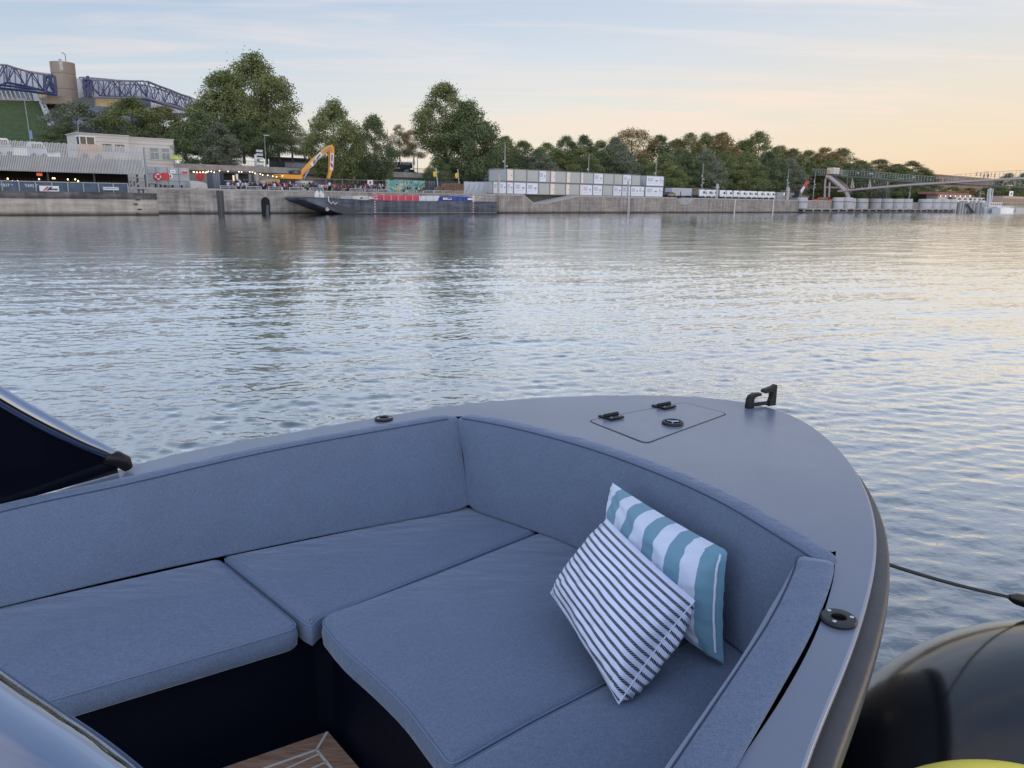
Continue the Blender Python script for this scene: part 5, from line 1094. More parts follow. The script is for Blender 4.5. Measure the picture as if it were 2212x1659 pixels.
# slatted screen
of = 1.2
F1 = lambda a, b, o=of: XY(a, b, o)
zf1 = F1(600,935)[1]; zf0 = F1(600,1180)[1]; sf1 = F1(1215,1000)[0]; sf0 = F1(-900,1000)[0]
sc_ = q_thing('slatted_screen', 'long screen of upright white slats raised above the dark bar', 'screen', sf1-20, of, zf0)
SLT = mat('white_slat', (.50,.49,.47), .6, var=.12, scale=.5); step = (F1(600,1000)[0]-F1(300,1000)[0])/22.
n_ = 0; k = sf1; smb = MB(); rest = MB()
while k > sf0:
    m_ = MB() if n_ < 96 else rest
    m_.box((k-.055,of-.04,zf0),(k+.055,of+.08,zf1+.05*math.sin(n_*1.7)))
    if m_ is not rest: m_.build('slat', SLT, sc_)
    n_ += 1; k -= step
tag(rest.build('slat_row', SLT, sc_), kind='stuff')
mb = MB(); mb.box((sf0,of+.12,zf0+.25),(sf1,of+.2,zf0+.4)); mb.box((sf0,of+.12,zf1-.9),(sf1,of+.2,zf1-.78)); mb.build('rails', GREY, sc_)
mb = MB(); mb.box((sf1-.05,of-.1,ZQ),(sf1+.15,of+.3,zf1)); mb.build('end_post', GREY, sc_)
# deck carried by the screen, with the bar underneath
pk = q_thing('pavilion', 'dark open fronted bar pavilion under the slatted screen', 'pavilion', sf1-20, of+.8, ZQ)
zp = F1(600,1050)[1]
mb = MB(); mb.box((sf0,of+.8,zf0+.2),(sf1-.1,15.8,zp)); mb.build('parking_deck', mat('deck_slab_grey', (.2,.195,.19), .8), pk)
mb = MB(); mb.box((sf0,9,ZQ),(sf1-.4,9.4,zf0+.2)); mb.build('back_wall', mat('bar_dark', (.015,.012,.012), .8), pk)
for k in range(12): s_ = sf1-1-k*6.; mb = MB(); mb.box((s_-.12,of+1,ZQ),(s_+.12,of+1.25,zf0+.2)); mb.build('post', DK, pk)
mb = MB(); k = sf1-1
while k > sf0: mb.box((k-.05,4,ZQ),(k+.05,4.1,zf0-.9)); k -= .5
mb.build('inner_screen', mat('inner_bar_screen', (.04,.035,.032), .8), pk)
for zx, zy in ((65,1232),(105,1253),(150,1253),(330,1236),(404,1233),(445,1228),(460,1229),(572,1238),(635,1238),(660,1252)):
    s_, z_ = F1(zx, zy, 2.6); mb = MB(); mb.ball((s_,2.6,z_),.1,5); mb.bar((s_,2.6,z_),(s_,2.6,z_+.12),.05,4); o = mb.build('hanging_bulb', BULB, pk)
s_, z_ = F1(333,1195,2.8); mb = MB(); mb.box((s_-.35,2.8,z_-.2),(s_+.35,2.9,z_+.2)); mb.build('lit_sign', mat('dim_red_sign', (.5,.1,.05), .5, emis=(.8,.15,.08,.5)), pk)
# vehicles on the deck
def van(px0, px1, ytop, o, label, name='van'):
    s0, zt_ = XY(px0, ytop, o); s1 = XY(px1, ytop, o)[0]; t_ = q_thing(name, label, 'van', (s0+s1)/2, o, zp)
    L = s1-s0; h_ = zt_-zp; mb = MB(); mb.wall([(s0,zp+.35),(s1,zp+.35),(s1,zp+h_*.55),(s1-.1*L,zp+h_*.62),(s1-.22*L,zt_),(s0+.06*L,zt_),(s0,zt_-.3)], o, o+1.9); mb.build('body', WHITE, t_, bevel=.08)
    mb = MB(); mb.wall([(s0+.1*L,zp+h_*.62),(s1-.2*L,zp+h_*.62),(s1-.27*L,zt_-.25),(s0+.12*L,zt_-.25)], o-.02, o-.002); mb.build('side_window', GLS, t_)
    for f_ in (.2, .8): mb = MB(); mb.lathe((s0+f_*L,o-.03,zp+.34), [(.1,0),(.34,0),(.34,.2),(.1,.2)], 14, axis='y'); mb.build('wheel', TYRE, t_)
    mb = MB(); mb.box((s1-.02,o+.1,zp+.7),(s1+.03,o+.3,zp+1.)); mb.build('tail_light', RED, t_)
van(-60, 95, 884, 6, 'white van parked behind the slats at the far left edge'); van(245, 388, 918, 8, 'low white van parked behind the slats below the grass slope')
# orange loader
t_ = q_thing('loader', 'orange and white wheel loader parked behind the slats', 'loader', XY(750,1000,7)[0], 7, zp)
s0, s1 = XY(665,900,7)[0], XY(860,900,7)[0]; L = s1-s0; zc_ = XY(750,880,7)[1]; zm_ = XY(750,940,7)[1]; ORG = mat('machine_orange', (.62,.27,.06), .5, var=.12)
mb = MB(); mb.wall([(s0+.1,zp+.4),(s1,zp+.4),(s1,zm_-.3),(s0+.75*L,zm_),(s0+.1,zm_)], 7, 9); mb.build('body', ORG, t_, bevel=.05)
mb = MB()
for x_ in (s0+.05, s0+.3*L, s0+.66*L): mb.box((x_,7.05,zm_),(x_+.14,7.2,zc_)); mb.box((x_,8.7,zm_),(x_+.14,8.85,zc_))
mb.box((s0-.05,6.95,zc_),(s0+.72*L,8.95,zc_+.15)); mb.build('cab_frame', WHITE, t_)
mb = MB(); mb.box((s0+.12,7.1,zm_),(s0+.66*L,8.8,zc_-.02)); mb.build('cab_glass', GLS, t_)
for f_ in (.2, .78): mb = MB(); mb.lathe((s0+f_*L,6.9,zp+.45), [(.15,0),(.45,0),(.45,.4),(.15,.4)], 14, axis='y'); mb.build('wheel', TYRE, t_)
# block wall with life ring and signs
og = 5.
sa, sb = XY(1222,1200,og)[0], XY(1600,1200,og)[0]; zt_ = XY(1400,1135,og)[1]
t_ = q_thing('block_wall', 'grey block wall carrying a life ring and small signs', 'wall', (sa+sb)/2, og, ZQ)
mb = MB(); mb.box((sa,og,ZQ),(sb,og+.4,zt_)); mb.build('blocks', mat('grey_blocks', (.34,.35,.36), .85, var=.2, scale=.8), t_)
mb = MB()
for k in range(5): x_ = sa+(sb-sa)*k/4; mb.box((max(sa,x_-.04),og-.02,ZQ),(min(sb,x_+.04),og-.001,zt_))
for k in (.33, .66): mb.box((sa,og-.015,ZQ+(zt_-ZQ)*k),(sb,og-.001,ZQ+(zt_-ZQ)*k+.05))
mb.build('joints', mat('dark_joint', (.12,.12,.12), .9), t_)
s_, z_ = XY(1330,1215,og); t_ = q_thing('life_ring', 'red and white life ring on the grey block wall', 'life ring', s_, og-.2, z_-.6)
mb = MB(); mb.lathe((s_,og-.08,z_), [(.68,-.05),(.68,.03),(.0001,.03),(.0001,-.05)], 24, axis='y'); mb.build('backing_disc', RED, t_)
mb = MB(); mb.tube([(s_+.38*math.cos(a),og-.2,z_+.38*math.sin(a)) for a in [2*PI*k/20 for k in range(21)]], .11, 8, cap=False); mb.build('ring', WHITE, t_, smooth=True)
for k in range(4): a = PI/4+k*PI/2; mb = MB(); mb.tube([(s_+.38*math.cos(a+d_),og-.2,z_+.38*math.sin(a+d_)) for d_ in (-.22,0,.22)], .12, 8); mb.build('ring_band', RED, t_)
s_, z_ = XY(1393,1212,og); mb = MB(); mb.box((s_-.58,og-.25,z_-.5),(s_+.58,og-.02,z_+.35)); mb.wall([(s_-.58,z_+.35),(s_+.58,z_+.35),(s_+.35,z_+.55),(s_-.35,z_+.55)], og-.25, og-.02); tag(mb.build('hose_box', RED, None, (s_,og-.02,z_-.5), 'q'), 'red emergency cabinet right of the life ring', 'cabinet')
def wsign(zx0, zy0, zx1, zy1, txt, label, o=og, m=WHITE, tm=None, rs=1.):
    sa, za = XY(zx0, zy0, o); sb, zb_ = XY(zx1, zy1, o); t_ = q_thing('wall_sign', label, 'sign', (sa+sb)/2, o-.02, zb_); mb = MB(); mb.box((sa,o-.1,zb_),(sb,o-.03,za)); bd_ = mb.build('board', m, t_)
    for i, x in enumerate(txt): text(x, (za-zb_)*.5*rs, (sa+sb)/2, o-.11, za-(za-zb_)*(i+.5)/len(txt), tm or NAVY, 'lettering', bd_, sx=rs)
    return t_
wsign(1433,1155,1480,1187, ['Bang Bang'], 'small white sign with dark lettering above the round sign', rs=.55)
t_ = wsign(1533,1162,1583,1195, [''], 'white sign with two red circles at the right end of block wall')
for k in (.28, .72):
    a_, _ = XY(1533,1180,og); b_, z_ = XY(1583,1180,og); mb = MB(); mb.lathe((a_+(b_-a_)*k,og-.12,z_), [(.15,-.01),(.24,-.01),(.24,.01),(.15,.01)], 14, axis='y'); mb.build('red_circle', RED, t_)
s_, z_ = XY(1436,1210,og); t_ = q_thing('round_sign', 'white round sign with black figure right of the red cabinet', 'sign', s_, og-.05, z_-.4)
mb = MB(); mb.lathe((s_,og-.08,z_), [(.4,-.03),(.4,.03),(.0001,.03),(.0001,-.03)], 20, axis='y'); mb.build('disc', WHITE, t_); mb = MB(); mb.ball((s_,og-.13,z_+.14),.08,6); mb.box((s_-.1,og-.14,z_-.22),(s_+.1,og-.12,z_+.05)); mb.build('figure', DK, t_)
s_, z_ = XY(1690,1212,9); mb = MB(); mb.lathe((s_,9,z_), [(.68,-.05),(.72,.05),(.0001,.12)][::-1], 24, axis='y'); mb.bar((s_,9.1,ZQ),(s_,9.1,z_),.05); tag(mb.build('round_target', RED, None, (s_,9,ZQ), 'q'), 'big plain red disc on a post left of the snack container', 'sign')
# tarp, benches near the block wall
sa, za = XY(1605,1252,3); sb = XY(1752,1252,3)[0]; mb = MB(); mb.wall([(sa,ZQ),(sb,ZQ),(sb-.2,za-.25),(sa+.5*(sb-sa),za),(sa,za+.1)], 3, 5.5); tag(mb.build('covered_stack', mat('pale_tarpaulin', (.42,.41,.39), .8, bump=.6, bscale=2), None, ((sa+sb)/2,3,ZQ), 'q', bevel=.08), 'pale tarpaulin covered stack on the quay right of the block wall', 'tarpaulin')
for i, (a_, b_) in enumerate(((1250,1320),(1370,1560),(1425,1500))):
    sa, za = XY(a_,1272+3*i,2); sb = XY(b_,1272,2)[0]; t_ = q_thing('bench', ['dark low bench under the life ring','long grey bench in front of block wall','small pale bench between the cabinet and tarpaulin'][i], 'bench', (sa+sb)/2, 2+i, ZQ); mb = MB(); mb.box((sa,1.8+i,za-.1),(sb,2.5+i,za)); mb.build('seat', [DK, GREY, OFFW][i], t_)
    for x_ in (sa+.1, sb-.1): mb = MB(); mb.box((x_-.06,1.9+i,ZQ),(x_+.06,2.4+i,za-.1)); mb.build('leg', DK, t_)
# umbrella right of the cream building
s_, z_ = XY(1480,1022,15); t_ = q_thing('parasol', 'lime yellow parasol beside the cream building', 'parasol', s_, 15, ZQ); mb = MB(); mb.lathe((s_,15,z_-.9), [(1.0,0),(.7,.35),(.05,.6)], 10); mb.build('canopy', mat('lime_canvas', (.45,.5,.05), .8), t_); mb = MB(); mb.bar((s_,15,ZQ),(s_,15,z_-.1),.05); mb.build('pole', GREY, t_)
# mast with signs at left, street lamps
for (zx, y0, y1, lb) in ((655,742,880,'thin mast with camera boxes in front of the grey green tree'),(205,560,920,'tall thin mast with blue sign in front of grass slope')):
    s_, z_ = XY(zx,y0,10); zb_ = zp; t_ = q_thing('mast', lb, 'mast', s_, 10, zb_); mb = MB(); sl_b = XY(zx+ (0 if y0>700 else 55),y1,10)[0]; mb.bar((sl_b,10,zb_),(s_,10,z_),.07,6,r2=.04); mb.build('pole', GREY, t_)
    if y0 < 700: q, z2_ = XY(257,860,10); mb = MB(); mb.box((q-.2,9.8,z2_-.6),(q+.2,9.9,z2_+.6)); mb.build('blue_sign', mat('sign_blue', (.16,.22,.36), .5), t_); mb = MB(); mb.box((s_-.8,9.9,z_-.1),(s_+.1,10.1,z_+.05)); mb.build('lamp_head', GREY, t_)
    else: mb = MB(); mb.box((s_-.5,9.9,z_-2.1),(s_-.1,10.2,z_-1.6)); mb.box((s_-.1,9.9,z_-2.7),(s_+.4,10.2,z_-2.3)); mb.build('camera_boxes', GREY, t_)
# ------------------------------------------------------------------ snack containers, crowd
def XZ(zf, zx, zy, o): return hit(*zf(zx, zy), o)
oc = 7.
sa, zt_ = XZ(z2, 612, 470, oc); sb = XZ(z2, 706, 470, oc)[0]; sc2 = XZ(z2, 1158, 480, oc)[0]
CB = mat('container_steel_blue', (.10,.12,.15), .6, var=.15); CBD = mat('container_dark_blue', (.03,.04,.06), .6, var=.15)
t_ = q_thing('snack_container', 'dark blue shipping container serving as a snack bar with two open hatches', 'container', (sa+sc2)/2, oc, ZQ)
mb = MB(); mb.box((sa,oc-.4,ZQ+.05),(sb,oc+2.2,zt_)); dr = mb.build('door_end', CB, t_)
for k in range(3): x_ = sa+(sb-sa)*(.25+.25*k); mb = MB(); mb.bar((x_,oc-.46,ZQ+.2),(x_,oc-.46,zt_-.1),.04,6); mb.build('lock_bar', GREY, dr)
mb = MB(); L = sc2-sb
def fx(zx): return XZ(z2, zx, 500, oc)[0]
h1a, h1b, h2a, h2b = fx(760), fx(912), fx(962), fx(1122); zh_t = XZ(z2,900,492,oc)[1]; zh_b = XZ(z2,830,585,oc)[1]
for a_, b_, z0_, z1__ in ((sb+.01,h1a,ZQ+.05,zt_),(h1a,h1b,ZQ+.05,zh_b),(h1a,h2b,zh_t,zt_),(h1b,h2a,ZQ+.05,zh_t),(h2b,sc2,ZQ+.05,zt_)): mb.box((a_,oc,z0_),(b_,oc+.08,z1__))
mb.box((sb+.01,oc+.08,zt_-.1),(sc2,oc+2.4,zt_)); mb.box((sb+.01,oc+2.3,ZQ+.05),(sc2,oc+2.4,zt_-.1)); mb.build('shell', CBD, t_)
mb = MB(); x_ = sb+.15
while x_ < h1a: mb.box((x_,oc-.04,ZQ+.1),(x_+.1,oc-.001,zt_-.1)); x_ += .25
mb.build('corrugation', CBD, t_)
mb = MB(); mb.box((h1b+.15,oc-.06,zh_b-.4),(h2a-.15,oc-.01,zh_t-.1)); mb.build('menu_board', WHITE, t_)
mb = MB(); mb.box((h1b-.35,oc+.1,zh_b),(h1b-.05,oc+.2,zh_t-.3)); mb.build('lit_panel', mat('warm_panel', (.6,.5,.3), .5, emis=(1,.75,.4,.6)), t_)
mb = MB(); mb.box((h1a,oc-.35,zh_b-.06),(h1b,oc-.001,zh_b)); mb.build('counter', OFFW, t_)
# festoon lights
def festoon(pts, o, label, zf=z2):
    q = [Vector((XZ(zf, a, b, o)[0], o, XZ(zf, a, b, o)[1])) for a, b in pts]; t_ = q_thing('festoon_lights', label, 'string lights', q[0].x, o, q[0].z)
    mb = MB(); mb.tube([v+Vector((0,0,.16)) for v in q], .025, 4); mb.build('cable', DK, t_)
    for v in q: mb = MB(); mb.ball(v, .09, 5); mb.build('bulb', BULB, t_)
festoon([(388,474),(428,480),(465,478),(505,474),(535,480),(573,466),(610,467),(648,477),(716,458)], 6., 'string of warm bulbs above the red disc')
festoon([(716,458),(825,466),(965,471),(1000,474),(1105,472),(1140,476),(1173,490),(1240,498),(1270,511),(1336,516),(1400,526),(1450,536),(1526,523)], 6.4, 'string of warm bulbs over the crowd and snack container')
festoon([(1632,1174),(1660,1176),(1690,1178),(1712,1178),(1745,1176),(1783,1170)], 6.2, 'short string of warm bulbs right of the block wall', z1)
# people
SKN = mat('skin', (.42,.26,.19), .6); HR = mat('dark_hair', (.02,.015,.012), .7)
CLO = {'black': (.014,.014,.018), 'white': (.62,.62,.64), 'navy': (.02,.035,.09), 'pink': (.55,.2,.24), 'red': (.5,.05,.07), 'grey': (.18,.18,.2), 'beige': (.42,.33,.25), 'burgundy': (.15,.02,.04), 'light blue': (.25,.35,.5), 'brown': (.13,.07,.04)}
CM = {k: mat('cloth_'+k.replace(' ', '_'), v, .85) for k, v in CLO.items()}
def person_mesh(kind):
    J = {'stand': dict(hip=(0,0,.93), ch=(0,0,1.3), nk=(0,0,1.5), hd=(0,-.02,1.63), tp=(0,-.01,1.74), kn=(.1,-.02,.5), ft=(.11,.02,.06), to=(.12,-.16,.03), sh=(.19,0,1.43), el=(.25,.02,1.14), ha=(.22,-.12,.92)),
         'sit': dict(hip=(0,0,.5), ch=(0,-.03,.86), nk=(0,-.04,1.06), hd=(0,-.07,1.19), tp=(0,-.06,1.30), kn=(.13,-.45,.52), ft=(.13,-.48,.08), to=(.14,-.62,.04), sh=(.19,-.04,1.0), el=(.25,-.12,.73), ha=(.14,-.38,.72)),
         'lean': dict(hip=(0,0,.5), ch=(0,-.14,.83), nk=(0,-.24,1.01), hd=(.02,-.31,1.12), tp=(.02,-.33,1.23), kn=(.13,-.44,.5), ft=(.12,-.40,.08), to=(.13,-.54,.04), sh=(.19,-.22,.96), el=(.26,-.36,.74), ha=(.08,-.52,.78))}[kind]
    V = [J['hip'], J['ch'], J['nk'], J['hd'], J['tp']]; E_ = [(0,1),(1,2),(2,3),(3,4)]; R_ = [.15,.155,.06,.095,.06]
    for sg_ in (-1, 1):
        f = lambda k: (J[k][0]*sg_, J[k][1], J[k][2]); b = len(V)
        V += [(.09*sg_, J['hip'][1], J['hip'][2]-.03), f('kn'), f('ft'), f('to')]; R_ += [.1,.065,.045,.035]; E_ += [(0,b),(b,b+1),(b+1,b+2),(b+2,b+3)]
        b = len(V); V += [f('sh'), f('el'), f('ha')]; R_ += [.065,.045,.038]; E_ += [(1,b),(b,b+1),(b+1,b+2)]
    me = bpy.data.meshes.new('p'); me.from_pydata(V, E_, []); ob = bpy.data.objects.new('p', me); COL.objects.link(ob)
    sk = ob.modifiers.new('s', 'SKIN'); sv = me.skin_vertices[0].data
    for i, r_ in enumerate(R_): sv[i].radius = (r_, r_*.85)
    sv[0].use_root = True; ss = ob.modifiers.new('u', 'SUBSURF'); ss.levels = 1; ss.render_levels = 1
    dg = bpy.context.evaluated_depsgraph_get(); res = bpy.data.meshes.new_from_object(ob.evaluated_get(dg)); bpy.data.objects.remove(ob); res.name = 'person'
    nz = J['nk'][2]; res.materials.clear()
    for m_ in (CM['black'], CM['navy'], SKN, HR): res.materials.append(m_)
    hz_ = J['hip'][2]; hd = Vector(J['hd'])
    for p_ in res.polygons:
        c = p_.center; p_.use_smooth = True
        if c.z > nz-.01: p_.material_index = 3 if (c.z > hd.z+.02 or c.y > hd.y+.035) else 2
        elif (Vector(c)-Vector((J['ha'][0]*(1 if c.x > 0 else -1), J['ha'][1], J['ha'][2]))).length < .1: p_.material_index = 2
        elif c.z < hz_+.02 and not (kind != 'stand' and c.z > .6): p_.material_index = 1
        else: p_.material_index = 0
    return res
PM = {k: person_mesh(k) for k in ('stand', 'sit', 'lean')}
seen = {}
def person(kind, s_, o, top_, low_, yaw, label, group=None):
    ob = bpy.data.objects.new('person', PM[kind]); COL.objects.link(ob); ob.location = W(s_, o, ZQ); ob.rotation_euler = (0, 0, QA+yaw)
    for i, c in ((0, top_), (1, low_)): ob.material_slots[i].link = 'OBJECT'; ob.material_slots[i].material = CM[c]
    tag(ob, label, 'person', group); return ob
rng = random.Random(5)
named = [('stand',1255,2.5,'beige','black','person in a beige top standing right of the snack container'),('stand',1440,3,'burgundy','black','person in a burgundy top standing left of the excavator body'),
 ('sit',1140,2.2,'pink','navy','person in a pink top seated right in front of the snack container'),('sit',1222,2.4,'white','black','person in white seated beside the pink topped person'),('sit',1480,2.2,'red','white','person in red and white seated below the excavator body'),
 ('sit',1545,2.4,'white','black','person in white seated right of the one in red'),('stand',1600,3,'navy','navy','tall person in navy standing under the excavator body'),('sit',1700,2.3,'light blue','navy','person in a light blue shirt seated under the excavator boom'),
 ('sit',1660,2.3,'pink','black','person in pink seated left of the light blue shirt'),('stand',1035,3.2,'black','black','person in black queueing at the right hatch of the snack container'),('stand',1070,3.6,'black','navy','second person in black queueing at the snack container'),
 ('stand',940,3.5,'black','black','person in black standing at the left hatch of snack container'),('sit',825,2.5,'white','grey','person in white seated at the left end of the crowd'),('sit',858,2.8,'beige','black','person in beige seated second at the left end of crowd')]
for k, zx, o, a_, b_, lb in named: person(k, XZ(z2, zx, 600, o)[0], o, a_, b_, rng.uniform(-1.2, 1.2), lb)
dress = ['black','black','black','navy','white','grey','beige','black','pink','white','brown','burgundy','navy','light blue','white','red','beige']
pxs = []
p_ = z2(880, 0)[0]
while p_ < z3(960, 0)[0]: pxs.append(p_); p_ += rng.uniform(.9, 2.3)
zones = [(z2(1160,0)[0], 'in the crowd in front of the snack container'), (z2(1760,0)[0], 'in the crowd below the excavator body'), (z3(400,0)[0], 'in the crowd around the excavator grab'), (z3(640,0)[0], 'in the crowd above the barge bow'), (9999, 'in the crowd left of the graffiti wall')]
for i, p_ in enumerate(pxs):
    o = rng.choice([1.8, 2.6, 3.6, 4.6, 5.4]); c = rng.choice(dress); kd = rng.choice(['sit','sit','lean','sit','lean','stand'] if o > 3 else ['sit','sit','lean','sit','lean'])
    zn = [z_ for x_, z_ in zones if p_ < x_][0]
    person(kd, S(p_, o), o, c, rng.choice(['black','navy','grey','beige']), rng.uniform(-PI, PI), 'person in %s %s %s' % (c, 'standing' if kd == 'stand' else 'seated', zn), 'people sitting and standing on the quay')
for i, (zx, c, kd) in enumerate(((1100,'white','sit'),(1118,'beige','lean'),(1158,'grey','sit'),(1170,'black','sit'),(1195,'navy','lean'),(1250,'beige','sit'),(1262,'black','sit'),(1300,'white','lean'),(1318,'brown','sit'),(1335,'black','sit'),(1352,'black','lean'))):
    person(kd, XZ(z3, zx, 560, 2.2)[0], 2.2+.3*(i % 3), c, 'black', rng.uniform(-1.5, 1.5), 'person in %s seated before the graffiti wall, %s from the left' % (c, ords[i]))
person('stand', XZ(z3, 882, 560, 1.6)[0], 1.6, 'beige', 'black', .4, 'person in beige and black standing at the quay edge above the barge')
person('stand', XZ(z4, 1972, 850, .5)[0], .6, 'black', 'black', .4, 'person in black standing at the right notch of quay wall').location.z = ZQ
# low tables and benches between them
for i in range(15):
    px = z2(900, 0)[0]+i*15.5; s_ = S(px, 3.1)
    if i == 0:
        pt = q_thing('picnic_table', 'dark picnic table among the crowd', 'table', s_, 3.1, ZQ, 'picnic tables among the crowd')
        mb = MB(); mb.box((s_-.9,2.75,ZQ+.7),(s_+.9,3.45,ZQ+.76)); mb.build('top', DK, pt)
        for o_ in (2.2, 3.7): mb = MB(); mb.box((s_-.9,o_,ZQ+.42),(s_+.9,o_+.28,ZQ+.47)); mb.build('bench', DK, pt)
        for x_ in (-.7, .7): mb = MB(); mb.bar((s_+x_,2.3,ZQ),(s_+x_,2.9,ZQ+.7),.05); mb.bar((s_+x_,3.9,ZQ),(s_+x_,3.3,ZQ+.7),.05); mb.box((s_+x_-.03,2.25,ZQ+.36),(s_+x_+.03,3.95,ZQ+.42)); mb.build('leg_frame', DK, pt)
    else: place(pt, s_, 3.1+(i % 2)*1.2, ZQ, 'dark picnic table among the crowd')
# ------------------------------------------------------------------ excavator
oe = 11.
E2 = lambda a, b, o=oe: (XZ(z2, a, b, o)[0], o, XZ(z2, a, b, o)[1])
YEL = mat('excavator_orange', (.72,.30,.035), .45, var=.12, scale=1.)
t_ = q_thing('excavator', 'orange long reach material handler with raised boom and hanging grab', 'excavator', E2(1630,560)[0], oe, ZQ)
mb = MB(); pts = [E2(*p) for p in ((1490,500),(1745,512),(1775,545),(1772,570),(1500,560),(1490,540))]; mb.wall([(p[0], p[2]) for p in pts], oe-.3, oe+2.6); mb.build('house', YEL, t_, bevel=.08)
b0_, b1_ = E2(1520,565), E2(1750,565); mb = MB(); mb.box((b0_[0],oe+.2,ZQ+.9),(b1_[0],oe+2.2,b0_[2]-.02)); mb.build('turntable', DK, t_)
for o_ in (oe-.4, oe+2.2): mb = MB(); mb.wall([(b0_[0]-.3,ZQ+.4),(b0_[0],ZQ+.02),(b1_[0],ZQ+.02),(b1_[0]+.3,ZQ+.4),(b1_[0],ZQ+.88),(b0_[0],ZQ+.88)], o_, o_+.6); mb.build('track', TYRE, t_)
c_ = [E2(*p) for p in ((1645,500),(1640,460),(1665,450),(1755,450),(1760,505))]; mb = MB(); mb.wall([(p[0], p[2]) for p in c_], oe-.2, oe+1.2); cb_ = mb.build('cab', DK, t_, bevel=.05)
mb = MB(); g_ = [E2(*p) for p in ((1668,492),(1662,462),(1715,458),(1718,494))]; mb.wall([(p[0], p[2]) for p in g_], oe-.24, oe-.205); mb.build('cab_window', mat('cab_glass', (.06,.06,.06), .1, spec=.8), cb_)
def plate_q(pts, o, th, name, m, par): mb = MB(); mb.wall([(E2(*p, o)[0], E2(*p, o)[2]) for p in pts], o, o+th); return mb.build(name, m, par, bevel=.04)
bm_ = plate_q([(1735,505),(1800,440),(1830,405),(1925,300),(2050,200),(2110,145),(2150,125),(2175,150),(2160,175),(2120,200),(2010,290),(1935,370),(1895,420),(1850,440),(1800,500),(1775,560),(1745,560)], oe+.6, .8, 'boom', YEL, t_)
arm = plate_q([(2140,130),(2165,122),(2190,150),(2196,200),(2190,300),(2180,430),(2135,560),(2108,556),(2125,500),(2135,420),(2132,330),(2130,190)], oe+1.5, .6, 'arm', YEL, t_)
for a_, b_, r_ in (((1870,430),(1800,560),.16),((1935,345),(2085,238),.13),((2050,215),(2150,150),.1)): mb = MB(); mb.bar(E2(*a_,oe+.45), E2(*b_,oe+.45), r_, 8); mb.build('hydraulic_cylinder', GREY, bm_, smooth=True)
for k_, (a_, b_) in enumerate(((1960,310),(2160,340))):
    p = E2(a_, b_, oe+(.5 if k_ == 0 else 1.4)); mb = MB(); w_ = .55; ang = .8 if k_ == 0 else PI/2-.1; d_ = Vector((math.cos(ang), 0, math.sin(ang))); n_ = Vector((-math.sin(ang), 0, math.cos(ang))); c_ = Vector(p)
    mb.add([c_-d_*1.6-n_*.35, c_+d_*1.6-n_*.35, c_+d_*1.6+n_*.35, c_-d_*1.6+n_*.35], [(0,1,2,3)]); q = mb.build('logo_plate', WHITE, t_)
    mb = MB(); mb.add([c_+Vector((0,-.03,0))+v for v in (-d_*1.2-n_*.25, -d_*.5-n_*.25, d_*-.1+n_*.25, -d_*.8+n_*.25)], [(0,1,2,3)]); mb.build('logo_stripe', RED, q)
    mb = MB(); mb.add([c_+Vector((0,-.03,0))+v for v in (d_*.1-n_*.1, d_*1.3-n_*.1, d_*1.3+n_*.12, d_*.1+n_*.12)], [(0,1,2,3)]); mb.build('logo_lettering', NAVY, q)
mb = MB(); p = Vector(E2(2115,560,oe+1.7)); mb.bar(p, p-Vector((0,0,1.6)), .14); mb.box((p.x-.35,p.y-.35,p.z-2.0),(p.x+.35,p.y+.35,p.z-1.3)); mb.tube([p+Vector((.4*math.cos(a)+.5,0,-1.0+.8*math.sin(a))) for a in [k*PI/6 for k in range(-4, 6)]], .05, 5); gr_ = mb.build('grab_head', DK, t_)
for sg_ in (-1, 1): mb = MB(); mb.tube([p+Vector((.25*sg_,0,-1.9)), p+Vector((.75*sg_,0,-2.5)), p+Vector((.55*sg_,0,-3.3)), p+Vector((.15*sg_,0,-3.7))], [.13,.2,.2,.08], 6); mb.build('grab_claw', DK, gr_)
# pale hoarding behind the crowd, wire fence
sa, za = XZ(z2, 1270, 562, 9); sb = XZ(z2, 1490, 562, 9)[0]; mb = MB(); mb.box((sa,9,ZQ),(sb,9.2,za)); tag(mb.build('hoarding', mat('ochre_board', (.42,.32,.18), .8, var=.25), None, (sa,9,ZQ), 'q'), 'ochre board behind the crowd left of the excavator', 'hoarding')
sa, za = XZ(z2, 1175, 485, 9.5); sb = XZ(z2, 1215, 485, 9.5)[0]; mb = MB(); mb.box((sa,9.5,ZQ),(sb,10,za)); mb.box((sa+.1,9.45,za-.5),(sb-.1,9.5,za-.1)); tag(mb.build('side_cabinet', mat('cabinet_grey', (.35,.34,.32), .7), None, (sa,9.5,ZQ), 'q'), 'narrow grey cabinet right of the snack container', 'cabinet')
def rub(zf, x0, x1, y, o, m, name, label, cat, base=ZQ, th=.3):
    sa, za = XZ(zf, x0, y, o); sb = XZ(zf, x1, y, o)[0]; mb = MB(); mb.box((sa,o,base),(sb,o+th,za)); return tag(mb.build(name, m, None, ((sa+sb)/2,o,base), 'q'), label, cat)
rub(z2, 1770, 1920, 585, 8.6, OFFW, 'site_hut', 'low pale hut roof behind the crowd under the boom', 'hut', th=2)
t_ = q_thing('mesh_fence', 'temporary wire mesh fence between the excavator grab and graffiti wall', 'fence', XZ(z3, 700, 470, 8)[0], 8, ZQ)
sa, za = XZ(z3, 150, 462, 8); sb = XZ(z3, 948, 465, 8)[0]; mb = MB(); k = sa
za = XZ(z3, 650, 465, 8)[1]
while k < sb: mb.bar((k,8,ZQ),(k,8,za),.05,5); k += 3.4
mb.bar((sa,8,za),(sb,8,za),.04,4); mb.bar((sa,8,ZQ+.3),(sb,8,ZQ+.3),.04,4); mb.build('frame', GREY, t_)
mb = MB(); k = sa
while k < sb: mb.bar((k,8.02,ZQ+.3),(k,8.02,za),.012,3); k += .45
mb.build('mesh', GREY, t_)
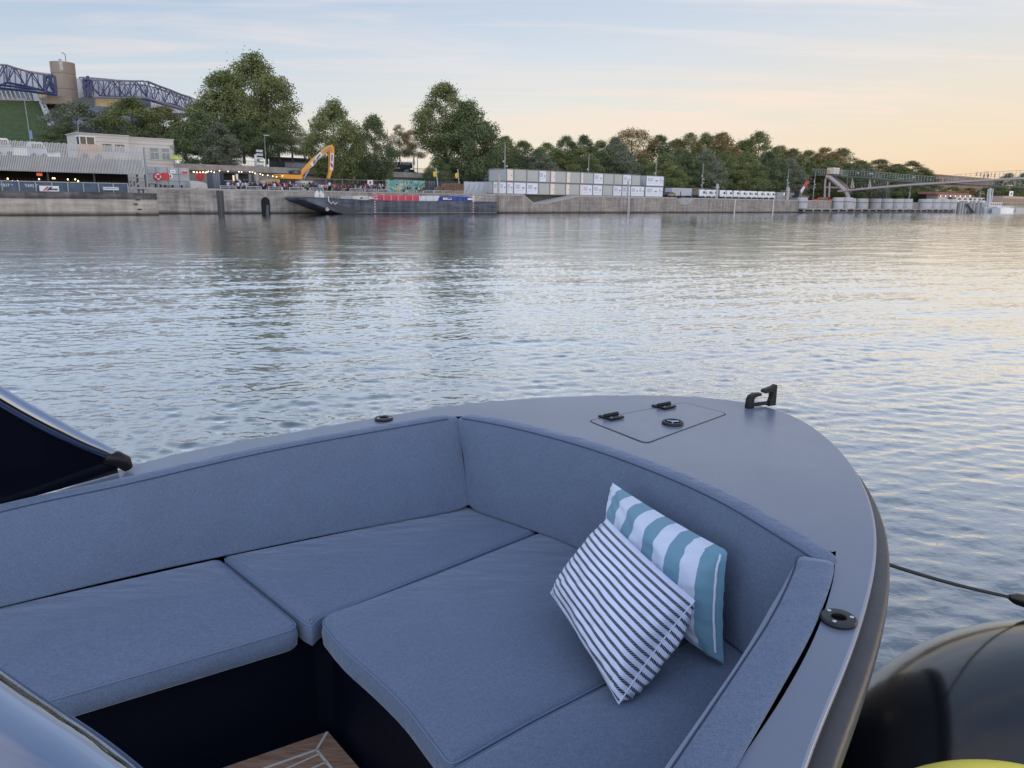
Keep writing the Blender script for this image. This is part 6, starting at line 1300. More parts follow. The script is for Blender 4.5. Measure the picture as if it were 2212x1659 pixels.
s_, z_ = XZ(z3, 781, 490, 7.9); mb = MB(); mb.box((s_-.6,7.85,z_-.45),(s_+.6,7.9,z_+.45)); mb.build('sign', WHITE, t_); mb = MB(); mb.lathe((s_,7.83,z_), [(.14,-.01),(.26,-.01),(.26,.01),(.14,.01)], 12, axis='y'); mb.build('sign_ring', RED, t_)
# graffiti wall
def graffiti_mat():
    m, t, b = nt('graffiti_paint'); tc = t.nodes.new('ShaderNodeTexCoord'); mp = t.nodes.new('ShaderNodeMapping'); mp.inputs['Scale'].default_value = (.28,.28,.5); lk(t, tc.outputs['Object'], mp.inputs[0])
    n = t.nodes.new('ShaderNodeTexNoise'); n.inputs['Scale'].default_value = 1.; n.inputs['Distortion'].default_value = 2.5; n.inputs['Detail'].default_value = 2; lk(t, mp.outputs[0], n.inputs['Vector'])
    r = t.nodes.new('ShaderNodeValToRGB'); cr = r.color_ramp; cr.interpolation = 'CONSTANT'
    for p_, c in ((.30,(.05,.22,.12)),(.38,(.10,.34,.30)),(.45,(.40,.40,.38)),(.49,(.03,.04,.05)),(.52,(.16,.42,.38)),(.58,(.45,.33,.08)),(.62,(.5,.5,.48)),(.67,(.12,.15,.3))): e = cr.elements.new(p_); e.color = c+(1,)
    cr.elements.remove(cr.elements[0]); lk(t, n.outputs['Fac'], r.inputs[0]); lk(t, r.outputs[0], b.inputs['Base Color']); b.inputs['Roughness'].default_value = .85; return m
rub(z3, 952, 1388, 462, 7.5, graffiti_mat(), 'graffiti_wall', 'low wall covered in teal, green and yellow graffiti', 'wall', th=.4)
# dark lockers, dark hoarding, pallets, light fence
for i, zx in enumerate((1388, 1412, 1436)): rub(z3, zx, zx+20, 475, 6.2, DGREY, 'site_locker', '%s narrow dark locker between graffiti wall and pallets' % ['left','middle','right'][i], 'locker', th=1.2)
rub(z3, 1462, 1700, 478, 10, mat('dark_hoarding', (.05,.055,.07), .7), 'dark_hoarding', 'dark hoarding panel behind the pallet stacks', 'hoarding')
PAL = mat('pallet_wood', (.26,.17,.10), .85, var=.3, scale=3.)
def pallets(zx, w_, ytop, label):
    s_, zt_ = XZ(z3, zx, ytop, 4.2); t_ = q_thing('pallet_stack', label, 'pallets', s_, 4.2, ZQ); z_ = ZQ+.01; wd = (XZ(z3, zx+w_, 550, 4.2)[0]-s_)
    m_ = MB(); jit = random.Random(zx)
    while z_ < zt_:
        d_ = jit.uniform(-.04, .04)
        for k in range(3): m_.box((s_+d_+k*(wd-.12)/2,4.2,z_),(s_+d_+k*(wd-.12)/2+.1,5.3,z_+.1))
        m_.box((s_+d_,4.18,z_+.1),(s_+wd-.02+d_,5.32,z_+.13)); z_ += .145
    m_.build('pallets', PAL, t_)
for i, (zx, w_, yt) in enumerate(((1478,30,545),(1510,30,540),(1552,27,505),(1581,27,503),(1610,27,505),(1640,27,508),(1669,27,503),(1698,27,506),(1727,27,515))): pallets(zx, w_, yt, '%s pallet stack from the left beside the graffiti wall' % ords[i])
t_ = q_thing('panel_fence', 'light grey panel fence between the pallets and the cabins', 'fence', XZ(z3, 1900, 500, 5)[0], 5, ZQ)
sa = XZ(z3, 1755, 500, 5)[0]; sb = XZ(z3, 2075, 500, 5)[0]; za = XZ(z3, 1900, 486, 5)[1]; k = 0; n_ = 6
for k in range(n_): a_ = sa+(sb-sa)*k/n_; mb = MB(); mb.box((a_+.03,5,ZQ+.05),(a_+(sb-sa)/n_-.03,5.08,za)); mb.build('panel', mat('light_grey_sheet', (.40,.42,.45), .6, var=.08), t_)
for k in range(n_): a_ = sa+(sb-sa)*k/n_; mb = MB(); mb.bar((a_+.4,4.9,ZQ),(a_+1.5,4.98,za-.5),.05); mb.build('brace', GREY, t_)
# yellow flags
for zx, zy, lb in ((1465,400,'left yellow flag on a white leaning pole beside the leafy bush'),(1692,415,'right yellow flag near the trunk of the tall tree')):
    s_, z_ = XZ(z3, zx, zy, 6); t_ = q_thing('flag', lb, 'flag', s_, 6, ZQ); mb = MB(); mb.bar((s_+.6,6,ZQ),(s_,6,z_+1.2),.06); mb.build('pole', WHITE, t_); mb = MB(); mb.add([(s_-.8,5.95,z_+.2),(s_-.1,5.98,z_+.6),(s_,6,z_-.5),(s_-.55,5.9,z_-.7),(s_-.8,5.85,z_-.3)], [(0,1,2,3,4)]); mb.build('cloth', mat('flag_yellow', (.65,.42,.04), .8), t_)
# upper promenade: banner trailer, white wall, lamp posts, totem
s0, za = XZ(z3, 980, 272, 34); s1 = XZ(z3, 1222, 290, 34)[0]; zb_ = XZ(z3, 1100, 338, 34)[1]
t_ = q_thing('banner_trailer', 'long black banner trailer with white lettering on the upper road', 'trailer', (s0+s1)/2, 34, ZU); mb = MB(); mb.box((s0,34,zb_),(s1,36.4,za)); bx_ = mb.build('box_body', mat('banner_black', (.03,.033,.036), .6), t_)
text('FLORENT PAGNY', 1.35, s0+(s1-s0)*.33, 33.97, (za+zb_)/2+.45, mat('banner_white', (.6,.6,.6), .6), 'banner_lettering', bx_, sx=1.); mb = MB(); mb.box((s0+(s1-s0)*.2,33.95,(za+zb_)/2-.85),(s0+(s1-s0)*.45,33.98,(za+zb_)/2-.7)); mb.build('small_print', MATS['banner_white'], bx_)
mb = MB(); mb.box((s0+.5,34.3,ZU+.45),(s1-.5,36,zb_)); mb.build('chassis', DK, t_)
for f_ in (.12, .2, .8, .9): mb = MB(); mb.lathe((s0+(s1-s0)*f_,34.1,ZU+.5), [(.1,0),(.5,0),(.5,.35),(.1,.35)], 12, axis='y'); mb.build('wheel', TYRE, t_)
s0, za = XZ(z2, 1560, 345, 40); s1 = XZ(z3, 330, 290, 40)[0]; mb = MB(); mb.box((s0,40,ZU),(s1,40.4,za)); tag(mb.build('white_wall', mat('white_render', (.5,.49,.47), .8), None, (s0,40,ZU), 'q'), 'low white wall on the upper road behind the excavator boom', 'wall')
s0, za = XZ(z2, 1450, 300, 46); s1 = XZ(z3, 960, 300, 46)[0]; mb = MB(); mb.box((s0,46,ZU),(s1,50,za)); mb.box((s0-.5,45.6,za),(s1+.5,50.4,za+.35)); tag(mb.build('low_pavilion', mat('pavilion_dark', (.03,.035,.04), .6), None, (s0,46,ZU), 'q'), 'low dark flat roofed pavilion behind the trees on the upper road', 'pavilion')
s0, za = XZ(z3, 1600, 320, 36); s1 = XZ(z3, 1800, 320, 36)[0]; mb = MB(); mb.box((s0,36,ZU),(s1,36.3,za)); tag(mb.build('beige_wall', mat('beige_render', (.4,.35,.3), .8), None, (s0,36,ZU), 'q'), 'beige wall seen behind the trunk of tall plane tree', 'wall')
def lamp(zf, zx, y0, o, label, zb=ZU):
    s_, z_ = XZ(zf, zx, y0, o); t_ = q_thing('street_lamp', label, 'lamp post', s_, o, zb); mb = MB(); mb.bar((s_,o,zb),(s_,o,z_),.12,6,r2=.06); mb.build('pole', GREY, t_); mb = MB(); mb.box((s_-.1,o-.2,z_),(s_+.9,o+.2,z_+.15)); mb.build('lamp_head', OFFW, t_)
lamp(z2, 1292, 5, 27, 'street lamp with small white box left of the boom'); lamp(z2, 685, -90, 30, 'street lamp rising before the dark tree right of cream building'); lamp(z3, 1270, 120, 28, 'street lamp beside the black banner trailer'); lamp(z3, 1232, 160, 30, 'thin street lamp right of the banner trailer'); lamp(z3, 1728, 190, 27, 'street lamp left of the thick plane trunk')
s_, z_ = XZ(z2, 1212, 250, 25.5); t_ = q_thing('totem_sign', 'white striped totem sign on the promenade railing', 'sign', s_, 25.5, ZU)
mb = MB(); mb.box((s_-.7,25.5,ZU),(s_-.3,25.8,z_)); mb.build('post', WHITE, t_)
for k in range(5): mb = MB(); mb.box((s_-.3,25.5,ZU+.6+k*.7),(s_+1.,25.7,ZU+1.05+k*.7)); mb.build('board', OFFW, t_)
for i, (zx, w_, c_) in enumerate(((1000,75,'dark'),(1160,110,'dark'),(430,110,'dark'))):
    s0, z_ = XZ(z3, zx, 375, 28); s1 = XZ(z3, zx+w_, 375, 28)[0]; L = s1-s0; t_ = q_thing('parked_car', ['dark car behind the railing below banner trailer','second dark car to the right of the banner trailer wheels','long dark car on the upper road right of the boom'][i], 'car', s0, 28, ZU)
    mb = MB(); mb.wall([(s0,ZU+.3),(s1,ZU+.3),(s1,ZU+.8),(s1-.2*L,ZU+.95),(s1-.32*L,ZU+1.45),(s0+.25*L,ZU+1.45),(s0+.08*L,ZU+.9),(s0,ZU+.8)], 28, 29.7); mb.build('body', DGREY, t_, bevel=.08)
    mb = MB(); mb.wall([(s0+.2*L,ZU+.95),(s1-.28*L,ZU+.95),(s1-.35*L,ZU+1.35),(s0+.28*L,ZU+1.35)], 27.96, 27.998); mb.build('side_window', GLS, t_)
    for f_ in (.2, .8): mb = MB(); mb.lathe((s0+L*f_,27.97,ZU+.34), [(.1,0),(.34,0),(.34,.2),(.1,.2)], 12, axis='y'); mb.build('wheel', TYRE, t_)
# ------------------------------------------------------------------ right part of the quay
E5 = lambda a, b, o: XZ(z5, a, b, o)
# wall bits and grey huts behind the trucks
rub(z5, 150, 440, 832, 15, mat('brown_wall', (.22,.18,.14), .9, var=.3), 'brown_wall', 'brown stone wall segment behind the first white trucks', 'wall')
rub(z5, -190, 155, 840, 14, mat('long_beige_wall', (.2,.165,.13), .9, var=.3), 'brown_wall', 'brown wall behind the grey trailer box', 'wall')
def boxy(zf, x0, x1, y, o, dep, m, name, label, cat): 
    sa, za = XZ(zf, x0, y, o); sb = XZ(zf, x1, y, o)[0]; t_ = q_thing(name, label, cat, (sa+sb)/2, o, ZQ); mb = MB(); mb.box((sa,o,ZQ),(sb,o+dep,za)); mb.build('walls', m, t_); mb = MB(); mb.box((sa-.1,o-.1,za),(sb+.1,o+dep+.1,za+.12)); mb.build('roof', OFFW, t_); return t_, sa, sb, za
GH = mat('hut_grey', (.30,.30,.31), .7, var=.1)
t_, sa, sb, za = boxy(z5, 1075, 1250, 892, 9, 3, GH, 'site_hut', 'long grey hut behind the last white trucks', 'hut')
t_, sa, sb, za = boxy(z5, 1255, 1385, 898, 9, 3, mat('hut_pale', (.38,.38,.38), .7), 'site_hut', 'pale hut with a small dark window right of truck row', 'hut'); mb = MB(); mb.box((sa+(sb-sa)*.6,8.93,ZQ+1.6),(sa+(sb-sa)*.85,8.99,ZQ+2.3)); mb.build('window', GLS, t_)
boxy(z5, 1415, 1520, 905, 8, 3, GH, 'site_hut', 'small grey hut left of the red and white crane', 'hut')
boxy(z5, 1300, 1400, 870, 16, 3, mat('hut_beige', (.34,.31,.28), .7), 'site_hut', 'beige hut further back right of truck row', 'hut')
sa, za = E5(-100, 835, 8); sb = E5(155, 835, 8)[0]; t_ = q_thing('box_trailer', 'pale grey box trailer with beige panel left of white trucks', 'trailer', (sa+sb)/2, 8, ZQ); zb_ = E5(50, 935, 8)[1]
mb = MB(); mb.box((sa,8,zb_),(sb,10.4,za)); mb.build('box_body', mat('trailer_grey', (.42,.44,.47), .6, var=.08), t_); mb = MB(); mb.box((sa+.6,7.93,zb_+1.5),(sa+(sb-sa)*.6,7.99,za-.4)); mb.build('beige_panel', mat('beige_sheet', (.5,.42,.35), .7), t_); mb = MB(); mb.box((sa,8.2,ZQ+.5),(sb+3,10.2,zb_)); mb.build('chassis', DK, t_)
for f_ in (.1, .2, .8, .9): mb = MB(); mb.lathe((sa+(sb-sa)*f_,8.05,ZQ+.5), [(.1,0),(.5,0),(.5,.3),(.1,.3)], 12, axis='y'); mb.build('wheel', TYRE, t_)
for i, (zx, c_, nm) in enumerate(((1870,'car_dark','dark car parked left of the box trailer'),(1915,'car_blue','blue grey car parked beside the box trailer'))):
    s0 = XZ(z4, zx-25, 800, 4)[0]; s1 = XZ(z4, zx+25, 800, 4)[0]; L = max(3.6, s1-s0); t_ = q_thing('parked_car', nm, 'car', s0, 4, ZQ); m_ = mat(c_, (.02,.025,.03) if i == 0 else (.15,.19,.25), .3)
    mb = MB(); mb.wall([(s0,ZQ+.3),(s0+L,ZQ+.3),(s0+L,ZQ+.8),(s0+.8*L,ZQ+.95),(s0+.68*L,ZQ+1.45),(s0+.25*L,ZQ+1.45),(s0+.08*L,ZQ+.9),(s0,ZQ+.8)], 4+i, 5.7+i); mb.build('body', m_, t_, bevel=.08)
    mb = MB(); mb.wall([(s0+.2*L,ZQ+.95),(s0+.72*L,ZQ+.95),(s0+.65*L,ZQ+1.35),(s0+.28*L,ZQ+1.35)], 3.96+i, 3.998+i); mb.build('side_window', GLS, t_)
    for f_ in (.2, .8): mb = MB(); mb.lathe((s0+L*f_,3.97+i,ZQ+.34), [(.1,0),(.34,0),(.34,.2),(.1,.2)], 12, axis='y'); mb.build('wheel', TYRE, t_)
# white trucks: one built, the others copied
TW = mat('truck_white', (.74,.72,.70), .35, var=.05)
def truck(s_, o):
    t_ = q_thing('truck', 'x', 'truck', s_, o, ZQ, 'white trucks parked side by side on the quay')
    mb = MB(); mb.wall([(s_-1.5,ZQ+.75),(s_+.95,ZQ+.75),(s_+1.05,ZQ+1.7),(s_+.75,ZQ+3.0),(s_+.35,ZQ+3.25),(s_-1.5,ZQ+3.2)], o, o+2.3); cab_ = mb.build('cab', TW, t_, bevel=.06)
    mb = MB(); mb.wall([(s_-.1,ZQ+1.75),(s_+.8,ZQ+1.75),(s_+.55,ZQ+2.65),(s_-.1,ZQ+2.65)], o-.03, o-.003); mb.build('side_window', GLS, cab_)
    mb = MB(); mb.add([(s_+1.09,o+.15,ZQ+1.75),(s_+1.09,o+2.15,ZQ+1.75),(s_+.84,o+2.15,ZQ+2.9),(s_+.84,o+.15,ZQ+2.9)], [(0,1,2,3)]); mb.build('windscreen', GLS, cab_)
    mb = MB(); mb.box((s_+.99,o-.35,ZQ+1.7),(s_+1.15,o-.1,ZQ+2.4)); mb.build('mirror', DK, cab_)
    mb = MB(); mb.box((s_-6.2,o+.4,ZQ+.7),(s_+.9,o+1.9,ZQ+.98)); mb.build('chassis', DK, t_)
    mb = MB(); mb.box((s_+.8,o,ZQ+.35),(s_+1.1,o+2.3,ZQ+.74)); mb.build('bumper', TW, t_)
    mb = MB(); mb.box((s_-6.2,o+.05,ZQ+1.0),(s_-1.7,o+2.25,ZQ+1.35)); mb.build('flatbed', mat('bed_dark', (.05,.05,.055), .7), t_)
    for x_ in (-.1, -4.2, -5.3):
        for o_ in (o, o+2.0): mb = MB(); mb.lathe((s_+x_,o_,ZQ+.5), [(.14,0),(.5,0),(.5,.3),(.14,.3)], 14, axis='y'); w_ = mb.build('wheel', TYRE, t_); mb = MB(); mb.lathe((s_+x_,o_-.02,ZQ+.5), [(.2,0),(.2,.03)], 10, axis='y'); mb.build('rim', GREY, w_)
    return t_
tp_ = None
for i, zx in enumerate((298,382,452,560,645,735,820,895,965,1048,1123,1195)):
    s_ = E5(zx, 930, 6)[0]; lb = '%s white truck from the left in the parked row' % ords[i]
    if tp_ is None: tp_ = truck(s_, 6); tp_['label'] = lb; tp_.scale = (.76,.76,.76); tp_.rotation_euler = (0, 0, QA-.75)
    else: place(tp_, s_, 6, ZQ, lb, -.75, (.76,.76,.76))
# red and white telescopic crane
t_ = q_thing('mobile_crane', 'small crane with red and white telescopic jib right of the trucks', 'crane', E5(1550,960,4)[0], 4, ZQ)
a = E5(1550,900,4); b = E5(1640,755,4); c = E5(1668,757,4.4); mb = MB(); mb.bar((a[0],4,a[1]),(b[0],4,b[1]),.42,6); mb.build('jib', mat('jib_white', (.6,.55,.55), .5), t_)
mb = MB(); mb.bar(((a[0]+b[0])/2,3.9,(a[1]+b[1])/2),(b[0],3.9,b[1]),.46,6); mb.build('jib_red_section', RED, t_); mb = MB(); mb.bar((a[0]+.4,4.8,a[1]),(c[0],4.8,c[1]),.4,6); mb.build('second_jib', RED, t_)
s0 = E5(1515,930,4)[0]; s1 = E5(1655,930,4)[0]; mb = MB(); mb.box((s0,3.6,ZQ+.8),(s1,6,ZQ+1.5)); mb.box((s0+.6,3.8,ZQ+1.5),(s0+2.6,5.6,ZQ+2.9)); mb.build('carrier', DK, t_)
for f_ in (.15,.4,.85): mb = MB(); mb.lathe((s0+(s1-s0)*f_,3.6,ZQ+.5), [(.1,0),(.5,0),(.5,.3),(.1,.3)], 12, axis='y'); mb.build('wheel', TYRE, t_)
# gear piles by the landing
for i, (x0, x1, y, m_, nm) in enumerate(((1755,1815,975,RED,'red'),(1825,1905,955,mat('rust_box', (.25,.14,.10), .8),'rusty brown'),(1935,1985,975,RED,'second red'))):
    sa, za = E5(x0, y, 3); sb = E5(x1, y, 3)[0]; mb = MB(); mb.wall([(sa,ZQ),(sb,ZQ),(sb-.1,za-.2),(sb-.4,za),(sa+.3,za-.1),(sa,za-.4)], 3, 4.5); tag(mb.build('covered_load', m_, None, (sa,3,ZQ), 'q', bevel=.05), nm+' covered load on the quay left of the bridge leg', 'load')
# concrete landing: cylinders, beams and fascia from px 1735 to 2060
s_l0, s_l1 = E5(1565,1100,-1.5)[0], XZ(z6,1325,760,-1.5)[0]
t_ = q_thing('concrete_landing', 'long low concrete landing stage with dark slotted edge', 'landing', (s_l0+s_l1)/2, -1.5, 0)
LC = wall_mat('landing_concrete', (.26,.24,.23), (.44,.41,.39), .8)
zl1 = 1.15; mb = MB(); mb.box((s_l0,-2.6,-.5),(s_l1,0,.42)); mb.build('lower_beam', LC, t_)
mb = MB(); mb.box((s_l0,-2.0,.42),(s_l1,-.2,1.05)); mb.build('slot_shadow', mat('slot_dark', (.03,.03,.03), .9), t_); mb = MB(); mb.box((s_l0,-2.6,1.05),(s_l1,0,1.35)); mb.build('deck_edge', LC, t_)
k = s_l0; j = 0
while k < s_l1: mb = MB(); mb.box((k-.25,-2.55,.42),(k+.25,-2.05,1.05)); mb.build('slot_post', LC, t_); k += (s_l1-s_l0)/22.
rwq = MB(); rwq.box((s_l0+.5,0,-1),(S(2212,0)+400,.6,ZQ)); tag(rwq.build('quay_wall', wall_mat('far_quay', (.16,.14,.13), (.30,.27,.25), 1.), None, (s_l0,0,0), 'q'), 'grey quay wall behind the concrete landing and far boats', 'quay wall')
cyl = [(z5,1605),(z5,2068),(z5,2185)]+[(z6,v) for v in (75,225,380,520,650,760,995,1100,1205,1300)]
for i, (zf, zx) in enumerate(cyl):
    w_ = 70 if zf is z5 else 66; s_ = XZ(zf, zx, 700, -1.2)[0]; r_ = abs(XZ(zf, zx+w_/2, 700, -1.2)[0]-s_)*.92; zt_ = XZ(zf, zx, 960 if zf is z5 else 622+i*1.2, -1.2)[1]
    t_ = q_thing('concrete_dolphin', '%s round concrete mooring pillar from the left along the landing' % ords[i], 'pillar', s_, -1.2, 1.35); r_ = min(r_, 2.6)
    mb = MB(); mb.lathe((s_,-1.2,0), [(r_,1.36),(r_,zt_-.2),(r_*.96,zt_),(.01,zt_)], 20); mb.build('column', mat('pillar_concrete', (.42,.39,.38), .85, var=.15, scale=.5), t_, smooth=True, angle=40)
    mb = MB(); mb.lathe((s_,-1.2,0), [(r_+.03,zt_-1.5),(r_+.06,zt_-1.45),(r_+.06,zt_-1.35),(r_+.03,zt_-1.3)], 20); mb.build('band', DGREY, t_)
sa = E5(1690,1050,-.3)[0]; sb = E5(1870,1050,-.3)[0]; mb = MB(); mb.wall([(sa,1.4),(sb,2.2),(sb,2.5),(sa,1.7)], -.5, -.2); tag(mb.build('sloping_ramp', OFFW, None, (sa,-.4,1.4), 'q'), 'pale sloping ramp on the wall behind the landing', 'ramp')
# ------------------------------------------------------------------ footbridge across the river
sB = S(1835, 3.)
BR = lambda zf, a, b, ds=0.: (lambda o_z: (sB+ds, o_z[0], o_z[1]))(hitS(*zf(a, b), sB+ds))
PST = mat('pinkish_bridge_steel', (.42,.33,.31), .5, var=.08, scale=.3); DST = mat('bridge_dark_edge', (.11,.11,.11), .6); RAILM = mat('bridge_rail', (.34,.34,.33), .5)
t_ = q_thing('footbridge', 'long footbridge with two crossing curved decks spanning the river', 'bridge', sB, BR(z6,1200,430)[1], 0)
def ribbon(pts, name, m, th, width=7., d0=0.):
    q = crom([Vector(BR(zf, a, b)) for zf, a, b in pts], 8); mb = MB(); n = len(q); vs = []
    for p in q: vs += [(sB+d0,p.y,p.z),(sB+d0+width,p.y,p.z),(sB+d0+width,p.y,p.z-th),(sB+d0,p.y,p.z-th)]
    fs = [(i*4+k, i*4+(k+1)%4, (i+1)*4+(k+1)%4, (i+1)*4+k) for i in range(n-1) for k in range(4)]; mb.add(vs, fs+[(0,1,2,3),tuple(range(4*n-4,4*n))]); mb.build(name, m, t_); return q
def railing(q, h_, name):
    mb = MB(); L = 0
    for i in range(len(q)-1):
        a, b = q[i], q[i+1]
        for zz_ in (h_, h_*.66, h_*.33): mb.bar((sB,a.y,a.z+zz_),(sB,b.y,b.z+zz_),.045 if zz_ == h_ else .025,4)
    mb.build('rail', RAILM, t_); mb = MB()
    for i in range(len(q)-1):
        a, b = q[i], q[i+1]; n = max(1, int((b-a).length/1.6))
        for k in range(n): p = a.lerp(b, k/n); mb.bar((sB,p.y,p.z),(sB,p.y,p.z+h_),.06,4)
    mb.build(name, RAILM, t_)
dA_ = [(z5,1695,662),(z5,1880,666),(z5,2060,672),(z6,0,348),(z6,250,360),(z6,530,385),(z6,800,408),(z6,1100,432),(z6,1400,446),(z6,1800,462),(z6,2212,480),(z6,2700,500)]
qa = ribbon(dA_, 'hanging_deck', DST, .45, 5.); railing(qa, 1.9, 'rail_posts')
dB_ = [(z6,-60,528),(z6,40,518),(z6,300,492),(z6,540,470),(z6,800,448),(z6,1050,432),(z6,1350,416),(z6,1800,388),(z6,2212,366),(z6,2700,345)]
qb = ribbon(dB_, 'arch_deck', PST, .55, 5., -1.); railing(crom([Vector(BR(*p)) for p in dB_[6:]], 8), 2.1, 'rail_posts')
lowr = crom([Vector(BR(*p)) for p in dB_[1:5]], 8); mb = MB()
for i in range(len(lowr)-1): a, b = lowr[i], lowr[i+1]; mb.bar((sB+4,a.y,a.z+2.2),(sB+4,b.y,b.z+2.2),.06,4); mb.bar((sB+4,a.y,a.z),(sB+4,a.y,a.z+2.2),.05,4)
mb.build('inner_rail', RAILM, t_)
for pts in (((90,500),(105,385),(120,497)),((308,490),(320,400),(330,487)),((2085,385),(2100,455),(2112,385))):
    p = [Vector(BR(z6, *c_)) for c_ in pts]; mb = MB(); mb.tube(p, .32, 6); mb.build('strut', PST, t_)
for zx in ((375,405,430),(540,418,470),(1820,400,455),(1830,400,455)): p0, p1 = Vector(BR(z6, zx[0], zx[1])), Vector(BR(z6, zx[0], zx[2])); mb = MB(); mb.bar(p0, p1, .14, 6); mb.build('strut', PST, t_)
leg = [Vector(BR(z5, *c_)) for c_ in ((1880,690),(1930,705),(2010,770),(2090,840),(2140,890),(2165,950),(2150,1000))]; mb = MB(); mb.tube(leg, [.6,.8,.8,.85,.85,.7,.6], 8); mb.build('leg', PST, t_, smooth=True)
leg = [Vector(BR(z5, *c_, 5.)) for c_ in ((1960,690),(2060,760),(2140,830),(2190,900))]; mb = MB(); mb.tube(leg, .5, 6); mb.build('leg', PST, t_)
leg = [Vector(BR(z5, *c_)) for c_ in ((1890,695),(1872,730),(1865,800),(1860,960))]; mb = MB(); mb.tube(leg, .4, 8); mb.build('leg', PST, t_)
p0, p1 = Vector(BR(z5,1925,760)), Vector(BR(z5,1915,960)); mb = MB(); mb.bar(p0, p1, .35, 8); mb.build('leg', PST, t_)
p0, p1 = Vector(BR(z5,1870,830)), Vector(BR(z5,2100,835)); mb = MB(); mb.bar(p0, p1, .3, 6); mb.build('cross_beam', PST, t_)
a, b = BR(z5,1895,662), BR(z5,1990,575); t2 = q_thing('lift_cabin', 'orange and white lift cabin on top of the left bridge end', 'lift', sB, a[1], a[2]); mb = MB(); mb.box((sB-.5,a[1],a[2]+.1),(sB+4,b[1],b[2])); mb.build('housing', mat('lift_white', (.55,.5,.45), .5), t2); w_ = (b[1]-a[1]); mb = MB(); mb.box((sB-.58,a[1]+.08*w_,a[2]+.3),(sB-.51,a[1]+.5*w_,b[2]-.8)); mb.build('orange_panel', mat('lift_orange', (.7,.33,.1), .5), t2)
# walkers on the bridge
wk = [(z6,155,332,'white'),(z6,298,345,'white'),(z6,325,347,'white'),(z6,835,400,'white'),(z6,1078,415,'black'),(z6,1228,410,'black'),(z6,1700,380,'brown'),(z6,1752,372,'black')]
for i, (zf, a_, b_, c_) in enumerate(wk):
    qq = qa if i < 6 else qb; o_ = BR(zf, a_, b_)[1]; zz_ = min(qq, key=lambda v: abs(v.y-o_)).z; ob = person('stand', sB+1.2, o_, c_, 'black', PI/2, '%s person from the left walking on the footbridge, in %s' % (ords[i], c_)); ob.location = W(sB+1.2, o_, zz_)
# ------------------------------------------------------------------ far right: boats, buildings, trees
far = S(2090, 0)
X6 = lambda a, b, o: XZ(z6, a, b, o)
def far_trees(lst, off, base=430):
    for px, yt, wd, c_, lb in lst: T(px, yt, base, wd, off, 'low', c_, lb, zbase=ZQ)
far_trees([(2025,425,70,'d','dark far tree under the left half of the bridge'),(1985,418,70,'d','dark far tree left under the bridge deck'),(1945,418,60,'g','green far tree right of the bridge leg'),(1905,425,60,'d','small dark far tree at the bridge leg')], 25)
far_trees([(2060,402,60,'y','olive far tree under the crossing of the bridge decks'),(2095,404,55,'o','yellow brown far tree under the crossing'),(2130,404,50,'d','dark far tree right of the crossing'),(2165,402,50,'g','green far tree under the right bridge span'),(2200,400,50,'g','green far tree at the right edge under the bridge'),(2180,372,55,'g','distant tree above the right bridge deck'),(2215,370,50,'d','second distant tree above the right bridge deck')], 18)
of_ = 60.
PINKB = mat('sunlit_pink_block', (.58,.36,.28), .7); GOLD = mat('golden_glass_front', (.55,.38,.2), .25, var=.2, scale=.1, spec=.6)
sa, za = X6(965,292,of_); sb = X6(1100,292,of_)[0]; t_ = q_thing('office_block', 'distant pink block above the left part of the bridge', 'building', (sa+sb)/2, of_, ZU); mb = MB(); mb.box((sa,of_,ZU),(sb,of_+20,za)); mb.build('walls', PINKB, t_)
for k in range(3): z_ = ZU+(za-ZU)*(.35+.2*k); mb = MB(); mb.box((sa+1,of_-.2,z_),(sb-1,of_-.01,z_+1.2)); mb.build('window', mat('pink_window', (.35,.22,.18), .3), t_)
sa, za = X6(1105,325,of_); sb = X6(1872,325,of_)[0]; zb_ = X6(1400,395,of_)[1]; t_ = q_thing('hotel_building', 'distant long golden glazed hotel front with rooftop name sign', 'building', (sa+sb)/2, of_, ZU); mb = MB(); mb.box((sa,of_,ZU),(sb,of_+20,za)); mb.build('glass_front', GOLD, t_)
mb = MB(); n_ = 44
for k in range(n_+1): x_ = sa+(sb-sa)*k/n_; mb.box((x_-.3,of_-.5,ZU+5),(x_+.3,of_-.01,za))
for k in range(5): z_ = za-(za-ZU)*.16*k; mb.box((sa,of_-.4,z_-.5),(sb,of_-.02,z_))
mb.build('facade_grid', mat('grid_brown', (.30,.2,.14), .6), t_)
sn, zn = X6(1758,300,of_-2); text('pullman', (X6(1758,270,of_-2)[1]-X6(1758,305,of_-2)[1])*1.15, sn, of_-2, X6(1758,296,of_-2)[1], mat('sign_tan', (.5,.36,.28), .6), 'rooftop_lettering', t_, sx=1.3)
sa, za = X6(1648,300,of_-2); sb = X6(1868,300,of_-2)[0]; mb = MB(); z_ = X6(1758,322,of_-2)[1]
for k in range(6): x_ = sa+(sb-sa)*k/5; mb.bar((x_,of_-1.5,z_-2),(x_,of_-1.5,za),.25,4)
mb.build('sign_frame', MATS['grid_brown'], t_)
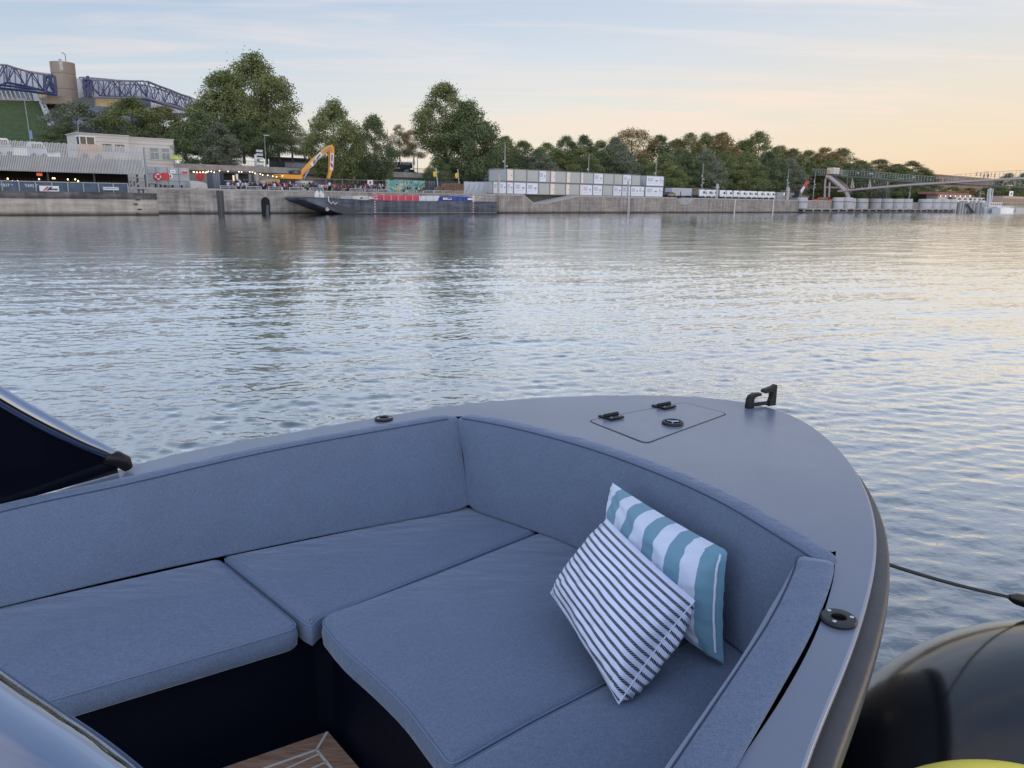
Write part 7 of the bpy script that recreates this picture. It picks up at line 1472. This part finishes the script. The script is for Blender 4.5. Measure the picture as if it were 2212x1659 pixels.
# boats
def hullbox(mb, s0, s1, o0, o1_, z0, z1_, rake=1.5): mb.wall([(s0+rake*.6,z0),(s1-rake,z0),(s1,z1_),(s0,z1_)], o0, o1_)
ow = -4.
def boat_(name, label, zx0, zx1, zdeck, o, dep, hull_m, cabs, cat='boat'):
    sa = X6(zx0,750,o)[0]; sb = X6(zx1,750,o)[0]; zd = X6((zx0+zx1)/2,zdeck,o)[1]; t_ = q_thing(name, label, cat, (sa+sb)/2, o, 0); mb = MB(); hullbox(mb, sa, sb, o, o+dep, -.4, zd); mb.build('hull', hull_m, t_)
    for (a_, b_, y, m_, nm) in cabs:
        x0_, x1_ = X6(a_,y,o+.6)[0], X6(b_,y,o+.6)[0]; z_ = X6((a_+b_)/2,y,o+.6)[1]; mb = MB(); mb.box((x0_,o+.6,zd),(x1_,o+dep-.6,z_)); c_ = mb.build(nm, m_, t_)
        n = max(2, int((x1_-x0_)/2.4)); hz_ = (z_-zd)
        for k in range(n): xx = x0_+(x1_-x0_)*(k+.2)/n; mb = MB(); mb.box((xx,o+.55,zd+hz_*.45),(xx+(x1_-x0_)/n*.6,o+.595,zd+hz_*.8)); mb.build('window', GLS, c_)
    return t_, zd
tb, zd_ = boat_('river_boat', 'grey houseboat with glazed cabin moored at the far right', 1725, 2120, 735, ow, 5, mat('boat_pale', (.4,.39,.38), .5), [(1800,1950,675,OFFW,'cabin'),(1950,2110,682,GREY,'rear_cabin')])
tb2, zd_ = boat_('river_boat', 'long floating restaurant with two decks at the right edge', 2090, 2500, 740, ow, 7, mat('boat_grey', (.3,.3,.31), .5), [(2095,2490,678,OFFW,'lower_cabin'),(1960,2480,605,mat('upper_cabin_brown', (.36,.25,.2), .6),'upper_cabin')])
tb3, zd_ = boat_('motor_cruiser', 'small white motor cruiser in front of the moored houseboats', 1925, 2092, 748, -9, 3.4, WHITE, [(1960,2050,722,WHITE,'cabin')])
tb4, zd_ = boat_('restaurant_barge', 'barge restaurant with long red brown roof under the bridge crossing', 1140, 1580, 650, 2, 6, mat('barge_beige', (.35,.3,.27), .6), [(1165,1570,575,mat('cream_awning', (.5,.42,.36), .6),'saloon')])
sa, sb = X6(1160,560,1)[0], X6(1575,560,1)[0]; zr_ = X6(1370,553,1)[1]; zr0 = X6(1370,578,1)[1]; mb = MB(); mb.wall([(sa,zr0),(sb,zr0),(sb-.5,zr_),(sa+.5,zr_)], 2, 9); mb.build('roof', mat('red_brown_roof', (.22,.07,.06), .7), tb4)
for zx in range(1200, 1570, 60): s_, z_ = X6(zx, 598, 1.2); mb = MB(); mb.ball((s_,1.5,z_), .22, 5); mb.build('lantern', mat('dim_lantern', (1,.8,.6), .5, emis=(1,.75,.45,1.6)), tb4)
for i, (zx, y0, lean) in enumerate(((1762,510,-12),(1790,500,-12),(1815,505,-18))):
    s0, z0_ = X6(zx, 670, -3); s1, z1__ = X6(zx-lean, y0, -3); t_ = q_thing('boat_mast', ['left','middle','right'][i]+' leaning pale mast between the far moored boats', 'mast', s0, -3, 0); mb = MB(); mb.bar((s0,-3,-.3),(s1,-3,z1__),.5 if i == 1 else .25,6); mb.build('spar', OFFW, t_)
s_, z_ = X6(2057,568,-2); t_ = q_thing('sign_board', 'small white sign board on a frame above the far houseboat', 'sign', s_, -2, z_-4); mb = MB(); mb.box((s_-2.6,-2,z_-1.2),(s_+2.6,-1.8,z_+1.2)); mb.build('board', WHITE, t_); mb = MB(); mb.box((s_-1,-2.05,z_-.5),(s_+1.2,-2.01,z_+.5)); mb.build('emblem', DK, t_); mb = MB(); mb.bar((s_-1.5,-1.9,z_-5),(s_-1.5,-1.9,z_-1.2),.2,5); mb.bar((s_+1.5,-1.9,z_-5),(s_+1.5,-1.9,z_-1.2),.2,5); mb.build('frame', GREY, t_)
for i, (zx, c_) in enumerate(((1385,'g'),(1450,'w'),(1520,'w'),(1585,'w'),(1640,'w'),(1700,'w'),(1745,'w'))):
    s0 = X6(zx-22, 680, -.5)[0]; L = 4.6; t_ = q_thing('parked_car', '%s parked car from the left above the far quay beyond the landing' % ords[i], 'car', s0, 1, ZQ)
    m_ = WHITE if c_ == 'w' else DGREY; L = 7; h_ = 2.6; mb = MB(); mb.wall([(s0,ZQ+.3),(s0+L,ZQ+.3),(s0+L,ZQ+1.1),(s0+.8*L,ZQ+1.3),(s0+.68*L,ZQ+h_),(s0+.15*L,ZQ+h_),(s0,ZQ+1.2)], 1, 3); mb.build('body', m_, t_, bevel=.08); mb = MB(); mb.wall([(s0+.15*L,ZQ+1.4),(s0+.72*L,ZQ+1.4),(s0+.64*L,ZQ+2.3),(s0+.2*L,ZQ+2.3)], .94, .99); mb.build('side_window', GLS, t_)
for i, zx in enumerate((1350,1375,1430,1462,1500,1560,1600,1655)):
    s_, z_ = X6(zx, 655, -2); mb = MB(); mb.box((s_-.7,-2.5,-.5),(s_+.7,-1.8,z_)); tag(mb.build('mooring_pile', mat('pile_grey', (.33,.30,.29), .8), None, (s_,-2.2,0), 'q'), '%s grey mooring pile from the left beyond the concrete pillars' % ords[i], 'pile')
a = X6(1510,700,-3); b = X6(1590,765,-3); mb = MB(); mb.bar((a[0],-3,a[1]),(b[0],-3,.2),.6,4); tag(mb.build('boarding_ramp', DGREY, None, (a[0],-3,.2), 'q'), 'dark boarding ramp sloping to the water between the mooring piles', 'ramp')
# pale haze-coloured distant bank closing the view at the right
mb = MB(); mb.add([(-1500,3300,-1),(3000,3300,-1),(3000,3300,25),(1800,3300,32),(900,3300,26),(-1500,3300,30)], [(0,1,2,3,4,5)]); tag(mb.build('distant_hills', mat('hazy_hills', (.25,.24,.22), 1.)), kind='structure')
